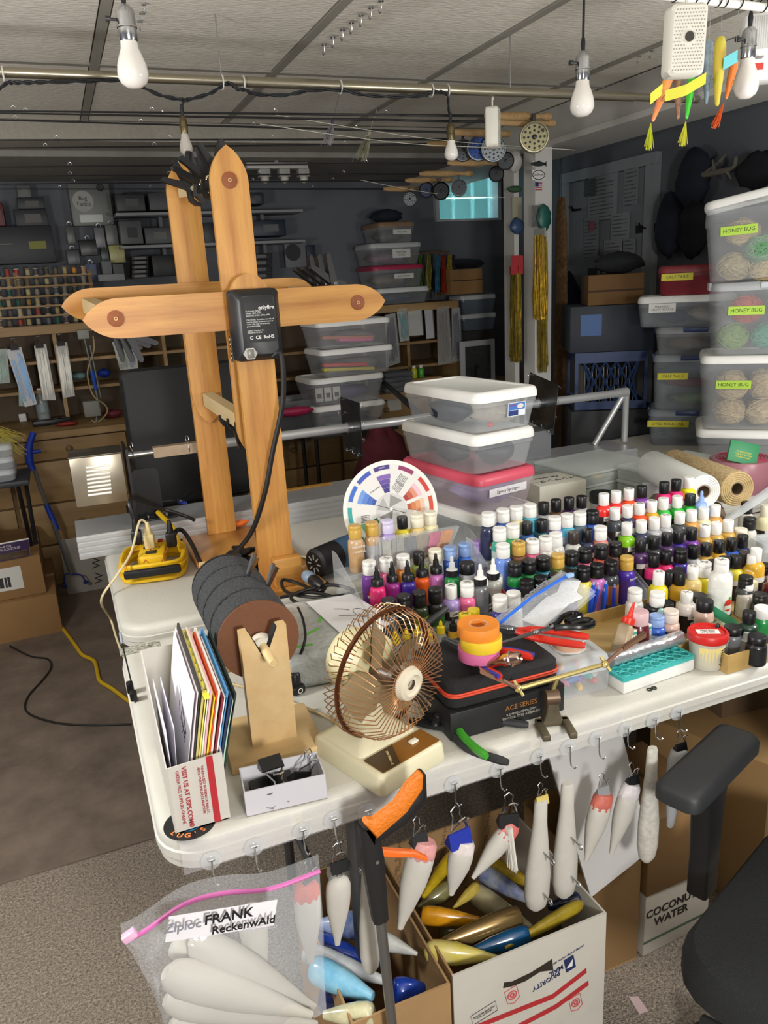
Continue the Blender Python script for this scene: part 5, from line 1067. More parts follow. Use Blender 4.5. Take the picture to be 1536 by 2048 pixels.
# ================================================================ office chair at lower right
ch = thing('office_chair', 'black office chair with padded armrest pulled up to the table', 'chair', (1.07, .625, 0), .36)
fb_ = M('1f2124', .9, noise=.4, nscale=300, bump=.4, bscale=500); ap = M('2c2e31', .55)
MB().loft([[(x, y, z) for x, y in rrect(-.25+i, .25-i, -.25+i, .25-i, .09)] for i, z in ((.03, .38), (0, .4), (0, .44), (.012, .462), (.05, .472), (.14, .474))]).build('seat', fb_, ch)
MB().tube([(0, 0, .1), (0, 0, .38)], .025, 14).build('gas_column', M('2a2b2d', .4), ch)
for k in range(5):
    a = k*2*PI/5+.3; MB().tube([(0, 0, .12), (.28*math.cos(a), .28*math.sin(a), .075)], [.025, .016], 8).build('star_leg', ap, ch)
    MB().lathe([(.026, -.02), (.026, .02)], 14, R(PI/2, 0, a, (.28*math.cos(a), .28*math.sin(a), .0265))).build('caster', BLACK, ch)
MB().loft([[(x, y, z) for x, y in rrect(.27, .33, -.2+i, .2-i, .02)] for i, z in ((.05, .5), (0, .6), (0, .95), (.06, 1.0))]).build('backrest', fb_, ch)
Ti = ch.matrix_basis.inverted()
for sg in (1, -1):
    c_ = Ti @ V((.985, .928, .66)); y_ = c_.y if sg > 0 else -c_.y
    MB().loft([[(x, y, z) for x, y in rrect(c_.x-.135+i, c_.x+.135-i, y_-.042+i, y_+.042-i, .02)] for i, z in ((.006, .622), (0, .628), (0, .65), (.005, .659), (.014, .6625))]).build('arm_pad', ap, ch)
    MB().loft([[(x, y, z) for x, y in rrect(c_.x-.02-i, c_.x+.035+i, y_-.02, y_+.02, .008)] for i, z in ((0, .36), (.0, .45), (.006, .55), (.02, .622))]).build('arm_post', bkp, ch)
tag(MB().prism([(-.012, -.02), (.01, -.022), (.014, .015), (-.005, .024)], .001, .002).build('paper_scrap', M('c9b0b0', .8), None, PZ(1275, 2010, 0)), 'torn scrap of pale paper on the carpet by the chair', 'paper')
# ================================================================ things hanging under the ceiling
RY_, RZ_ = 2.44, 2.1
t = thing('curtain_rod', 'brushed steel rod hung across the room under the ceiling', 'rod', (0, 0, 0))
MB().tube([(-1.6, RY_, RZ_), (2.29, RY_, RZ_)], .0125, 14).build('rod_tube', M('a9a28f', .3, .9), t); MB().tube([(.62, RY_, RZ_), (2.0, RY_, RZ_)], .0142, 14).build('outer_tube', M('a9a28f', .3, .9), t)
for x in (-.8, .55, 1.5, 2.2): MB().tube([(x, RY_, RZ_+.01), (x, RY_, ZC)], .002, 6).build('hanger_wire', STEEL, t)
for k, px in enumerate((10, 445, 487, 680, 862, 894)):
    p = PY(px, 170, RY_); tag(MB().ring(.018, .0025, R(0, PI/2, 0, (p.x, RY_, RZ_-.004)), 18, 6).build('cable_tie', M('c9c9c4', .5), None), 'white cable tie looped on the steel rod, %s from the left' % ORD[k], 'cable tie', 'cable ties on the steel rod')
bkc = M('14171c', .6)
pts = [PY(px, py, RY_-.012) for px, py in ((-30, 172), (-5, 178), (14, 166), (30, 165), (60, 165), (100, 164), (180, 162), (240, 161), (275, 170), (320, 190), (362, 199), (378, 199), (420, 187), (444, 172), (460, 166), (474, 178), (490, 180), (512, 188), (570, 190), (620, 181), (680, 180), (730, 190), (790, 193), (845, 191), (866, 184), (884, 184), (895, 192), (897, 215), (901, 244))]
cc = curve(pts, 5)
mb = MB()
for s_ in (0, PI):
    mb.tube([p+V((0, .003*math.cos(i*.9+s_), .003*math.sin(i*.9+s_))) for i, p in enumerate(cc)], .0032, 6)
tag(mb.build('light_cord', bkc), 'twisted black light cord draped along the steel rod', 'cord')
def bulb(label, top, d, L, sock, sl, cordtop, knob, glass):
    t = thing('hanging_bulb', label, 'bulb', T=MX.Translation(top))
    sr = d*.3
    MB().lathe([(.0001, 0), (sr*.55, 0), (sr*.95, -.008), (sr, -.016), (sr, -sl*.55), (sr*1.08, -sl*.56), (sr*1.08, -sl*.62), (sr*.98, -sl*.64), (sr*.98, -sl*.96), (sr*.9, -sl), (.0001, -sl)][::-1], 24).build('socket', sock, t)
    if knob: MB().tube([(-sr, 0, -sl*.4), (-sr-.014, 0, -sl*.4)], .003, 8).lathe([(.006, 0), (.006, .009)], 10, R(0, -PI/2, 0, (-sr-.012, 0, -sl*.4))).build('switch_knob', M('2a2a2e', .4), t)
    g = MB().lathe([(.0001, -sl-L), (d*.22, -sl-L*.985), (d*.4, -sl-L*.9), (d*.49, -sl-L*.77), (d*.5, -sl-L*.68), (d*.47, -sl-L*.5), (d*.38, -sl-L*.3), (d*.29, -sl-L*.14), (d*.27, -sl+.002)], 28); g.build('glass_bulb', glass, t)
    if cordtop: MB().tube([V(q)-V(top) for q in cordtop], .0032, 8).lathe([(.0045, .0), (.0055, .02), (.004, .03)], 10).build('cord', bkc, t)
    return t
milky = M('e6e2dc', .18, coat=.3); alum = M('b9bcc0', .22, 1)
def atdist(px, py, dist):
    d = _dir(px, py); return EYE+d*dist
p = atdist(248, 10, 1.55); bulb('large frosted bulb in aluminium socket at the upper left', p, .062, .084, alum, .066, [p, p+V((0, 0, ZC-.01-p.z))], True, milky)
p = atdist(1166, 103, 1.93); bulb('large frosted bulb in aluminium socket right of centre', p, .06, .082, alum, .066, [p, p+V((0, 0, ZC-.01-p.z))], True, milky)
p = atdist(1500, 55, 1.75); bulb('large frosted bulb hanging in front of the white fixture at right', p, .055, .082, alum, .064, [p, p+V((0, 0, ZC-.01-p.z))], True, milky)
brass = M('6a5f44', .35, .8)
p = PY(365, 233, RY_-.02); bulb('small clear bulb on the cord above the spring clamps', p, .036, .055, brass, .045, [p, p+V((.003, 0, .03)), PY(370, 199, RY_-.015)], False, M('c9c4ba', .1, alpha=.7))
p = PY(901, 246, RY_-.02); bulb('small frosted bulb hanging from the middle of the black cord', p, .044, .058, brass, .052, [p, PY(900, 225, RY_-.015)], False, milky)
# cup hooks screwed into the ceiling grid
hk = MB().tube([(0, 0, 0), (0, 0, -.014), (.0, .004, -.02), (.0, .011, -.021), (.0, .015, -.014)], .0013, 5).lathe([(.006, -.003), (.006, 0)], 10).mesh('hook_wire', STEEL)
for k, (px, py) in enumerate(((762, 0), (742, 14), (722, 29), (703, 44), (685, 58), (666, 73), (648, 88))):
    p = PZ(px, py, ZC-.007); h = thing('cup_hook', 'small cup hook on the grid bar, %s from the top edge' % ORD[k], 'hook', (p.x, p.y, ZC-.0065), group='cup hooks in the ceiling grid'); inst('hook_wire', hk, h, None, MX.Scale(1.35, 4))
for k, (px, py) in enumerate(((288, 8), (283, 26), (279, 42))):
    p = PZ(px, py, ZC-.007); h = thing('cup_hook', 'small cup hook beside the upper left bulb, %s' % ('highest', 'middle', 'lowest')[k], 'hook', (p.x, p.y, ZC-.0065), group='cup hooks in the ceiling grid'); inst('hook_wire', hk, h)
for k, (px, py) in enumerate(((1279, 112), (1304, 102))):
    p = PZ(px, py, ZC-.007); h = thing('cup_hook', 'small cup hook by the soffit, %s of two' % ('left', 'right')[k], 'hook', (p.x, p.y, ZC-.0065), group='cup hooks in the ceiling grid'); inst('hook_wire', hk, h)
# fly rods lying under the ceiling
cork = M('a98a5e', .85, noise=.3, nscale=90)
def flyrod(label, a, b, y, handle, r=.0045, reel=None, col='14161a'):
    p0, p1 = PY(*a, y), PY(*b, y); d = (p1-p0).normalized()
    p0 = p1-d*2.6
    t = thing('fly_rod', label, 'fishing rod', T=look(p1, p0), group='fly rods hung under the ceiling')
    L = (p1-p0).length; hl = handle
    MB().tube([(0, 0, hl), (0, 0, L)], [r, .0012], 8).build('blank', M(col, .3), t)
    if hl: MB().lathe([(.008, 0), (.0125, .006), (.0125, .03), (.009, .035), (.009, .09), (.0125, .095), (.0145, .13), (.0125, .2), (.012, hl-.02), (.006, hl+.01)], 14).build('cork_grip', cork, t)
    for k in range(1, 6): MB().ring(.006, .0008, R(0, PI/2, 0, (0, .008, hl+.38*k)), 10, 4).build('line_guide', STEEL, t)
    if reel:
        rr, c = reel; RT = MX.Translation((0, 0, .06))
        return t
    return t
R_ = (('1100', (0, 222), (1102, 233), 2.62, .27), ('b', (0, 226), (1110, 246), 2.64, .27), ('c', (0, 240), (1020, 268), 2.9, .27), ('d', (0, 280), (905, 279), 3.1, .0), ('e', (0, 296), (960, 287), 3.25, .25), ('f', (0, 334), (1000, 325), 3.2, .25), ('g', (0, 352), (945, 347), 3.5, .27), ('h', (0, 368), (905, 360), 3.7, .25), ('i', (0, 378), (860, 378), 3.85, .25))
names = ['highest fly rod with cork grip reaching the post', 'second fly rod with cork grip above the gold reel', 'fly rod with cork grip behind the far white detector', 'bare dark rod blank under the beam', 'fly rod whose grip ends by the small frosted bulb', 'dark fly rod just above the window', 'fly rod with grip crossing the window top', 'fly rod with black reels left of the window', 'lowest fly rod farthest back under the ceiling']
for (n_, a, b, y, hl), lb in zip(R_, names): flyrod(lb, a, b, y, hl)
def reel(label, px, py, y, r, c1, c2, tilt=0):
    p = PY(px, py, y); t = thing('fly_reel', label, 'reel', T=MX.Translation(p) @ R(PI/2, 0, -.45+tilt) @ MX.Scale(1.2, 4), group='fly reels hung under the ceiling')
    MB().ring(r*.94, r*.08, MX.Translation((0, 0, -r*.22)), 28, 6).ring(r*.94, r*.08, MX.Translation((0, 0, r*.22)), 28, 6).build('frame_ring', M(c1, .3, .8), t)
    sp = MB().lathe([(.0001, -r*.2), (r*.86, -r*.2), (r*.86, -r*.14), (r*.5, -r*.12), (r*.5, r*.12), (r*.86, r*.14), (r*.86, r*.2), (.0001, r*.2)], 28).build('spool', M(c2, .35, .6), t)
    for k in range(20):
        q_, n_ = (.7, 12) if k < 12 else (.42, 8)
        MB().lathe([(r*.085, 0), (r*.085, r*.03)], 10, MX.Translation((r*q_*math.cos(k*2*PI/n_), r*q_*math.sin(k*2*PI/n_), r*.19))).build('port_hole', M('15161a', .5), sp)
    MB().lathe([(r*.17, r*.2), (r*.17, r*.32), (r*.1, r*.36)], 14).build('hub', M('1c1d20', .4), sp)
    MB().tube([(r*.55, r*.4, r*.22), (r*.55, r*.4, r*.55)], r*.08, 8).build('crank', M('2a2a2c', .4), t); MB().box(-r*.12, r*.12, r*.9, r*1.5, -r*.2, r*.2).build('foot', M('1c1d20', .4), t)
reel('large gold and silver fly reel beside the post', 1068, 275, 2.6, .043, 'b4ae96', '8f8a6a')
reel('silver perforated fly reel right of the frosted bulb', 987, 298, 2.85, .04, '8f9498', '7d8288'); reel('fly reel with blue spool behind the silver one', 957, 297, 2.92, .038, '8a8f94', '28468a'); reel('grey fly reel just right of the small frosted bulb', 926, 301, 3.0, .034, '6a6e72', '55595d')
reel('black perforated fly reel against the white board', 1011, 322, 3.1, .03, '2a2c30', '3a3c40'); reel('small black fly reel at the window corner', 993, 348, 3.3, .028, '17181b', '222428')
reel('silver rimmed fly reel in front of the window', 918, 376, 3.5, .031, '6a6e70', '3c4044'); reel('glossy black fly reel left of the window', 882, 382, 3.6, .034, '111214', '1c1e20'); reel('dark blue fly reel second left of the window', 853, 380, 3.7, .03, '23262c', '2a3450'); reel('grey fly reel farthest left among the lower reels', 820, 398, 3.8, .03, '55585a', '6a6e70')
for k, (a, b, y) in enumerate((((540, 228), (1150, 300), 2.75), ((520, 248), (1062, 297), 2.7), ((720, 360), (1010, 395), 3.6))):
    p0, p1 = PY(*a, y), PY(*b, y); m_ = (p0+p1)/2-V((0, 0, .02))
    tag(MB().tube(curve([p0, m_, p1], 8), .0011, 4).build('fly_line', M('c9c9b8', .5)), '%s pale fly line sagging between the rods' % ('upper', 'middle', 'lowest')[k], 'line', 'slack fly lines')
for lb, a, b, y, c1, c2 in (('white and purple hair fly hanging from a rod', (665, 245), (655, 288), 2.8, 'b9b4b0', '4a4060'), ('large olive hair fly hanging under the rods', (738, 268), (722, 318), 2.9, '7a7860', '9a9680')):
    p0, p1 = PY(*a, y), PY(*b, y); L = (p1-p0).length; t = thing('hair_fly', lb, 'fly', T=look(p0, p1)); rr = random.Random(5); mb = MB()
    for k in range(70):
        e = (rr.gauss(0, L*.2), rr.gauss(0, L*.1), L*rr.uniform(.7, 1.1)); mb.tube([(0, 0, 0), (e[0]*.6, e[1]*.6, e[2]*.4), e], .0008, 3)
    o = mb.build('hair', M(c1, .8, noise=1, nscale=40, col2=c2), t); o['kind'] = 'stuff'
    MB().lathe([(.0001, -.012), (.006, -.008), (.006, .01), (.0001, .014)], 8).tube([(0, 0, -.01), (.0, 0, -.09)], .001, 4).build('fly_head', M(c2, .6), t)
# white dehumidifier boxes on hooks
def dehum(label, p, s, rz, rx=0):
    t = thing('dehumidifier', label, 'dehumidifier', T=R(rx, 0, rz, p) @ MX.Scale(s, 4)); wm = M('dddbd0', .4)
    MB().loft([[(x, y, z) for x, z in rrect(-.038+i, .038-i, -.066+i, .066-i, .012)] for y, i in ((.022, .004), (.018, 0), (-.018, 0), (-.024, .005))]).build('case', wm, t)
    gm_ = M('8f8c84', .6); dot = MB().lathe([(.0012, 0), (.0012, .0006)], 6, R(PI/2)).mesh('vent_dot', gm_)
    mb = MB()
    for i in range(11):
        for j in range(18):
            x, z = -.03+.006*i+(.003 if j % 2 else 0), -.055+.0064*j
            if x*x+(z-.005)**2 > .0003 and abs(x) < .032: mb.box(x-.0011, x+.0011, -.0247, -.024, z-.0011, z+.0011)
    mb.build('vent_pattern', gm_, t)
    MB().lathe([(.012, 0), (.0135, .0006), (.0125, .002), (.012, .002)], 20, R(PI/2, 0, 0, (0, -.024, .005)) @ MX.Diagonal((1.15, .85, 1, 1)), 1, 1, False).build('window_rim', wm, t); MB().lathe([(.0001, .0005), (.0095, .0005), (.0095, .0012), (.0001, .0012)], 18, R(PI/2, 0, 0, (.001, -.024, .005))).build('indicator', M('3a3734', .25), t)
    MB().tube(curve([(0, 0, .064), (0, 0, .085), (.008, 0, .1), (.018, 0, .105), (.024, 0, .096)], 4), .0032, 6).build('hook', wm, t)
p = atdist(1368, 84, 1.42); dehum('near white dehumidifier with dotted front hanging at upper right', p, .88, -.35, .05)
p = PY(985, 243, RY_); dehum('far white dehumidifier hanging on the steel rod by the post', (p.x, RY_, RZ_-.108), .92, .9)
# white hanging rail with curtain rings and lures at the upper right
p0, p1 = atdist(1300, -12, 1.5), atdist(1620, 26, 1.65)
t = thing('white_rail', 'white enamelled rail across the upper right corner', 'rail', T=look(p0, p1)); MB().lathe([(.008, 0), (.008, (p1-p0).length)], 14).build('rail_tube', M('e9e9e6', .3), t)
for u_ in (.08, .92):
    q = p0.lerp(p1, u_); MB().tube([t.matrix_basis.inverted() @ q, t.matrix_basis.inverted() @ V((q.x, q.y, ZC-.006))], .0015, 5).build('rail_hanger', STEEL, t)
for k, px in enumerate((1345, 1383, 1405, 1428, 1441, 1470, 1520)):
    q = p0.lerp(p1, (px-1300)/320); tag(MB().ring(.012, .0016, look(q, p1) @ MX.Translation((0, .004, 0)), 16, 5).build('curtain_ring', BLACK, None), 'black curtain ring on the white rail, %s from the left' % ORD[k], 'ring', 'rings on the white rail')
def hlure(label, a, b, w_, c, c2=None, dist=1.72, skirt=None, sb=None):
    p0, p1 = atdist(*a, dist), atdist(*b, dist)
    t = lure(label, p0, p1, w_, M(c, .25, noise=1 if c2 else .1, nscale=35, col2=c2, coat=.4), 'plug', .15, grp='bright lures hanging at upper right')
    L = (p1-p0).length
    MB().ring(.004, .0009, MX.Translation((0, 0, -.004)), 12, 5).tube([(0, 0, L*.5), (.01, 0, L*.5+.006), (.012, 0, L*.5+.016), (.004, 0, L*.5+.018)], .0009, 5).build('treble_hook', STEEL, t)
    MB().tube([(0, 0, -.004), t.matrix_basis.inverted() @ V((p0.x, p0.y, ZC-.006))], .0007, 4).build('hang_wire', STEEL, t)
    if skirt:
        q0, q1 = atdist(*sb[0], dist), atdist(*sb[1], dist); T2 = t.matrix_basis.inverted() @ look(q0, q1); mb = MB(); LL = (q1-q0).length; rr = random.Random(int(px))
        for k in range(40): mb.tube([(0, 0, 0), (rr.gauss(0, .004), rr.gauss(0, .003), LL*rr.uniform(.85, 1.05))], .0007, 3)
        o = mb.build('skirt', M(skirt, .6), t, T2); o['kind'] = 'stuff'
    return t
hlure('pink and orange needle lure with yellow skirt', (1345, 135), (1305, 243), .024, 'e87a6a', 'e8a03c', skirt='c8d030', sb=((1302, 246), (1297, 300)))
hlure('brown spotted needle lure between pink and green ones', (1356, 140), (1356, 238), .025, '8a5a44', 'c09a80', 1.74); hlure('bright green needle lure with yellow skirt', (1386, 140), (1373, 238), .024, '3fc43a', None, skirt='d8d848', sb=((1372, 242), (1364, 292)))
hlure('blue silver glitter lure', (1418, 85), (1412, 208), .028, '5a7a94', 'a9b8c4', 1.74); hlure('yellow and green swimming lure in a clear sleeve', (1441, 78), (1434, 212), .034, 'c4cc3a', 'e0b44a', 1.7); hlure('orange needle lure with orange skirt', (1470, 120), (1452, 198), .022, 'e07a30', None, skirt='e0642c', sb=((1448, 205), (1428, 256)))
for k, (a, b, c, lb) in enumerate((((1301, 198), (1325, 178), 'd8d848', 'yellow note strip on the pink needle lure'), ((1330, 192), (1372, 180), 'd0cc40', 'yellow note strip across the brown lure'), ((1372, 180), (1412, 156), 'd4d040', 'yellow note strip across the green lure'), ((1447, 128), (1475, 112), '6ac4cc', 'teal sticky note at the orange lure'))):
    p, q = atdist(*a, 1.68), atdist(*b, 1.68); h = .022 if k < 3 else .024
    o = MB().loft([[p+V((0, 0, -h/2)), q+V((0, 0, -h/2)), q+V((0, 0, h/2)), p+V((0, 0, h/2))], [x+V((0, .0008, 0)) for x in (p+V((0, 0, -h/2)), q+V((0, 0, -h/2)), q+V((0, 0, h/2)), p+V((0, 0, h/2)))]]).build('paper_note', M(c, .7)); tag(o, lb, 'note', 'paper notes on the hanging lures')
t = thing('white_fixture', 'white ribbed fixture with red label at the right edge', 'fixture', T=R(0, 0, -.6, atdist(1545, 165, 1.9)))
MB().rbox(.16, .06, .15, .012).build('case', M('e6e6e4', .4), t)
for x_ in (-.06, .06): MB().tube([(x_, 0, .148), (x_, 0, ZC-.006-t.matrix_basis.translation.z)], .0015, 5).build('hanger_wire', STEEL, t)
for k in range(12): MB().box(-.07+.005*k, -.0675+.005*k, -.0315, -.0302, .07, .14).build('rib', M('c4c4c2', .5), t)
MB().box(-.06, -.03, -.0308, -.0302, .025, .04).build('red_label', M('c83a2a', .5), t); MB().rbox(.02, .003, .02, .001, R(PI/2, 0, 0, (-.045, -.031, .05))).build('button', M('8a8a88', .5), t)
# spot light bar on the far ceiling
p0, p1 = PY(490, 322, 4.3), PY(612, 318, 4.3)
t = thing('spot_bar', 'white ceiling bar with three unlit spot bulbs', 'light', (p0.x, 4.3, 2.125)); w_ = p1.x-p0.x
MB().rbox(w_, .06, .03, .003, MX.Translation((w_/2, 0, 0))).tube([(w_/2, 0, .03), (w_/2, 0, .035)], .012, 8).build('bar', M('b9b8b2', .5), t)
for k in range(3):
    x = w_*(.28+.32*k); MB().rbox(.058, .05, .04, .003, MX.Translation((x, -.01, -.041))).build('lamp_holder', M('a9a8a2', .5), t); MB().ball((x, -.02, -.05), .022, 14).build('spot_bulb', M('cfcac0', .2), t)
t = thing('ceiling_bracket', 'dark wooden bracket under the ceiling at the top edge', 'bracket', PY(512, -2, 1.55)); MB().rbox(.05, .03, .02, .004, R(0, .5, 0)).build('block', M('2c2622', .6), t); t.location.z = ZC-.035
# ================================================================ work bench along the back wall
BZ, BYF, BYB = .87, 4.39, 4.98
oak = wood('a98a5c', '83653c', 'x', 9, .55); oakd = wood('8a6c44', '6a4f2e', 'x', 9, .6)
t = thing('work_bench', 'long oak work bench with drawers along the back wall', 'bench', (0, 0, 0))
MB().box(-1.6, 2.75, BYF-.02, BYB, BZ-.035, BZ).build('bench_top', oak, t)
MB().box(-1.6, 2.75, BYF+.03, BYB, .0005, BZ-.036).build('carcass', oakd, t)
for c in range(7):
    x0 = -1.55+.61*c
    for k, (z0, z1) in enumerate(((.72, .825), (.49, .71), (.26, .48), (.03, .25))):
        d = MB().rbox(.59, .024, z1-z0, .004).build('drawer', oak, t, (x0+.3, BYF+.016, z0)); MB().lathe([(.016, 0), (.018, .012), (.008, .022), (.0001, .022)], 14, R(PI/2, 0, 0, (0, -.012, (z1-z0)/2))).build('knob', M('7a6040', .5), d)
q = PY(788, 800, BYF); tag(MB().box(-.045, .045, -.001, 0, -.045, .045).build('paper_label', M('c4c2b8', .7), None, (q.x, BYF-.0015, q.z-.02)), 'white paper label pinned on the bench front', 'paper')
# shelving on the bench, left part
def shelfunit(label, x0, x1, zs, top, ya=4.66, yb=4.96, div=()):
    t = thing('bench_shelf', label, 'shelf', (0, 0, 0))
    MB().box(x0, x1, yb-.012, yb, BZ+.001, top).build('back_board', M('5a4a36', .7), t)
    MB().box(x0, x1, ya-.02, yb-.013, top-.045, top).build('top_rail', oak, t)
    for z in zs: MB().box(x0, x1, ya, yb-.013, z-.016, z).build('shelf_board', oak, t)
    for x in (x0, x1-.02)+tuple(div): MB().box(x, x+.02, ya-.005, yb-.013, BZ+.001, top-.046).build('divider', oak, t)
shelfunit('oak pigeonhole shelf on the left part of the bench', -1.3, 1.1, (1.06, 1.215), 1.40, div=(-.75, -.02, .55))
shelfunit('oak pigeonhole shelf under the tinsel packets', 1.12, 2.42, (1.0, 1.15), 1.385, 4.6, 4.96, (1.75, 2.05))
# spool rack
t = thing('spool_rack', 'tiered wooden rack of thread spools above the bench', 'rack', (0, 0, 0))
SYR = 4.72
zs = [1.402+.0515*k for k in range(6)]
for k, z in enumerate(zs): MB().box(-1.0, .235, SYR-.02+.01*k, SYR+.05+.01*k, z-.009, z).build('shelf_strip', oak, t)
for x in (-.6, -.16, .215): MB().box(x, x+.02, SYR+.052, SYR+.11, 1.401, zs[-1]+.02).build('rack_post', oakd, t)
pal = ['8a8478', '6a5a44', 'a89868', '5c6064', '3a3430', '9a7a3c', '7d7a74', '4c4438', 'b0a47c', '5a4c50', '6f6a50', '1f5a4a', '9a3a34']
spm = [MB().lathe([(.0001, 0), (.0145, 0), (.0145, .004), (.009, .006), (.009, .034), (.0145, .036), (.0145, .04), (.0001, .04)], 14).mesh('spool_core', M('a08660', .7)), MB().lathe([(.0115, .006), (.012, .02), (.0115, .034)], 14).mesh('thread', WHITE)]
rr = random.Random(4)
special = {(5, 1): 'a83a34', (5, 2): 'a83a34', (5, 8): 'd08a28', (5, 9): 'b08a64', (3, 1): '1f5a4a'}
cname = {'8a8478': 'stone grey', '6a5a44': 'brown', 'a89868': 'tan', '5c6064': 'slate', '3a3430': 'black', '9a7a3c': 'ochre', '7d7a74': 'grey', '4c4438': 'umber', 'b0a47c': 'straw', '5a4c50': 'plum', '6f6a50': 'olive', '1f5a4a': 'green', '9a3a34': 'red', 'a83a34': 'bright red', 'd08a28': 'orange', 'b08a64': 'copper'}
for k, z in enumerate(zs):
    n_ = 10 if k > 0 else 9
    for i in range(n_):
        x = -.262+.0475*i+rr.uniform(-.004, .004)+.006*k; c = special.get((k, i), rr.choice(pal))
        o = thing('thread_spool', '%s thread spool, %s from left on the %s tier of the rack' % (cname[c], ORD[i], ('lowest', 'second', 'third', 'fourth', 'fifth', 'top')[k]), 'spool', (x, SYR+.014+.01*k, z+.0003), rr.uniform(0, 3), 'thread spools on the tiered rack')
        inst('spool_core', spm[0], o, M(rr.choice(('a08660', '8a7048', '4a4640', 'b8b4a8')), .6)); inst('thread', spm[1], o, M(c, .6))
# things in front of the left shelf
def bxp(name, label, cat, r, y, dep, mat, grp=None, rz=0, bev=.004):
    x0, y0, x1, y1 = r; a = PY(x0, (y0+y1)/2, y); b = PY(x1, (y0+y1)/2, y); zt = PY((x0+x1)/2, y0, y).z; zb = PY((x0+x1)/2, y1, y).z
    t = thing(name, label, cat, ((a.x+b.x)/2, y+dep/2, zb), rz, grp); MB().rbox(b.x-a.x, dep, zt-zb, bev).build('body', mat, t); t['w'] = b.x-a.x; t['h'] = zt-zb; t['d'] = dep
    return t
def lab_on(t, u, v, w_, h_, col, body=None, sz=.02, tc='2a2a2a'):
    W, H, D = t['w'], t['h'], t['d']; l = MB().box(-w_/2, w_/2, -.0006, 0, -h_/2, h_/2).build('label', M(col, .6), t, (W*(u-.5), -D/2-.0006, H*v))
    if body: text('lettering', body, sz, M(tc, .6), l, MX.Translation((0, -.0009, 0)) @ FRONT)
def packet(label, quad, y, col, tuft=None, card='d8d6d0', grp='hanging packets on the bench shelves', film=True, th=.006, kn='hang_packet'):
    (ax, ay), (bx_, by), (cx_, cy), (dx, dy) = quad
    P = [PY(ax, ay, y), PY(bx_, by, y), PY(cx_, cy, y-.02), PY(dx, dy, y-.02)]
    t = thing(kn, label, 'packet', T=MX.Translation(P[0]), group=grp); Q = [p-P[0] for p in P]
    MB().loft([[tuple(p) for p in Q], [tuple(p+V((0, .002, 0))) for p in Q]]).build('card_back', M(card, .6), t)
    if tuft:
        mb = MB(); rr = random.Random(len(label)); 
        for k in range(26):
            u = rr.uniform(.12, .88); v0, v1 = rr.uniform(.05, .3), rr.uniform(.7, .98)
            a = Q[0].lerp(Q[1], u).lerp(Q[3].lerp(Q[2], u), v0); b = Q[0].lerp(Q[1], u).lerp(Q[3].lerp(Q[2], u+rr.uniform(-.1, .1)), v1)
            mb.tube([a+V((0, -.004, 0)), (a+b)/2+V((rr.uniform(-.006, .006), -.008, 0)), b+V((0, -.004, 0))], .0022, 4)
        o = mb.build('tinsel', M(tuft, .3, .15), t); o['kind'] = 'stuff'
    if film: MB().sheet([[tuple(q+V((0, -.012, 0))) for q in (Q[0], Q[1])], [tuple(Q[0].lerp(Q[3], .5)+V((0, -.016, 0))), tuple(Q[1].lerp(Q[2], .5)+V((0, -.016, 0)))], [tuple(q+V((0, -.012, 0))) for q in (Q[3], Q[2])]]).build('clear_sleeve', M('e6eaee', .08, alpha=.22), t)
    m_ = (Q[0]+Q[1])/2
    MB().tube([m_+V((0, -.002, -.004)), m_+V((0, -.006, .01)), m_+V((0, .004, .026))], .0012, 5).build('hang_wire', STEEL, t)
    return t
packet('green tinsel packet at the left edge of the bench shelf', ((-18, 700), (14, 697), (20, 765), (-8, 768)), 4.62, '', '3f6a50', '8a9a90')
packet('white card with blue tinsel hung left on the bench shelf', ((12, 700), (42, 694), (74, 808), (50, 814)), 4.62, '', '2a7fb8', 'c9c9cc'); packet('green tinsel packet behind the blue tinsel card', ((36, 745), (52, 744), (50, 812), (38, 812)), 4.655, '', '2f6a4c', '7a8a80')
packet('long white tinsel card hung on the bench shelf', ((68, 692), (92, 688), (112, 800), (86, 800)), 4.62, '', 'c4bfae', 'bfbcb4'); packet('pink topped packet of pearl strands on the bench shelf', ((110, 690), (134, 684), (150, 792), (126, 796)), 4.62, '', 'bdb8a8', 'b0a89c')
for k, (px, py) in enumerate(((28, 684), (78, 680), (121, 676))): bclip('black binder clip on the bench rail, %s from left' % ORD[k], R(.1, 0, 0, PY(px, py+6, 4.61)), 1.25, grp='binder clips on the bench rail')
packet('left pale card of the three hung by the turner', ((224, 684), (240, 682), (254, 738), (240, 740)), 4.634, '', '8a9078', 'b0aea8'); packet('middle pale card of the three hung by the turner', ((234, 682), (252, 680), (262, 738), (246, 740)), 4.632, '', '6a7a50', 'b8b6b0'); packet('right pale card with violet swatch by the turner', ((250, 680), (272, 676), (276, 738), (256, 740)), 4.63, '', '8a88b8', 'c4c2bc')
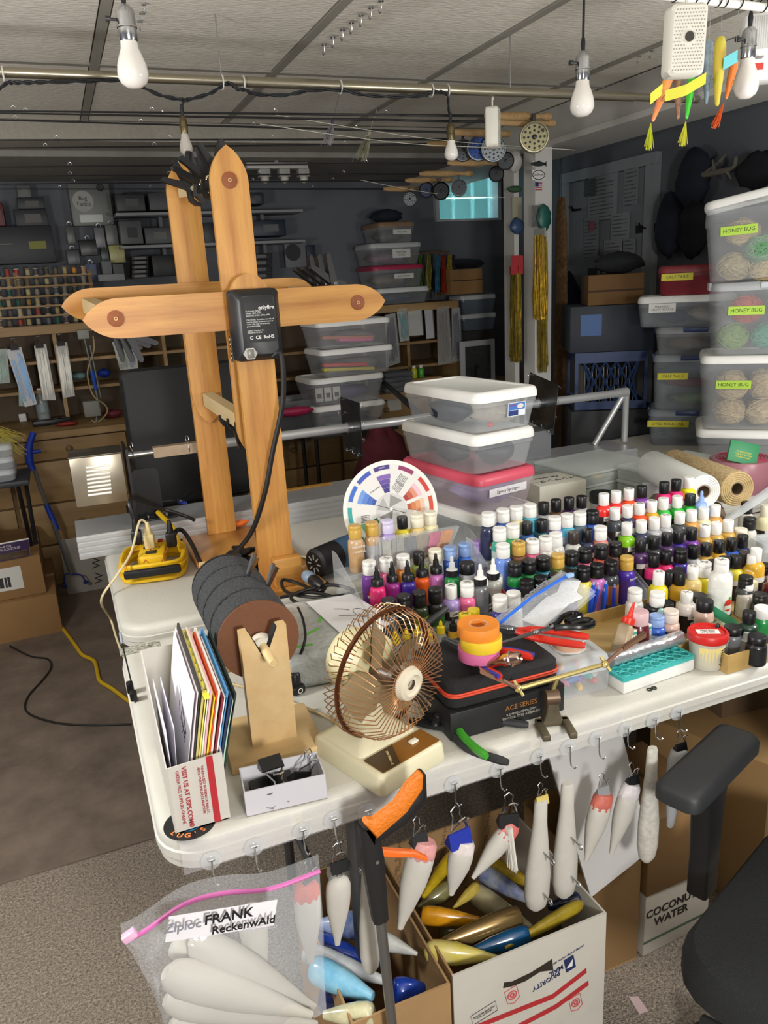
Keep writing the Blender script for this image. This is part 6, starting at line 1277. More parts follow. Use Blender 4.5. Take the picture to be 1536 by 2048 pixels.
# swing arm lamp with twine, water bottle, power strip
t = thing('swing_lamp', 'grey swing arm lamp with twine on the bench', 'lamp', (0, 0, 0)); y = 4.55
p = lambda px, py: PY(px, py, y)
MB().tube([p(192, 850), p(196, 800), p(172, 690), p(168, 672)], .006, 6).tube([p(202, 795), p(180, 690)], .005, 6).build('arm', M('6a6c68', .45, .6), t); MB().rbox(.06, .05, .05, .006, MX.Translation(p(168, 678))).build('joint', M('8a8c84', .5), t)
MB().rbox(.085, .06, .085, .004, MX.Translation(p(186, 832))).build('ballast', M('77776f', .6), t); MB().tube(curve([p(186, 672), p(188, 700), p(175, 745), p(186, 790), p(210, 810), p(214, 825), p(195, 845), p(182, 840)], 5), .004, 6).build('twine', M('a8946a', .8), t)
MB().ring(.05, .004, R(.2, 0, 0, p(197, 846)), 20, 6).ring(.045, .004, R(.1, .2, 0, p(199, 850)), 20, 6).build('twine_coil', M('a8946a', .8), t); MB().box(-.03, .03, -.03, .03, -.08, 0, MX.Translation(p(194, 868)+V((0, 0, .0)))).build('bench_clamp', M('5a5c5a', .5, .5), t)
t = thing('blue_tool', 'blue handled tool hanging on the swing lamp', 'tool', (0, 0, 0)); MB().tube([p(184, 742), p(192, 780)], [.012, .008], 8).build('handle', M('1f4fb4', .4), t); MB().tube([p(192, 780), p(196, 800)], .003, 6).build('shank', STEEL, t)
q = PZ(91, 838, BZ); t = thing('water_bottle', 'clear water bottle with label on the bench', 'bottle', (q.x, q.y-.2, BZ+.0005))
MB().lathe([(.0001, 0), (.03, 0), (.033, .005), (.033, .05), (.031, .055), (.033, .06), (.033, .13), (.026, .155), (.013, .175), (.013, .185)], 22).build('bottle', M('b8c4c4', .1, alpha=.4), t); MB().lathe([(.0335, .07), (.0335, .12)], 22).build('label_band', M('8a9a9c', .4), t); MB().lathe([(.0145, .183), (.0145, .198), (.0001, .199)], 14).build('cap', WHITE, t)
q = PZ(105, 850, BZ); t = thing('bench_power_strip', 'black power strip lying on the bench', 'power strip', (q.x, q.y+.02, BZ+.0005), .1); MB().rbox(.2, .05, .03, .005).build('strip_body', BLACK, t)
for k in range(4): MB().rbox(.026, .026, .003, .001).build('outlet', M('3a3a3c', .5), t, (-.07+.045*k, 0, .0302))
q = PZ(48, 838, BZ); t = thing('wall_charger', 'small white charger block on the bench', 'charger', (q.x, q.y-.1, BZ+.0005)); MB().rbox(.04, .03, .045, .004).build('block', WHITE, t)
lump('red_tinsel', 'small heap of red tinsel on the bench', 'tinsel', '8a2a24', PZ(135, 852, BZ), (.12, .05, .025)); lump('red_tinsel', 'tangle of red and purple tinsel right of the twine coil', 'tinsel', '6a2430', PZ(226, 836, BZ), (.1, .06, .05))
lump('blue_skein', 'coil of blue wire in the bench shelf', 'wire', '1f3fae', PY(208, 748, 4.75)-V((0, 0, .02)), (.07, .06, .05)); lump('shell_heap', 'small heap of teal shells on the bench shelf', 'shells', '6a8a8c', PY(156, 752, 4.75)-V((0, 0, .02)), (.1, .06, .04))
# upper left: cabinet, bins, panel with stickers
t = bxp('dark_cabinet', 'dark open cabinet with a yellow note above the spools', 'cabinet', (-60, 452, 108, 528), 4.84, .13, M('1d1f24', .5)); lab_on(t, .8, .48, .085, .04, '7a7c30'); MB().box(-.1, .1, -.003, 0, .1, .105).build('handle_bar', M('5a5c60', .4), t, (-.1, -.066, 0))
for lb, r, c, lc in (('dark bin with pale label on the upper left cabinet', (30, 418, 95, 452), '23262c', '5c5a58'), ('dark shallow bin second from the top at upper left', (34, 395, 88, 418), '282b32', '55534e'), ('small clear jar box topmost at upper left', (34, 370, 62, 395), '55585a', '6a6a66'), ('small red box at the left edge above the spools', (-20, 405, 8, 452), '5a2226', '6a4444')):
    t = bxp('shelf_box', lb, 'box', r, 4.85, .11, M(c, .5), 'boxes above the spools'); lab_on(t, .55, .45, t['w']*.5, t['h']*.5, lc)
t = bxp('machine_panel', 'pale metal panel with round sticker on the back wall', 'panel', (140, 366, 224, 452), 4.9, .04, M('6d6f6c', .5, .2), bev=.01)
MB().lathe([(.0001, 0), (.055, 0), (.055, .001), (.0001, .001)], 30, R(PI/2, 0, 0, (-.04, -.0205, .13))).build('round_sticker', M('9a9a96', .6), t); text('lettering', 'Bug\nTackle', .03, M('1a1a1c', .6), t, MX.Translation((-.04, -.0225, .13)) @ FRONT); MB().box(-.07, .05, -.0212, -.0204, .02, .06).build('foil_sticker', M('8a8c88', .3, .6), t); MB().lathe([(.02, 0), (.016, .01), (.0001, .01)], 16, R(PI/2, 0, 0, (.06, -.0205, .2))).build('dial', BLACK, t)
for lb, r, c in (('clear lure packet left under the metal panel', (133, 452, 150, 488), '4c4f4c'), ('dark tool with loops under the metal panel', (160, 480, 195, 512), '1a1c1e'), ('silver scissors card under the metal panel', (190, 455, 210, 495), '6a6a6e'), ('grey card with black disc under the metal panel', (212, 450, 236, 490), '6a6c68'), ('yellow foil packet hanging by a ring', (219, 490, 250, 525), 'a8a468'), ('clear packet on the lower left of the panel group', (134, 500, 160, 530), '45484c'), ('dark green packet beside the yellow foil one', (202, 498, 218, 522), '2a3a34'), ('blue white bag under the dark tool', (172, 528, 195, 565), '5a6480')):
    t = bxp('hang_packet', lb, 'packet', r, 4.88, .012, M(c, .35), 'packets hanging under the metal panel'); MB().ring(.012, .0015, R(PI/2, 0, 0, (0, 0, t['h']+.01)), 14, 5).build('hang_ring', STEEL, t)
for lb, r, c in (('grey printed carton behind the turner arm', (196, 548, 250, 562), '8a8c90'), ('small white carton behind the turner arm', (204, 522, 224, 548), '6c6e72'), ('small grey carton beside the white one', (226, 528, 248, 548), '585a5c')): bxp('small_carton', lb, 'box', r, 4.8, .1, M(c, .7), 'small cartons on the shelf top')
# white wall shelves with boxes
for k, (px, py) in enumerate(((240, 426), (240, 492))):
    z = PY(px, py, 4.8).z; t = thing('wall_shelf', '%s white shelf on the back wall behind the turner' % ('upper', 'lower')[k], 'shelf', (.95, 4.88, z-.016)); MB().rbox(1.08, .2, .016, .003).build('board', M('8f9194', .6), t); [MB().box(x, x+.02, 0, .099, -.08, -.001).build('bracket', M('5a5c60', .5), t) for x in (-.3, .3)]
rr = random.Random(9)
SB = 'boxes on the white wall shelves'
for lb, r, c, lc in (('clear fly box on the upper shelf left of the rear post', (232, 388, 290, 422), '3a3d40', '5a5c5c'), ('grey bin on the upper shelf touching the rear post', (298, 385, 345, 420), '44474a', None), ('silver framed box on the lower shelf', (240, 442, 285, 488), '55585a', '3a3d40'), ('pale bin on the lower shelf by the rear post', (290, 455, 345, 487), '4c4f52', '6a6a66'), ('black stereo box under the lower shelf', (305, 510, 350, 552), '15171a', None), ('dark bin on the upper shelf right of the front post', (500, 385, 528, 408), '2a2d32', '4a4c50'), ('dark blue bin on the lower shelf right of the front post', (505, 440, 572, 472), '1f2a38', '5c5e60'), ('dark blue bin right of the rear post on the lower shelf', (408, 445, 430, 488), '23282e', None)):
    t = bxp('shelf_box', lb, 'box', r, 4.79, .16, M(c, .45), SB)
    if lc: lab_on(t, .55, .5, t['w']*.45, t['h']*.45, lc)
for k in range(5):
    t = bxp('video_tape', 'stacked black case with white label under the lower shelf, %s from bottom' % ORD[k], 'case', (264, 548-9*k, 296, 556-9*k), 4.78, .12, M('1c1d20', .5), 'stacked cases under the shelf', bev=.001); lab_on(t, .5, .5, t['w']*.7, t['h']*.6, '77777a')
for k in range(4):
    t = bxp('video_tape', 'dark case right of the front post, %s from bottom' % ORD[k], 'case', (508, 546-13*k, 545, 557-13*k), 4.78, .12, M('1f2024', .5), 'dark cases right of the front post', bev=.001); lab_on(t, .4, .5, t['w']*.5, t['h']*.5, '6a6a6c')
t = bxp('poster_card', 'grey poster card with dark round print above the wooden arm', 'card', (570, 482, 615, 535), 4.9, .01, M('6a6c72', .6)); MB().lathe([(.0001, 0), (.05, 0), (.05, .001), (.0001, .001)], 24, R(PI/2, 0, 0, (-.02, -.0055, .09))).build('print_disc', M('1f1c22', .6), t)
bxp('thermos', 'dark blue cylinder box beside the grey poster card', 'box', (614, 490, 632, 535), 4.88, .05, M('1d2236', .5))
# ================================================================ chair, floor things at left
ch = thing('desk_chair', 'black office chair standing at the bench behind the rig', 'chair', (.47, 3.42, 0), .06); bkl = M('0e0f12', .6)
MB().loft([[(x, y+.02*abs(x)*4, z) for x, z in rrect(-.27+i, .27-i, .66+i, 1.245-i, .04)] for y, i in ((-.09, .01), (-.1, 0), (-.12, 0), (-.13, .01))]).build('backrest', bkl, ch)
MB().loft([[(x, y, z) for x, y in rrect(-.27+i, .27-i, -.12+i, .42-i, .06)] for i, z in ((.02, .5), (0, .52), (0, .57), (.03, .59))]).build('seat', bkl, ch)
MB().box(-.03, .03, -.09, -.06, .45, .9).build('back_stem', BLACK, ch); MB().tube([(0, .1, .1), (0, .1, .5)], .025, 12).build('gas_column', BLACK, ch)
for k in range(5):
    a = k*2*PI/5; MB().tube([(0, .1, .12), (.3*math.cos(a), .1+.3*math.sin(a), .07)], [.025, .016], 8).build('star_leg', BLACK, ch); MB().lathe([(.028, -.02), (.028, .02)], 12, R(PI/2, 0, a, (.3*math.cos(a), .1+.3*math.sin(a), .0285))).build('caster', BLACK, ch)
# blue grabber
t = thing('blue_grabber', 'blue and grey reach grabber leaning on the bench drawers', 'grabber', (0, 0, 0)); y0, y1 = 4.25, 4.33
a0, a1 = PY(66, 930, 4.3), PY(142, 1148, 4.2)
MB().tube([a0, a1], .009, 8).build('shaft', M('8f9296', .3, .8), t); MB().tube([PY(93, 1010, 4.26), PY(115, 1060, 4.25)], .014, 10).build('shaft_grip', M('1c3fa8', .45), t)
MB().tube(curve([PY(67, 865, 4.28), PY(58, 895, 4.28), PY(60, 925, 4.28), PY(66, 940, 4.28)], 4), [.016]*4+[.02]*5+[.016]*4, 10).build('handle', M('1c3fb0', .45), t); MB().tube([PY(62, 905, 4.28), PY(82, 902, 4.28)], .01, 8).build('trigger', M('1c3fb0', .45), t)
for px, py in ((130, 1175), (172, 1166)): MB().tube(curve([a1, PY((142+px)//2-6 if px < 142 else 162, 1150, 4.2), PY(px, py, 4.2)], 4), .004, 6).lathe([(.012, 0), (.014, .008), (.006, .014)], 10, MX.Translation(PY(px, py, 4.2))).build('jaw', BLACK if px < 0 else M('1c2f80', .5), t)
# folding stand with organisers
t = thing('tray_stand', 'black folding tray stand at the left edge', 'stand', (-.42, 3.98, 0)); MB().rbox(.4, .3, .025, .005, MX.Translation((0, 0, .72))).build('tray_top', M('2a2d33', .5), t)
for s1 in (-1, 1):
    MB().tube([(s1*.17, -.13, .011), (s1*.17, .13, .719)], .01, 8).build('leg', BLACK, t); MB().tube([(s1*.15, .13, .011), (s1*.15, -.13, .719)], .01, 8).build('leg', BLACK, t)
for k in range(3): binbox('lure_organiser', 'clear divided organiser on the tray stand, %s from bottom' % ORD[k], 'organiser', .34, .22, .055, R(rz=.05*k, loc=(-.44, 3.96, .7455+.056*k)), lid='same', alpha=.35, taper=.97, lidh=.012, grp='organisers on the tray stand')
lump('teal_lure_bag', 'blue and teal rubber skirts on top of the organisers', 'skirts', '1f5a9a', (-.42, 3.95, .914), (.2, .12, .05)); 
mb = MB(); rr = random.Random(2)
for k in range(40): mb.tube(curve([(-.5+rr.uniform(-.02, .02), 4.0, .98), (-.35+rr.uniform(-.05, .02), 3.95, .99+rr.uniform(-.02, .02)), (-.24+rr.uniform(-.05, .04), 3.93, .88+rr.uniform(-.05, .06))], 3), .0015, 3)
tag(mb.build('yellow_fibres', M('b8ac50', .6)), 'loose bunch of yellow fibres spilling over the organisers', 'fibres')['kind'] = 'stuff'
# cartons on the floor at left
cbl = M('8f6c42', .85, noise=.08, nscale=9)
def cart(label, x, y, z, w_, d_, h, rz, mat=cbl, tape=True):
    t = thing('floor_carton', label, 'box', (x, y, z), rz, 'cartons on the floor at left'); MB().rbox(w_, d_, h, .004).build('carton_body', mat, t)
    MB().box(-w_/2-.001, w_/2+.001, -.02, .02, h, h+.0008).build('packing_tape', M('b09468', .4), t); return t
cart('large brown carton at the bottom left of the pile', -.5, 4.05, .0005, .6, .58, .2, .03)
t = cart('brown carton with white shipping label in the pile at left', -.52, 4.06, .202, .56, .54, .19, .03); l = MB().box(-.09, .09, -.0006, 0, -.055, .055).build('shipping_label', M('cfcdc6', .6), t, (.1, -.2712, .1))
for k in range(9): MB().box(-.07+.012*k, -.064+.012*k+.003*(k % 3), -.0012, -.0008, -.04, .01).build('bar_print', M('2a2a2a', .6), l)
t = cart('smaller brown carton with white label on top at left', -.62, 4.1, .394, .3, .3, .14, .1); MB().box(-.06, .06, -.0006, 0, -.03, .03).build('shipping_label', M('cfcdc6', .6), t, (.03, -.1512, .08))
t = thing('magazine', 'magazine on building fishing rods leaning on the cartons', 'magazine', T=R(.9, 0, .12, (-.42, 3.77, .4))); MB().rbox(.3, .006, .2, .001).build('pages', M('d0cdc8', .6), t); MB().box(-.148, .148, -.004, -.0032, .002, .198).build('cover', M('4a3878', .4), t); text('lettering', 'BUILDING\nFISHING RODS', .034, M('e4e0ea', .5), t, MX.Translation((0, -.0048, .15)) @ FRONT, bold=True); MB().box(-.14, .14, -.0046, -.0041, .015, .09).build('cover_photo', M('7d6a58', .5, noise=.6, nscale=20), t)
t = thing('marked_card', 'grey cardboard sheet with black brush marks by the bench', 'card', T=R(-.15, 0, 0, (-.01, 4.27, .003))); MB().rbox(.3, .008, .3, .001).build('sheet', M('9a948a', .8), t)
for k in range(3): text('mark', 'WWM'[k], .06, BLACK, t, MX.Translation((.02, -.0046, .06+.085*k)) @ FRONT @ R(rz=1.4))
# cords on the floor
tag(MB().tube(curve([PZ(px, py, .012) for px, py in ((122, 1252), (150, 1290), (165, 1310), (188, 1322), (195, 1345), (200, 1362), (225, 1378), (262, 1405), (300, 1425))], 6), .008, 8).build('floor_extension_cord', M('d8b01c', .5)), 'yellow extension cord winding across the brown floor mat', 'cord')
tag(MB().tube(curve([PZ(px, py, .009) for px, py in ((20, 1292), (60, 1312), (95, 1318), (102, 1335), (85, 1360), (55, 1395), (55, 1425), (110, 1445), (180, 1450), (262, 1448))], 6), .004, 6).build('floor_cable', M('1c1a18', .6)), 'thin black cable looping on the carpet at left', 'cord')
# ================================================================ middle of the back wall
t = thing('side_table', 'dark folding side table under the stacked project bins', 'table', (1.45, 4.17, 0)); MB().rbox(.52, .34, .025, .004, MX.Translation((0, 0, .722))).build('table_top', M('2c2a28', .5), t)
for sx in (-1, 1):
    for sy in (-1, 1): MB().tube([(sx*.22, sy*.13, .01), (sx*.22, sy*.13, .722)], .011, 8).build('leg', BLACK, t)
PB = 'project bins stacked on the side table'; z0 = .7485
for k, (lb, dx, c) in enumerate((('white lidded clear bin with dark and green contents, bottom of the project stack', -.02, '2a3a34'), ('white lidded clear bin with price cards, second in the project stack', -.02, '6a5f80'), ('white lidded clear bin with neon flat sheets, third in the project stack', .045, 'c8703a'), ('white lidded clear bin with pink strips, top of the project stack', .035, 'b8807a'))):
    z = z0+.1485*k; T = R(rz=.05, loc=(1.45+dx, 4.16, z)); binbox('project_bin', lb, 'bin', .44, .3, .1475, T, alpha=.28, grp=PB, body='c9ccd0')
    lump('bin_filling', ('dark green bundle in the bottom project bin', 'purple folded cloth in the second project bin', 'grey bag in the third project bin', 'grey bundle in the top project bin')[k], 'bundle', ('23302c', '584a78', '8a8480', '8f8684')[k], (1.45+dx+.05, 4.18, z+.006), (.26, .16, .08), 'fillings of the project bins')
for k, (c, x, y, zz, w_, lb) in enumerate((('e0443a', 1.43, 4.06, z0+.297+.05, .26, 'red neon sheet in the third project bin'), ('d8c83a', 1.45, 4.055, z0+.297+.025, .3, 'yellow neon sheet in the third project bin'), ('e06a9a', 1.5, 4.06, z0+.4455+.03, .2, 'pink strip bundle in the top project bin'), ('c87a5a', 1.46, 4.07, z0+.4455+.045, .3, 'salmon strip bundle in the top project bin'), ('2f9a5a', 1.36, 4.06, z0+.02, .12, 'bright green packet in the bottom project bin'))):
    tag(MB().rbox(w_, .05, .018, .005).build('colour_strip', M(c, .5), None, R(0, .06, .05, (x, y, zz))), lb, 'strip', 'coloured strips in the project bins')
for k, x in enumerate((1.27, 1.32, 1.37)):
    t = thing('price_card', 'white price card in the second project bin, %s from left' % ORD[k], 'card', (x, 4.045, z0+.1485+.02)); MB().rbox(.042, .003, .075, .001).build('card', M('d6d4cc', .6), t); MB().box(-.012, .012, -.0024, -.0018, .02, .045).build('bar_print', M('3a3a3a', .6), t)
binbox('open_bin', 'grey open bin behind the project stack', 'bin', .3, .26, .2, R(loc=(1.14, 4.2, .7485-.0)), lid=None, body='6a6c70', alpha=.8); lump('pink_cloth', 'bright pink cloth hanging out left of the project stack', 'cloth', 'b82a5a', (1.12, 4.02, .86), (.2, .05, .05))
t = thing('side_shelf_table', 'small dark table carrying the grey open bin', 'table', (1.08, 4.2, 0)); MB().rbox(.2, .3, .02, .004, MX.Translation((0, 0, .727))).build('table_top', M('2c2a28', .5), t); MB().tube([(-.08, 0, .005), (-.08, 0, .727)], .012, 8).build('leg', BLACK, t)
t = lump('green_packet', 'lime green packet lying on the top project bin', 'packet', '8aa83a', (1.46, 4.12, z0+4*.1485), (.22, .12, .018))
# upper stack on the right pigeonhole shelf
US = 'bins stacked on the bench shelf'
zz = 1.386
for lb, w_, h, lid, c, lab, dx in (('clear bin with white lid and blue cloth, lowest of the shelf stack', .37, .1, 'd0d2d2', '3a5070', None, .0), ('clear bin with magenta lid, second of the shelf stack', .36, .135, 'a83050', '8a8070', 'pastel down', -.03), ('clear bin with white lid and pink yarn, third of the shelf stack', .36, .13, 'b9bcbc', '8a6a80', 'Flash Hair\nKrinkle', -.04), ('clear bin with tan lid and black label, top of the shelf stack', .25, .12, '8a7058', '5c5a58', 'Floss Foil', -.03)):
    T = R(rz=.03, loc=(2.06+dx, 4.76, zz)); binbox('shelf_bin', lb, 'bin', w_, .28, h, T, lid=lid, body='a9acae', alpha=.32, grp=US, lab=lab, labcol='c9c9c4', labsz=1.35, labtc='2a2a2a', labT=MX.Translation((.03, -.137, h*.5)) @ R(PI/2))
    lump('bin_filling', 'soft bundle inside the bin '+lb.split(', ')[1], 'bundle', c, (2.06+dx, 4.77, zz+.006), (w_*.75, .2, h*.6), 'fillings of the shelf bins'); zz += h+.001
lump('cloth_hat', 'dark blue cloth hat on top of the shelf bin stack', 'hat', '16202e', (2.02, 4.75, zz), (.2, .18, .08), rough=.9)
# tinsel rack
t = thing('tinsel_rack', 'wire rack with hanging tinsel hanks on the bench shelf', 'rack', (0, 0, 0)); y = 4.7
TP = lambda px, py: PY(px, py, y)
b0 = PZ(858, 592, 1.387)
MB().tube([TP(818, 508), TP(898, 503)], .006, 8).tube([TP(872, 504), TP(872, 600)], .006, 8).tube([TP(820, 508), TP(820, 600)], .006, 8).build('rack_frame', M('6a4c34', .6), t)
for k, (px, w_, c, lb) in enumerate(((808, 20, '2a3f34', 'dark green'), (822, 22, '5c6038', 'olive'), (838, 20, '4f7a34', 'bright green'), (856, 14, '8a843c', 'yellow green'), (873, 10, '3f7a9a', 'light blue'), (886, 14, 'a83c24', 'red orange'), (897, 12, 'b0a03a', 'yellow'), (905, 8, '3a3a4c', 'slate'))):
    p0, p1 = TP(px, 510), TP(px, 585 if k not in (1, 2) else 592); L = (p0-p1).length; o = thing('tinsel_hank', '%s tinsel hank on the wire rack' % lb, 'tinsel', T=look(p0+V((0, -.012, 0)), p1+V((0, -.012, 0))), group='tinsel hanks on the wire rack'); mb = MB(); rr = random.Random(k); ww = w_/1550*4.9/2
    for j in range(34): a = rr.gauss(0, .45); mb.tube([(a*ww*.5, rr.uniform(-.01, .01), 0), (a*ww, rr.uniform(-.015, .015), L*.4), (a*ww*1.1, rr.uniform(-.015, .015), L*rr.uniform(.9, 1.0))], .003, 4)
    q = mb.build('strands', M(c, .25, .4, noise=.5, nscale=60), o); q['kind'] = 'stuff'; MB().tube([(0, .012, -.012), (0, 0, .004)], .0016, 5).build('hang_hook', STEEL, o)
# packets on the right shelf front
y = 4.585
for lb, q, tf, cd in (('clear packet of black strands left on the right shelf', ((770, 630), (790, 626), (800, 725), (772, 735)), '1a1c20', '8f918f'), ('packet of aqua and green strands on the right shelf', ((793, 618), (812, 616), (818, 680), (800, 684)), '4a9a9c', 'a9aaa6'), ('white card with black hooks on the right shelf', ((815, 622), (842, 618), (846, 670), (818, 672)), None, 'b4b2ac'), ('plain white card strip on the right shelf', ((849, 620), (864, 619), (868, 676), (853, 678)), None, 'b0aeb0'), ('tall packet of tan feathers on the right shelf', ((873, 614), (896, 611), (904, 725), (876, 730)), '7d705c', '8f8a80'), ('packet of dark blue tinsel at the right shelf end', ((903, 617), (919, 615), (922, 722), (905, 724)), '3a3f54', '9a9a98')):
    packet(lb, q, y, '', tf, cd, 'hanging packets on the right shelf')
for k, (px, c, lb) in enumerate(((828, 'c9cc24', 'yellow'), (842, '3f9a34', 'green'))):
    p = PZ(px, 752, 1.0); t = thing('dye_bottle', 'small %s dye bottle with white cap on the shelf' % lb, 'bottle', (PY(px, 740, 4.52).x, 4.52, BZ+.0005), group='dye bottles'); MB().lathe([(.0001, 0), (.02, 0), (.021, .003), (.021, .05), (.016, .058), (.009, .06)], 16).build('bottle', M(c, .3), t); MB().lathe([(.011, .06), (.011, .078), (.0001, .079)], 12).build('cap', WHITE, t)
    t.location.z = BZ+.06; 
t = thing('shelf_block', 'small wooden block under the dye bottles', 'block', (PY(835, 750, 4.53).x, 4.53, BZ+.0005)); MB().rbox(.3, .1, .058, .004).build('block', oak, t)
for k in range(4): 
    x = 1.96+.006*k; binbox('slim_organiser', 'slim grey organiser on the bench, %s from bottom' % ORD[k], 'organiser', .2, .14, .03, R(rz=.02*k, loc=(1.9, 4.47, BZ+.0005+.0305*k)), lid='same', alpha=.6, body='7d8288', taper=.98, lidh=.008, grp='slim organisers on the bench')
q0, q1 = PY(748, 748, 4.3), PY(852, 838, 3.3)
tag(MB().tube([q0, q1], [.012, .017], 10).build('black_pole', M('111214', .5)), 'black pole slanting down behind the shoebox bins', 'pole')
# cartons and grey bins right of the tinsel
t = bxp('flat_carton', 'brown flat carton on the grey bins, upper', 'box', (900, 538, 965, 560), 4.62, .2, cbl, 'cartons by the window'); t = bxp('flat_carton', 'brown flat carton on the grey bins, lower', 'box', (902, 561, 966, 588), 4.62, .2, cbl, 'cartons by the window')
t = lump('dark_cloth', 'dark cloth heap on the cartons by the window', 'cloth', '17181c', PY(935, 537, 4.72), (.26, .16, .06), rough=.9)
for k, (ya, yb) in enumerate(((590, 628), (628, 662))):
    z1 = PY(940, ya, 4.62).z; z2 = PY(940, yb, 4.62).z; binbox('grey_bin', '%s grey bin with white lid right of the shelf' % ('upper', 'lower')[k], 'bin', .27, .2, z1-z2-.001, R(loc=(PY(945, 620, 4.72).x, 4.72, z2)), lid='b0b4b6', body='5c6670', alpha=.85, grp='grey bins right of the shelf')
t = thing('bin_stand', 'dark cabinet under the grey bins', 'cabinet', (PY(945, 700, 4.72).x, 4.74, BZ+.0005)); MB().rbox(.26, .22, PY(940, 662, 4.62).z-BZ-.002, .004).build('body', M('2a2420', .7), t)
t = bxp('framed_photo', 'white framed dark photograph of an angler on the bench', 'picture', (921, 657, 990, 742), 4.42, .02, M('a9abac', .5), bev=.003); W, H = t['w'], t['h']
ph = MB().box(-W*.37, W*.37, -.0112, -.0102, H*.06, H*.87).build('photo', M('3a3b3c', .5, noise=.5, nscale=60), t); MB().prism([(-.03, .02), (-.012, .02), (-.012, .07), (0, .095), (.035, .1), (.0, .105), (-.01, .115), (-.02, .12), (-.028, .11), (-.035, .075)], 0, .0006).build('angler', M('1a1a1b', .6), ph, MX.Translation((0, -.0113, 0)) @ FRONT)
t.location.z = BZ+.002; 
# bag, bin with liner
t = lump('red_bag', 'dark red cloth bag standing on the floor behind the rig', 'bag', '5c1a24', (1.5, 3.75, .0005), (.34, .26, .82), rough=.85); t = thing('waste_bin', 'waste bin with clear plastic liner behind the rig', 'bin', (1.22, 3.4, .0005)); MB().lathe([(.0001, 0), (.12, 0), (.16, .5), (.16, .52)], 24).build('bucket', M('4c5258', .6), t); MB().lathe([(.155, .42), (.172, .5), (.17, .56), (.15, .53), (.13, .45)], 24, None, 1, 1, False).build('liner', M('b8bfc6', .15, alpha=.45, bump=.8, bscale=20), t)
lump('dark_waste_bag', 'dark bag beside the red bag', 'bag', '1d1c20', (1.85, 3.7, .0005), (.34, .3, .7), rough=.8)
# ================================================================ post: stickers, tinsel packs, fur
yp = 3.4185
def flat(name, label, cat, px, py, w_, h, y, mat, grp=None, th=.001):
    p = PY(px, py, y); t = thing(name, label, cat, T=MX.Translation((p.x, y, p.z)) @ FRONT, group=grp); MB().prism(rrect(-w_/2, w_/2, -h/2, h/2, min(w_, h)*.1, 3), 0, th).build('backing', mat, t); return t
t = flat('fish_sticker', 'small dark fish sticker high on the post', 'sticker', 1077, 328, .07, .028, yp, M('c4c4c0', .5)); MB().prism([(.04*math.cos(a)-.004, .011*math.sin(a)) for a in [k*PI/8 for k in range(16)]], .001, .0014).prism([(.026, 0), (.044, .012), (.044, -.012)], .001, .0014).prism([(-.01, .008), (.012, .008), (.004, .017)], .001, .0014).build('fish_print', M('2a2f30', .5), t)
t = flat('oval_sticker', 'oval white sticker with black rim on the post', 'sticker', 1077, 350, .074, .046, yp, M('d4d4d0', .5)); MB().tube([(.034*math.cos(a), .02*math.sin(a), .0014) for a in [k*PI/12 for k in range(24)]], .0018, 5, None, True).build('rim', BLACK, t); text('lettering', 'Eat Brook', .014, BLACK, t, MX.Translation((0, .002, .0015)))
t = flat('flag_sticker', 'small flag sticker with blue corner and stripes on the post', 'sticker', 1077, 373, .042, .042, yp, M('c9c4c6', .5)); MB().box(-.02, .0, .0, .02, .001, .0014).build('blue_canton', M('1d2a6a', .5), t)
for k in range(4): MB().box(-.02 if k < 2 else .001, .02, -.017+.01*k, -.012+.01*k, .001, .0014).build('red_stripe', M('a83a44', .5), t)
def tins(label, px0, px1, pyt, pyb, y, c, top=None):
    p0 = PY((px0+px1)/2, pyt, y); p1 = PY((px0+px1)/2, pyb, y); L = (p1-p0).length; ww = (px1-px0)/1550*3.85/2; t = thing('tinsel_pack', label, 'tinsel', T=look(p0, p1), group='gold tinsel packs on the post'); mb = MB(); rr = random.Random(px0)
    for j in range(120):
        u = rr.uniform(-1, 1); dy = rr.uniform(-.012, .012); a = rr.uniform(0, 6); mb.tube([(u*ww*.75, dy, 0), (u*ww*.9+.003*math.sin(a), dy, L*.35), (u*ww+.003*math.sin(a+2), dy+.004*math.sin(a), L*.7), (u*ww*1.05, dy, L*rr.uniform(.93, 1))], .0022, 4)
    o = mb.build('strands', M(c, .22, .65, noise=.5, nscale=50), t); o['kind'] = 'stuff'; o2 = MB().box(-ww, ww, -.004, .004, -.03, .01).build('header_card', M(top or '8a8c88', .5), t); return t
tins('bright gold tinsel pack in front on the post', 1062, 1098, 470, 640, 3.375, 'd8bc58', '9aa09a'); tins('long pale gold tinsel pack behind the bright one', 1064, 1100, 480, 745, 3.4, 'b8a650', '9aa09a'); tins('olive gold tinsel pack left of the post', 1012, 1048, 545, 725, 3.5, 'b09c48', 'b03030')
flat('red_card', 'red header card above the olive tinsel pack', 'card', 1034, 530, .07, .09, 3.47, M('a02830', .5)); flat('photo_card', 'photo card of a fish clipped on the post', 'card', 1071, 433, .045, .1, 3.395, M('6a6c6c', .4, noise=.6, nscale=40)); 
lump('teal_feather_bag', 'teal feather packet clipped beside the photo card', 'packet', '1f5a50', PY(1088, 462, 3.38), (.075, .03, .12), rough=.4); lump('blue_packet', 'blue packet on the narrow board left of the post', 'packet', '2a4468', PY(1034, 468, 3.53), (.075, .03, .075), rough=.4); flat('oval_card', 'cream card with green oval on the narrow board', 'card', 1034, 420, .055, .12, 3.545, M('8f8c78', .5)); lump('green_sprig', 'green sprig at the top of the narrow board', 'sprig', '2f4a30', PY(1030, 385, 3.53), (.09, .03, .03)); lump('white_knob_cover', 'white rounded plastic cover high on the narrow board', 'cover', 'b4b2ac', PY(1030, 345, 3.5), (.07, .06, .1))
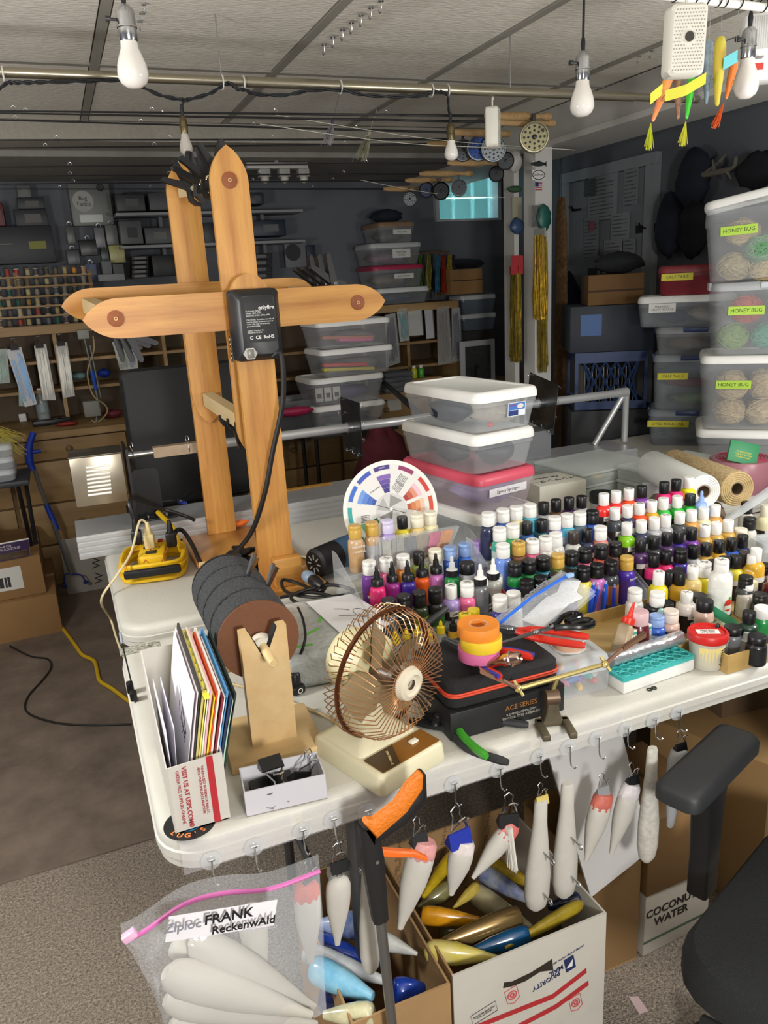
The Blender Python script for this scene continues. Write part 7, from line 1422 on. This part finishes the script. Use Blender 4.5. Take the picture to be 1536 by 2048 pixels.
p0, p1 = PY(1122, 395, 3.75), PY(1124, 900, 3.75); t = thing('fur_strip', 'long tan fur strip hanging right of the post', 'fur', T=look(p0, p1)); L = (p1-p0).length; MB().tube([(0, 0, -(2.1-p0.z)), (0, 0, .02)], .002, 5).build('hang_cord', BLACK, t)
MB().lathe([(.03, 0), (.05, L*.1), (.055, L*.4), (.07, L*.6), (.06, L*.9), (.03, L)], 14, None, 1, .3).build('pelt', M('8a6a44', .95, noise=.6, nscale=40, bump=.8, bscale=90, col2='5a4028'), t)
# ================================================================ right wall: papers, hats, antlers
XW = XR-.032
WPN = [0]
def wallpaper_(label, px, py, w_, h, col, txt=True, x=XW, dark=None):
    WPN[0] += 1; x = x-.0022*WPN[0]
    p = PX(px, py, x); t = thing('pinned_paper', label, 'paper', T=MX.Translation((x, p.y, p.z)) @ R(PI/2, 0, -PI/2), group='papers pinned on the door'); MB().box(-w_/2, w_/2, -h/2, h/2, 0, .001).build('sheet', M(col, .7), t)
    if dark: MB().box(-w_*.35, w_*.35, -h*.35, h*.2, .001, .0014).build('print_block', M(dark, .6), t)
    if txt:
        for k in range(int(h/.02)): MB().box(-w_*.42, w_*(.1+.3*abs(math.sin(k*2.1))), h*.42-.02*k-.005, h*.42-.02*k, .001, .0013).build('text_line', M('55565a', .7), t)
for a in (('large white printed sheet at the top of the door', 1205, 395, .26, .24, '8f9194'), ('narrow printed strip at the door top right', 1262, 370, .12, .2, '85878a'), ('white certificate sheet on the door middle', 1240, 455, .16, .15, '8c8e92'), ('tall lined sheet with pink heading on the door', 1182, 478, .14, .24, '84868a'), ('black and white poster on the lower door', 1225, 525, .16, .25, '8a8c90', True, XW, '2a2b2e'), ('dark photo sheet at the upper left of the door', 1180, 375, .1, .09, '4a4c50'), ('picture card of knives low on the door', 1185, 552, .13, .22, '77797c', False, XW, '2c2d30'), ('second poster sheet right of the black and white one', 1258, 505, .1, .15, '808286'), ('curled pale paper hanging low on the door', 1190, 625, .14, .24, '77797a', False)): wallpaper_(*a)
p = PX(1182, 452, XW-.03); t = thing('pink_note', 'small pink sticky note on the tall lined sheet', 'note', T=MX.Translation((XW-.024, p.y, p.z)) @ R(PI/2, 0, -PI/2)); MB().box(-.025, .025, -.025, .025, 0, .001).build('note', M('9a5060', .6), t)
p = PX(1153, 420, XW); t = thing('door_hook', 'black coat hook on the door edge', 'hook', p); MB().tube([(.03, 0, 0), (-.02, 0, 0), (-.04, 0, .02)], .007, 6).tube([(.0, -.04, 0), (.0, .04, 0)], .006, 6).build('hook', BLACK, t)
lump('navy_pouch', 'navy pouch hanging from the door beside the fur', 'pouch', '10162a', PX(1137, 690, XR-.1), (.12, .2, .42), rough=.9); lump('grey_parka_strap', 'dark strap hanging above the navy pouch', 'strap', '16181c', PX(1133, 625, XR-.06), (.02, .03, .2), rough=.9)
for lb, px, py, sz in (('navy felt hat hanging on the right wall', 1382, 420, (.1, .2, .27)), ('dark hooded coat hanging below the navy hat', 1335, 515, (.1, .17, .3)), ('second dark coat right of the hooded one', 1385, 515, (.1, .19, .27)), ('dark cap at the right edge above the bins', 1512, 378, (.1, .22, .15))): lump('hung_clothing', lb, 'clothing', '1a1e2c' if 'hat' in lb else '15171e', PX(px, py, XR-.11), sz, 'clothing on the right wall', rough=.9)
t = thing('coat_rail', 'dark coat rail on the right wall', 'rail', PX(1370, 448, XR-.02)); MB().box(-.015, .005, -.35, .35, -.02, .02).build('board', M('16171b', .6), t)
for k in range(4): MB().tube([(-.015, -.25+.17*k, 0), (-.06, -.25+.17*k, .005), (-.07, -.25+.17*k, .03)], .005, 6).build('peg', BLACK, t)
t = thing('antlers', 'pale deer antler mounted on the right wall above the hats', 'antler', (0, 0, 0)); q = lambda px, py, x=XR-.12: PX(px, py, x)
am = M('6a655c', .7)
MB().tube(curve([q(1405, 350), q(1430, 345), q(1455, 340), q(1470, 330), q(1472, 312)], 4), [.014]*9+[.01]*7+[.004], 8).build('beam', am, t)
for a, b in (((1430, 345), (1425, 320)), ((1452, 340), (1462, 358)), ((1405, 350), (1440, 322)), ((1440, 322), (1452, 308))): MB().tube([q(*a), q(*b)], [.01, .004], 6).build('tine', am, t)
# ================================================================ stacks of bins at right
HB = 'honey bug bins at right'
def hb(lb, z, h, dx, dy, rz, lid, txt='HONEY BUG', col='a9cf3c', w_=.46, d_=.34, u=.0, grp=HB, alpha=.24, body='d6dade', latch=None, labsz=1.5, tap=.9, labh=.62):
    T = R(rz=rz, loc=(dx, dy, z)); return binbox('storage_bin', lb, 'bin', w_, d_, h, T, lid=lid, lab=txt, labcol=col, labsz=labsz, alpha=alpha, body=body, grp=grp, taper=tap, latch=latch, labT=MX.Translation((-w_*.24+u, -d_/2*(tap+(1-tap)*labh)-.004, h*labh)) @ R(PI/2+.03, 0, 0))
HX, HYc, HR = 2.53, 2.27, -.75
HT_ = lambda x, y, z: tuple(V((HX, HYc, z))+R(rz=HR) @ V((x, y, 0)))
hb('low clear bin with white lid under the honey bug bins', TBL+.0005, .16, HX, HYc, HR, 'e4e4e0', None, grp=HB)
hb('honey bug bin full of cream yarn with white lid, lowest of three', .9065, .283, HX, HYc, HR, 'e4e4e0')
q = HT_(.02, 0, 0); hb('honey bug bin with coloured yarn and clear latching lid, middle of three', 1.1905, .264, q[0], q[1], HR+.03, 'same', latch='c4ccd2')
q = HT_(.0, .01, 0); o = hb('honey bug bin with cream and green yarn and white lid, top of three', 1.456, .285, q[0], q[1], HR-.06, 'e4e4e0')
o.matrix_basis = o.matrix_basis @ MX.Translation((-.2, 0, 0)) @ R(0, -.045, 0) @ MX.Translation((.2, 0, 0))
for c in o.children:
    if c.name.startswith('lid'): c.matrix_basis = MX.Translation((-.22, 0, .27)) @ R(0, -.13, 0) @ MX.Translation((.22, 0, -.27))
yr = random.Random(8)
YG = 'yarn skeins in the honey bug bins'
for k in range(12): skein('yarn_skein', 'cream yarn skein, %s of the lowest honey bug bin' % ('front left', 'front middle', 'front right', 'back left', 'back middle', 'back right', 'upper front left', 'upper front middle', 'upper front right', 'upper back left', 'upper back middle', 'upper back right')[k], 'd2bf98', 'a8916a', HT_(-.11+.115*(k % 3), -.08+.11*((k//3) % 2), .965+(.1 if k > 5 else 0)), .056, 1.1, .95, yr.uniform(0, 3), YG)
for k, (c, c2, x, y, z, lb) in enumerate((('c85a4a', 'a84438', -.08, -.08, .1, 'coral'), ('8aa860', '6a8a48', -.12, -.08, .0, 'sage green'), ('5aa890', '44907a', .0, -.09, .0, 'teal'), ('d0b478', 'b09458', .05, -.08, .12, 'straw'), ('9ac0a0', '7aa488', .1, -.06, .02, 'pale green'))): skein('yarn_skein', '%s yarn skein in the middle honey bug bin' % lb, c, c2, HT_(x, y, 1.255+z), .055, 1.1, .95, k, YG)
for k, (c, c2, x, y, z, lb) in enumerate((('cbb88e', 'a08a60', -.11, -.06, .1, 'upper left cream'), ('7fb083', '5c8f66', -.05, -.09, .04, 'mint green'), ('d2c296', 'ac9468', -.02, -.06, -.03, 'lower cream'), ('c8a878', '9c7c50', .05, -.07, .12, 'upper right tan'), ('d8c8a0', 'b09c70', .08, -.08, .0, 'lower right cream'), ('bdb08a', '948458', -.13, -.04, -.02, 'lower left'))): skein('yarn_skein', '%s yarn skein in the top honey bug bin' % lb, c, c2, HT_(x, y, 1.53+z), .055, 1.15, .95, k, YG)
CT = 'calf tail bins at right'
CX0, CY0 = 2.615, 2.745
CT_ = lambda x, y, z: tuple(V((CX0, CY0, z))+R(rz=HR) @ V((x, y, 0)))
kw = dict(w_=.33, d_=.25, grp=CT, labsz=1.4, tap=.92)
cb_ = lambda lb, z0, z1, dx, *a, **k: hb(lb, z0, z1-z0, *CT_(dx, 0, 0)[:2], HR, *a, **k)
cb_('clear bin with blue latch and yellow label, bottom of the calf tail stack', TBL+.0005, .908, .0, 'same', 'DYED BUCK TAIL', 'c9c030', latch='1f2f5c', body='9aa2aa', alpha=.4, **kw)
cb_('clear bin with blue latch labelled calf tails, second in the stack', .909, 1.15, .01, 'same', 'CALF TAILS', 'd2c92c', latch='1f2f5c', body='aab2ba', alpha=.32, **kw)
cb_('clear unlabelled bin with brown tails under the wide bin', 1.151, 1.27, .015, 'same', None, latch='1f2f5c', body='a8acb0', alpha=.35, **kw)
kw2 = dict(kw); kw2['w_'] = .4; kw2['labsz'] = 1.0
cb_('wide clear bin with white lid and two small white labels', 1.271, 1.402, -.03, 'dcdcd8', 'MARABOU\nHEAVY HACKLE', 'd6d6d2', body='b4bac0', alpha=.32, **kw2)
kw['w_'] = .3
cb_('red translucent bin labelled calf tails on top of the stack', 1.403, 1.525, .0, '8a3038', 'CALF TAILS', 'd2c92c', body='98303c', alpha=.6, **kw)
for lb, c, x, z, sz in (('red tail bundle in the second calf tail bin', '8a2f34', .0, 1.0, (.2, .1, .04)), ('green tail bundle in the second calf tail bin', '5a7a3c', .02, .92, (.2, .1, .05)), ('slate blue tail bundle in the second calf tail bin', '3f4a5c', -.01, 1.05, (.22, .12, .06)), ('brown tail bundle in the unlabelled bin', '5c4a3c', .0, 1.16, (.22, .14, .07)), ('navy tail bundle in the wide bin', '2f3a5c', -.08, 1.28, (.12, .12, .06)), ('pale tail bundle in the wide bin', 'b4aca4', .06, 1.28, (.16, .14, .08)), ('pale bundle in the bottom calf tail bin', '6a6864', .0, .755, (.2, .14, .08)), ('pink tail bundle in the red bin', 'b05a68', .02, 1.41, (.16, .12, .06))): lump('tail_bundle', lb, 'bundle', c, CT_(x, -.03, z), sz, 'tail bundles in the calf tail bins', rough=.8, rz=HR)
# dim cartons, crate and box behind the stacks
t = thing('milk_crate', 'blue plastic milk crate full of records behind the rig', 'crate', (2.56, 3.27, .86), -.5); bc_ = M('1c3560', .5)
for a in ((-.17, .17, -.17, -.16), (-.17, .17, .16, .17), (-.17, -.16, -.16, .16), (.16, .17, -.16, .16)): MB().box(*a, .23, .28).build('rim', bc_, t); MB().box(*a, 0, .04).build('rim', bc_, t)
for sx in (-1, 1):
    for sy in (-1, 1): MB().box(sx*.165-.008, sx*.165+.008, sy*.165-.008, sy*.165+.008, .0, .28).build('corner_post', bc_, t)
for k in range(6):
    x = -.13+.052*k
    for s1 in (-1, 1): MB().tube([(x-.05*s1 if abs(x-.05*s1) < .16 else x, -.165, .04), (x+.05*s1 if abs(x+.05*s1) < .16 else x, -.165, .23)], .005, 5).build('lattice_bar', bc_, t)
for k in range(14): tag(MB().box(-.002, .002, -.14, .14, 0, .2).build('record_sleeve', M(('8a8680', '6a6660', '9a958c')[k % 3], .7), None, R(rz=-.5, loc=(2.56, 3.27, .865)) @ MX.Translation((-.12+.018*k, 0, 0))), 'pale record sleeve in the blue crate, %s from the left' % ORD[k], 'sleeve', 'record sleeves in the blue crate')
t = thing('crate_stand', 'dark cabinet under the blue milk crate', 'cabinet', (2.58, 3.27, .0005), -.5); MB().rbox(.42, .4, .857, .004).build('body', M('14171c', .6), t)
t = thing('blue_label_box', 'dark box with blue label on the milk crate', 'box', (2.56, 3.27, 1.141), -.5); MB().rbox(.4, .34, .22, .004).build('body', M('1c2430', .6), t); MB().box(-.15, -.05, -.1712, -.1704, .08, .18).build('blue_label', M('1f4f8a', .5), t)
t = thing('dim_box', 'brown carton above the blue label box', 'box', (2.56, 3.24, 1.362), -.5); MB().rbox(.26, .26, .14, .004).build('carton_body', M('6a4c28', .8), t); MB().box(-.13, .13, -.1306, -.1302, .06, .07).build('seam', M('3f2c18', .8), t)
lump('dim_bundle', 'dark bundle on the brown carton behind the red bin', 'bundle', '23262a', (2.62, 3.26, 1.503), (.26, .2, .1), rough=.9)
# ================================================================ small things among the bottles
def slab(P, th, name, mat, parent=None):
    return MB().loft([[tuple(V(p)) for p in P], [tuple(V(p)+V((0, 0, th))) for p in P]]).build(name, mat, parent)
# zip bag with blue zipper across the bottles
A, B, C_, D = PZ(962, 1262, .832), PZ(1122, 1142, .905), PZ(1192, 1188, .885), PZ(1075, 1290, .838)
t = thing('blue_zip_bag', 'clear zip bag with blue zipper lying over the middle paint bottles', 'bag', (0, 0, 0))
rb_ = random.Random(6); g = []; g2 = []
for i in range(9):
    r_, r2 = [], []
    for j in range(9):
        u, v = i/8, j/8; p = (A.lerp(B, u)).lerp(D.lerp(C_, u), v); dz_ = .012*math.sin(PI*v)*math.sin(PI*u)+rb_.uniform(-.0025, .0025)
        r_.append((p.x, p.y, p.z+.004+dz_)); r2.append((p.x, p.y, p.z-.002))
    g.append(r_); g2.append(r2)
bf = M('e8eef4', .06, alpha=.3, bump=.8, bscale=25)
MB().sheet(g).build('top_film', bf, t); MB().sheet(g2).build('under_film', M('dfe6ee', .1, alpha=.25), t)
zl = [A.lerp(D, .2)+V((0, 0, .008)), A.lerp(B, .5).lerp(D.lerp(C_, .5), .2)+V((0, 0, .012)), B.lerp(C_, .28)+V((0, 0, .008))]
MB().tube(curve(zl, 6), .0035, 8).build('zipper', M('2a6ad8', .3), t); MB().rbox(.016, .012, .008, .002, MX.Translation(zl[2]-V((.006, .006, .004)))).build('slider', M('9ac0f0', .3), t)
nrm = (B-A).cross(D-A).normalized(); nrm = nrm if nrm.z > 0 else -nrm
ex = (A-B).normalized(); ey = nrm.cross(ex)
TT_ = lambda u, v, h: MX.Translation(A.lerp(B, u).lerp(D.lerp(C_, u), v)+nrm*h) @ MX(((ex.x, ey.x, nrm.x, 0), (ex.y, ey.y, nrm.y, 0), (ex.z, ey.z, nrm.z, 0), (0, 0, 0, 1)))
text('lettering', 'Ziploc', .026, M('8a8c94', .5), t, TT_(.66, .1, .009), bold=True)
for k, (u, v, w_, h_, rz) in enumerate(((.45, .6, .085, .055, .1), (.72, .62, .06, .05, -.3), (.86, .5, .05, .04, .5))):
    o = MB().rbox(w_, h_, .003, .001).build('paper_slip', M('dcdde0', .7), None, TT_(u, v, .003) @ R(rz=rz)); tag(o, '%s white paper slip inside the blue zipper bag' % ('largest', 'crumpled middle', 'small right')[k], 'paper', 'paper slips in the blue zipper bag')
# blue interdental sticks in front of the middle rack
for k, (a, b) in enumerate((((1187, 1170), (1178, 1240)), ((1196, 1178), (1180, 1235)), ((1212, 1168), (1205, 1235)), ((1209, 1182), (1203, 1245)), ((1229, 1175), (1225, 1245)), ((1266, 1160), (1262, 1215)))):
    y_ = 1.36 if k < 5 else 1.39; p0, p1 = PY(*a, y_), PY(*b, y_); p1 = p1+(p1-p0)*.35
    o = thing('interdental_stick', 'thin bright blue plastic stick standing before the racks, %s from left' % ORD[k], 'stick', T=look(p1, p0), group='blue sticks before the racks'); L = (p0-p1).length; MB().loft([[(x*s_, y2*.003, z) for x, y2 in ((-1, -1), (1, -1), (1, 1), (-1, 1))] for z, s_ in ((0, .004), (L*.8, .005), (L, .0035))]).build('handle', M('2350c8', .35), o); MB().lathe([(.0025, L), (.002, L+.008)], 8).build('tip', M('a8c4e8', .3, alpha=.7), o)
# glue bottle with red nozzle, picture box
p0, p1 = PY(1236, 1305, 1.155), PY(1262, 1225, 1.165)
t = thing('glue_bottle', 'tan glue bottle with red cone nozzle leaning in the wooden tray', 'bottle', T=look(p0, p1)); L = (p1-p0).length
MB().loft([[(x, y, z) for x, y in rrect(-.016+i, .016-i, -.01+i*.5, .01-i*.5, .006)] for z, i in ((0, .001), (.002, 0), (L*.62, 0), (L*.72, .006))]).build('bottle', M('a89478', .4), t); MB().box(-.0165, .0165, -.0108, -.0102, L*.1, L*.5).build('label', M('c8bca8', .5), t); text('lettering', 'FAST GLUE', .008, M('c8382a', .5), t, MX.Translation((0, -.0112, L*.3)) @ R(PI/2, PI/2, 0))
MB().lathe([(.013, L*.72), (.0135, L*.74), (.013, L*.86), (.006, L*.9), (.0022, L*1.25), (.0001, L*1.26)], 16).build('nozzle', M('d8301c', .35), t)
t = thing('picture_box', 'small pale box with mountain picture in the wooden tray', 'box', (PY(1282, 1290, 1.15).x, 1.165, TBL+.0065), .1); MB().rbox(.055, .03, .072, .001).build('carton', M('d9d8c8', .6), t)
MB().box(-.02, .026, -.0156, -.0151, .006, .06).build('picture', M('a9b4b0', .5, noise=.4, nscale=60), t); MB().prism([(-.02, .022), (-.008, .04), (.002, .028), (.012, .046), (.02, .034), (.026, .03), (.026, .012), (-.02, .012)], 0, .0004).build('mountain', M('7d7c58', .6), t, MX.Translation((0, -.0156, 0)) @ FRONT); MB().box(-.0275, .0275, -.0153, -.015, .062, .068).build('teal_edge', M('3f9a90', .5), t)
for k in range(3): MB().lathe([(.0028, 0), (.0028, .0004)], 10, R(PI/2, 0, 0, (-.0238, -.0151, .02+.014*k))).build('dot', M('3a4a44', .5), t)
# clear strip of coloured hair behind the left rack
t = thing('hair_packet', 'clear zip strip of grey brown pink and orange hair behind the droppers', 'packet', (0, 0, 0)); y_ = 1.672
q = [PY(752, 1078, y_), PY(916, 1052, y_), PY(898, 1092, y_), PY(755, 1140, y_)]
for k, c in enumerate(('a8a498', '8f8c82', '55565a', '8a7458', 'd8447a', 'e8922c')):
    u0, u1 = .04+.155*k, .17+.155*k; mb = MB(); rr = random.Random(k)
    for j in range(22):
        u = rr.uniform(u0, u1); a = q[0].lerp(q[1], u).lerp(q[3].lerp(q[2], u), .12); b = q[0].lerp(q[1], u).lerp(q[3].lerp(q[2], u+rr.uniform(-.02, .02)), .95); mb.tube([a, (a+b)/2+V((0, -.005, 0)), b], .0024, 4)
    o = mb.build('hair_tuft', M(c, .7, noise=.3, nscale=90), t); o['kind'] = 'stuff'
MB().loft([[tuple(p+V((0, -.008, 0))) for p in q], [tuple(p+V((0, .006, 0))) for p in q]], None, True, True).build('clear_sleeve', M('e0e4e8', .08, alpha=.25), t)
# blue heat tool, cords, sketch on wrapped pack
a, b = PZ(628, 1128, TBL+.05), PZ(745, 1082, TBL+.05)
t = thing('heat_tool', 'blue and black corded heat tool lying behind the left rack', 'tool', T=look(a, b)); L = (b-a).length
MB().lathe([(.0001, 0), (.034, 0), (.042, .008), (.044, L*.35)], 20).build('rear_cap', M('1c1d20', .45), t); MB().lathe([(.044, L*.35), (.045, L*.5), (.043, L), (.036, L*1.05), (.0001, L*1.05)], 20).build('housing', M('4a6f94', .4), t)
MB().box(-.02, .02, -.0455, -.043, L*.6, L*.95, R(rz=.5)).build('rating_label', M('15161a', .5), t)
for k in range(8): MB().box(-.002, .002, .012, .026, -.0008, -.0002, R(rz=k*PI/4)).build('vent_slot', M('c8ccd0', .4), t)
pc = [PZ(px, py, TBL+h) for px, py, h in ((655, 1165, .06), (640, 1185, .05), (600, 1168, .05), (565, 1160, .06), (575, 1185, .05), (640, 1195, .055), (708, 1184, .06), (660, 1170, .07), (585, 1190, .06), (600, 1208, .055), (650, 1212, .055), (668, 1196, .06), (620, 1185, .06), (560, 1195, .05))]
tag(MB().tube(curve(pc, 5), .0045, 8).build('tangled_cord', M('0f0f11', .4)), 'tangled thick black cord behind the foam drum', 'cord')
t = thing('plug_adapter', 'blue grey plug adapter on the tangled black cord', 'plug', T=look(PZ(612, 1150, TBL+.08), PZ(650, 1178, TBL+.07))); MB().lathe([(.014, 0), (.016, .01), (.016, .025), (.012, .03)], 14).build('collar', M('7d8fa4', .4), t); MB().lathe([(.013, .03), (.016, .04), (.014, .065), (.007, .08)], 14).build('plug_body', BLACK, t)
t = thing('wrapped_pack', 'pack wrapped in clear bubble film behind the desk fan', 'pack', (.43, 1.51, TBL+.0005), -.12); MB().rbox(.19, .3, .075, .02, None, 3).build('pack', M('b9bdbb', .3, noise=.25, nscale=18, bump=.7, bscale=40), t)
for k in range(4): MB().box(-.02, .02, -.004, .004, 0, .0006, R(rz=.6*k, loc=(-.05+.03*k, -.1+.06*k, .0752))).build('green_mark', M('6ab84a', .5), t)
q = [PZ(612, 1205, .8225), PZ(703, 1188, .8225), PZ(790, 1240, .8225), PZ(712, 1296, .8225)]
t = thing('sketch_sheet', 'white sheet with pencil lure sketch on the wrapped pack', 'paper', T=MX.Translation(q[0])); MB().loft([[tuple(p-q[0]) for p in q], [tuple(p-q[0]+V((0, 0, .0008))) for p in q]]).build('sheet', M('e9eaee', .7), t)
ux = (q[1]-q[0]); vy = (q[3]-q[0]); sp = lambda u, v: ux*u+vy*v+V((0, 0, .0015))
MB().tube([sp(.35, .25+.0), sp(.5, .28), sp(.6, .33)], .0006, 4).tube([sp(.3, .4), sp(.45, .42), sp(.6, .45)], .0006, 4).tube([sp(.74+.12*math.cos(a), .42+.1*math.sin(a)) for a in [k*PI/8 for k in range(16)]], .0006, 4, None, True).build('pencil_line', M('55565c', .7), t)
t = thing('knob_switch', 'black twin knob connector behind the drum stand', 'connector', PZ(592, 1385, TBL)+V((0, 0, .001)), .3); MB().rbox(.03, .035, .02, .006).build('block', BLACK, t); MB().lathe([(.012, .02), (.012, .04), (.009, .044)], 14).build('knob', BLACK, t); MB().ring(.005, .0008, R(PI/2, 0, 0, (0, -.0182, .01)), 14, 5).build('white_ring', WHITE, t)
tag(MB().tube(curve([PZ(592, 1330, TBL+.05), PZ(610, 1280, TBL+.1), PZ(606, 1240, TBL+.1), PZ(596, 1215, TBL+.1)], 5), .003, 6).build('thin_cord', BLACK), 'thin black cord rising behind the foam drum', 'cord')
a, b = PZ(866, 1238, TBL+.06), PZ(896, 1214, TBL+.075); t = thing('dark_marker', 'dark grey marker pen resting beside the yellow droppers', 'pen', T=look(a, b)); MB().lathe([(.0001, -.05), (.008, -.05), (.009, .03), (.006, .045), (.0001, .045)], 12).build('barrel', M('3a3d40', .5), t)
tag(MB().tube(curve([PZ(px, py, TBL+.004) for px, py in ((448, 1362), (480, 1372), (540, 1385), (600, 1412), (650, 1432), (695, 1462))], 5), .003, 6).build('cream_cord', M('c4b080', .5)), 'cream cord lying across the near table behind the drum stand', 'cord')
tag(MB().ring(.05, .0035, MX.Translation(PZ(588, 1128, TBL+.005)), 30, 6).ring(.046, .0035, MX.Translation(PZ(590, 1126, TBL+.012)), 30, 6).ring(.052, .0035, MX.Translation(PZ(586, 1125, TBL+.019)), 30, 6).build('tube_coil', M('d8cc98', .3, alpha=.7)), 'coil of clear yellowish tubing beside the front upright', 'tubing')
a, b = PZ(470, 1050, TBL+.035), PZ(505, 1038, TBL+.035); t = thing('orange_tool', 'orange handled tool on the turner base board', 'tool', T=look(a, b)); MB().lathe([(.0001, 0), (.008, 0), (.013, .02), (.013, .06), (.008, .09), (.0001, .09)], 12).build('handle', M('e8701e', .45), t)
o = MB().lathe([(.0001, 0), (.017, 0), (.017, .002), (.0001, .002)], 24, R(PI/2-.3, 0, .2)).build('eye_disc', M('d9dbe2', .4), None, PZ(443, 1044, TBL+.05)); tag(o, 'white round eye disc leaning on the clamp pile', 'disc'); MB().lathe([(.0001, .002), (.006, .002), (.006, .0026), (.0001, .0026)], 16, R(PI/2-.3, 0, .2)).build('pupil', M('4a5a8a', .4), o)
p = PZ(362, 1008, EZ); pliers('pointed_pliers', 'small dark pliers with blue joint lying on the aluminium rail', R(0, 0, -1.2, (p.x, p.y, EZ+.009)), M('1c1d20', .5), M('1c1d20', .5), .11, .7, M('2a3a8a', .4), .035)
a, b = PZ(565, 985, EZ+.001), PZ(655, 970, EZ+.001); tag(MB().box(a.x, b.x+.02, b.y, b.y+.025, EZ+.0008, EZ+.004).build('wooden_ruler', M('c8923c', .5)), 'yellow wooden ruler lying on the aluminium rail', 'ruler')
# tray oddments and right edge
p0, p1 = PZ(1412, 1212, TBL+.05), PZ(1475, 1252, TBL+.04); tag(MB().loft([[tuple(p0+V((0, 0, -.012))), tuple(p1+V((0, 0, -.012))), tuple(p1+V((0, 0, .012))), tuple(p0+V((0, 0, .012)))], [tuple(p+V((0, .002, dz_))) for p, dz_ in ((p0, -.012), (p1, -.012), (p1, .012), (p0, .012))]]).build('green_strip', M('4fc090', .4, alpha=.85)), 'translucent green plastic strip standing in the wooden tray', 'strip')
a, b = PY(1438, 1052, 1.5), PY(1560, 968, 1.5); t = thing('clear_spatula', 'frosted clear plastic blade slanting at the right edge', 'blade', T=look(a, b)); L = (b-a).length; MB().loft([[(x*s_, y2*.004, z) for x, y2 in ((-1, 0), (0, -1), (1, 0), (0, 1))] for z, s_ in ((0, .004), (L*.3, .016), (L, .02))]).build('blade', M('d8dce0', .3, alpha=.6), t)
p = PZ(1205, 985, TBL+.1); t = thing('black_lid_jar', 'clear jar with wide black lid behind the red paint bottles', 'jar', (p.x, p.y, TBL+.0005)); MB().lathe([(.0001, 0), (.036, 0), (.038, .004), (.038, .075)], 28).build('jar', M('c8ccce', .15, alpha=.5), t); MB().lathe([(.04, .07), (.041, .072), (.041, .098), (.039, .1), (.0001, .1)], 32).build('lid', M('1b1c1e', .5), t)
p = PZ(1318, 985, TBL+.09); t = thing('print_packet', 'clear printed packet leaning behind the purple paint bottle', 'packet', T=R(PI/2-.5, 0, -.4, p)); MB().rbox(.1, .07, .002, .0008).build('film', M('c8c6c8', .3, alpha=.7), t); text('lettering', '6', .03, M('2a2a2c', .6), t, MX.Translation((.02, 0, .0026)))
p = PZ(1530, 1085, TBL+.06); t = binbox('small_clear_box', 'small clear box at the right edge behind the yellow bottles', 'box', .1, .09, .07, R(rz=-.3, loc=(p.x+.02, p.y, TBL+.0005)), lid='same', taper=.97, lidh=.012); lump('brown_paper', 'crumpled dark paper beside the small clear box', 'paper', '4a4448', (p.x-.02, p.y-.1, TBL), (.08, .06, .06), rough=.9)
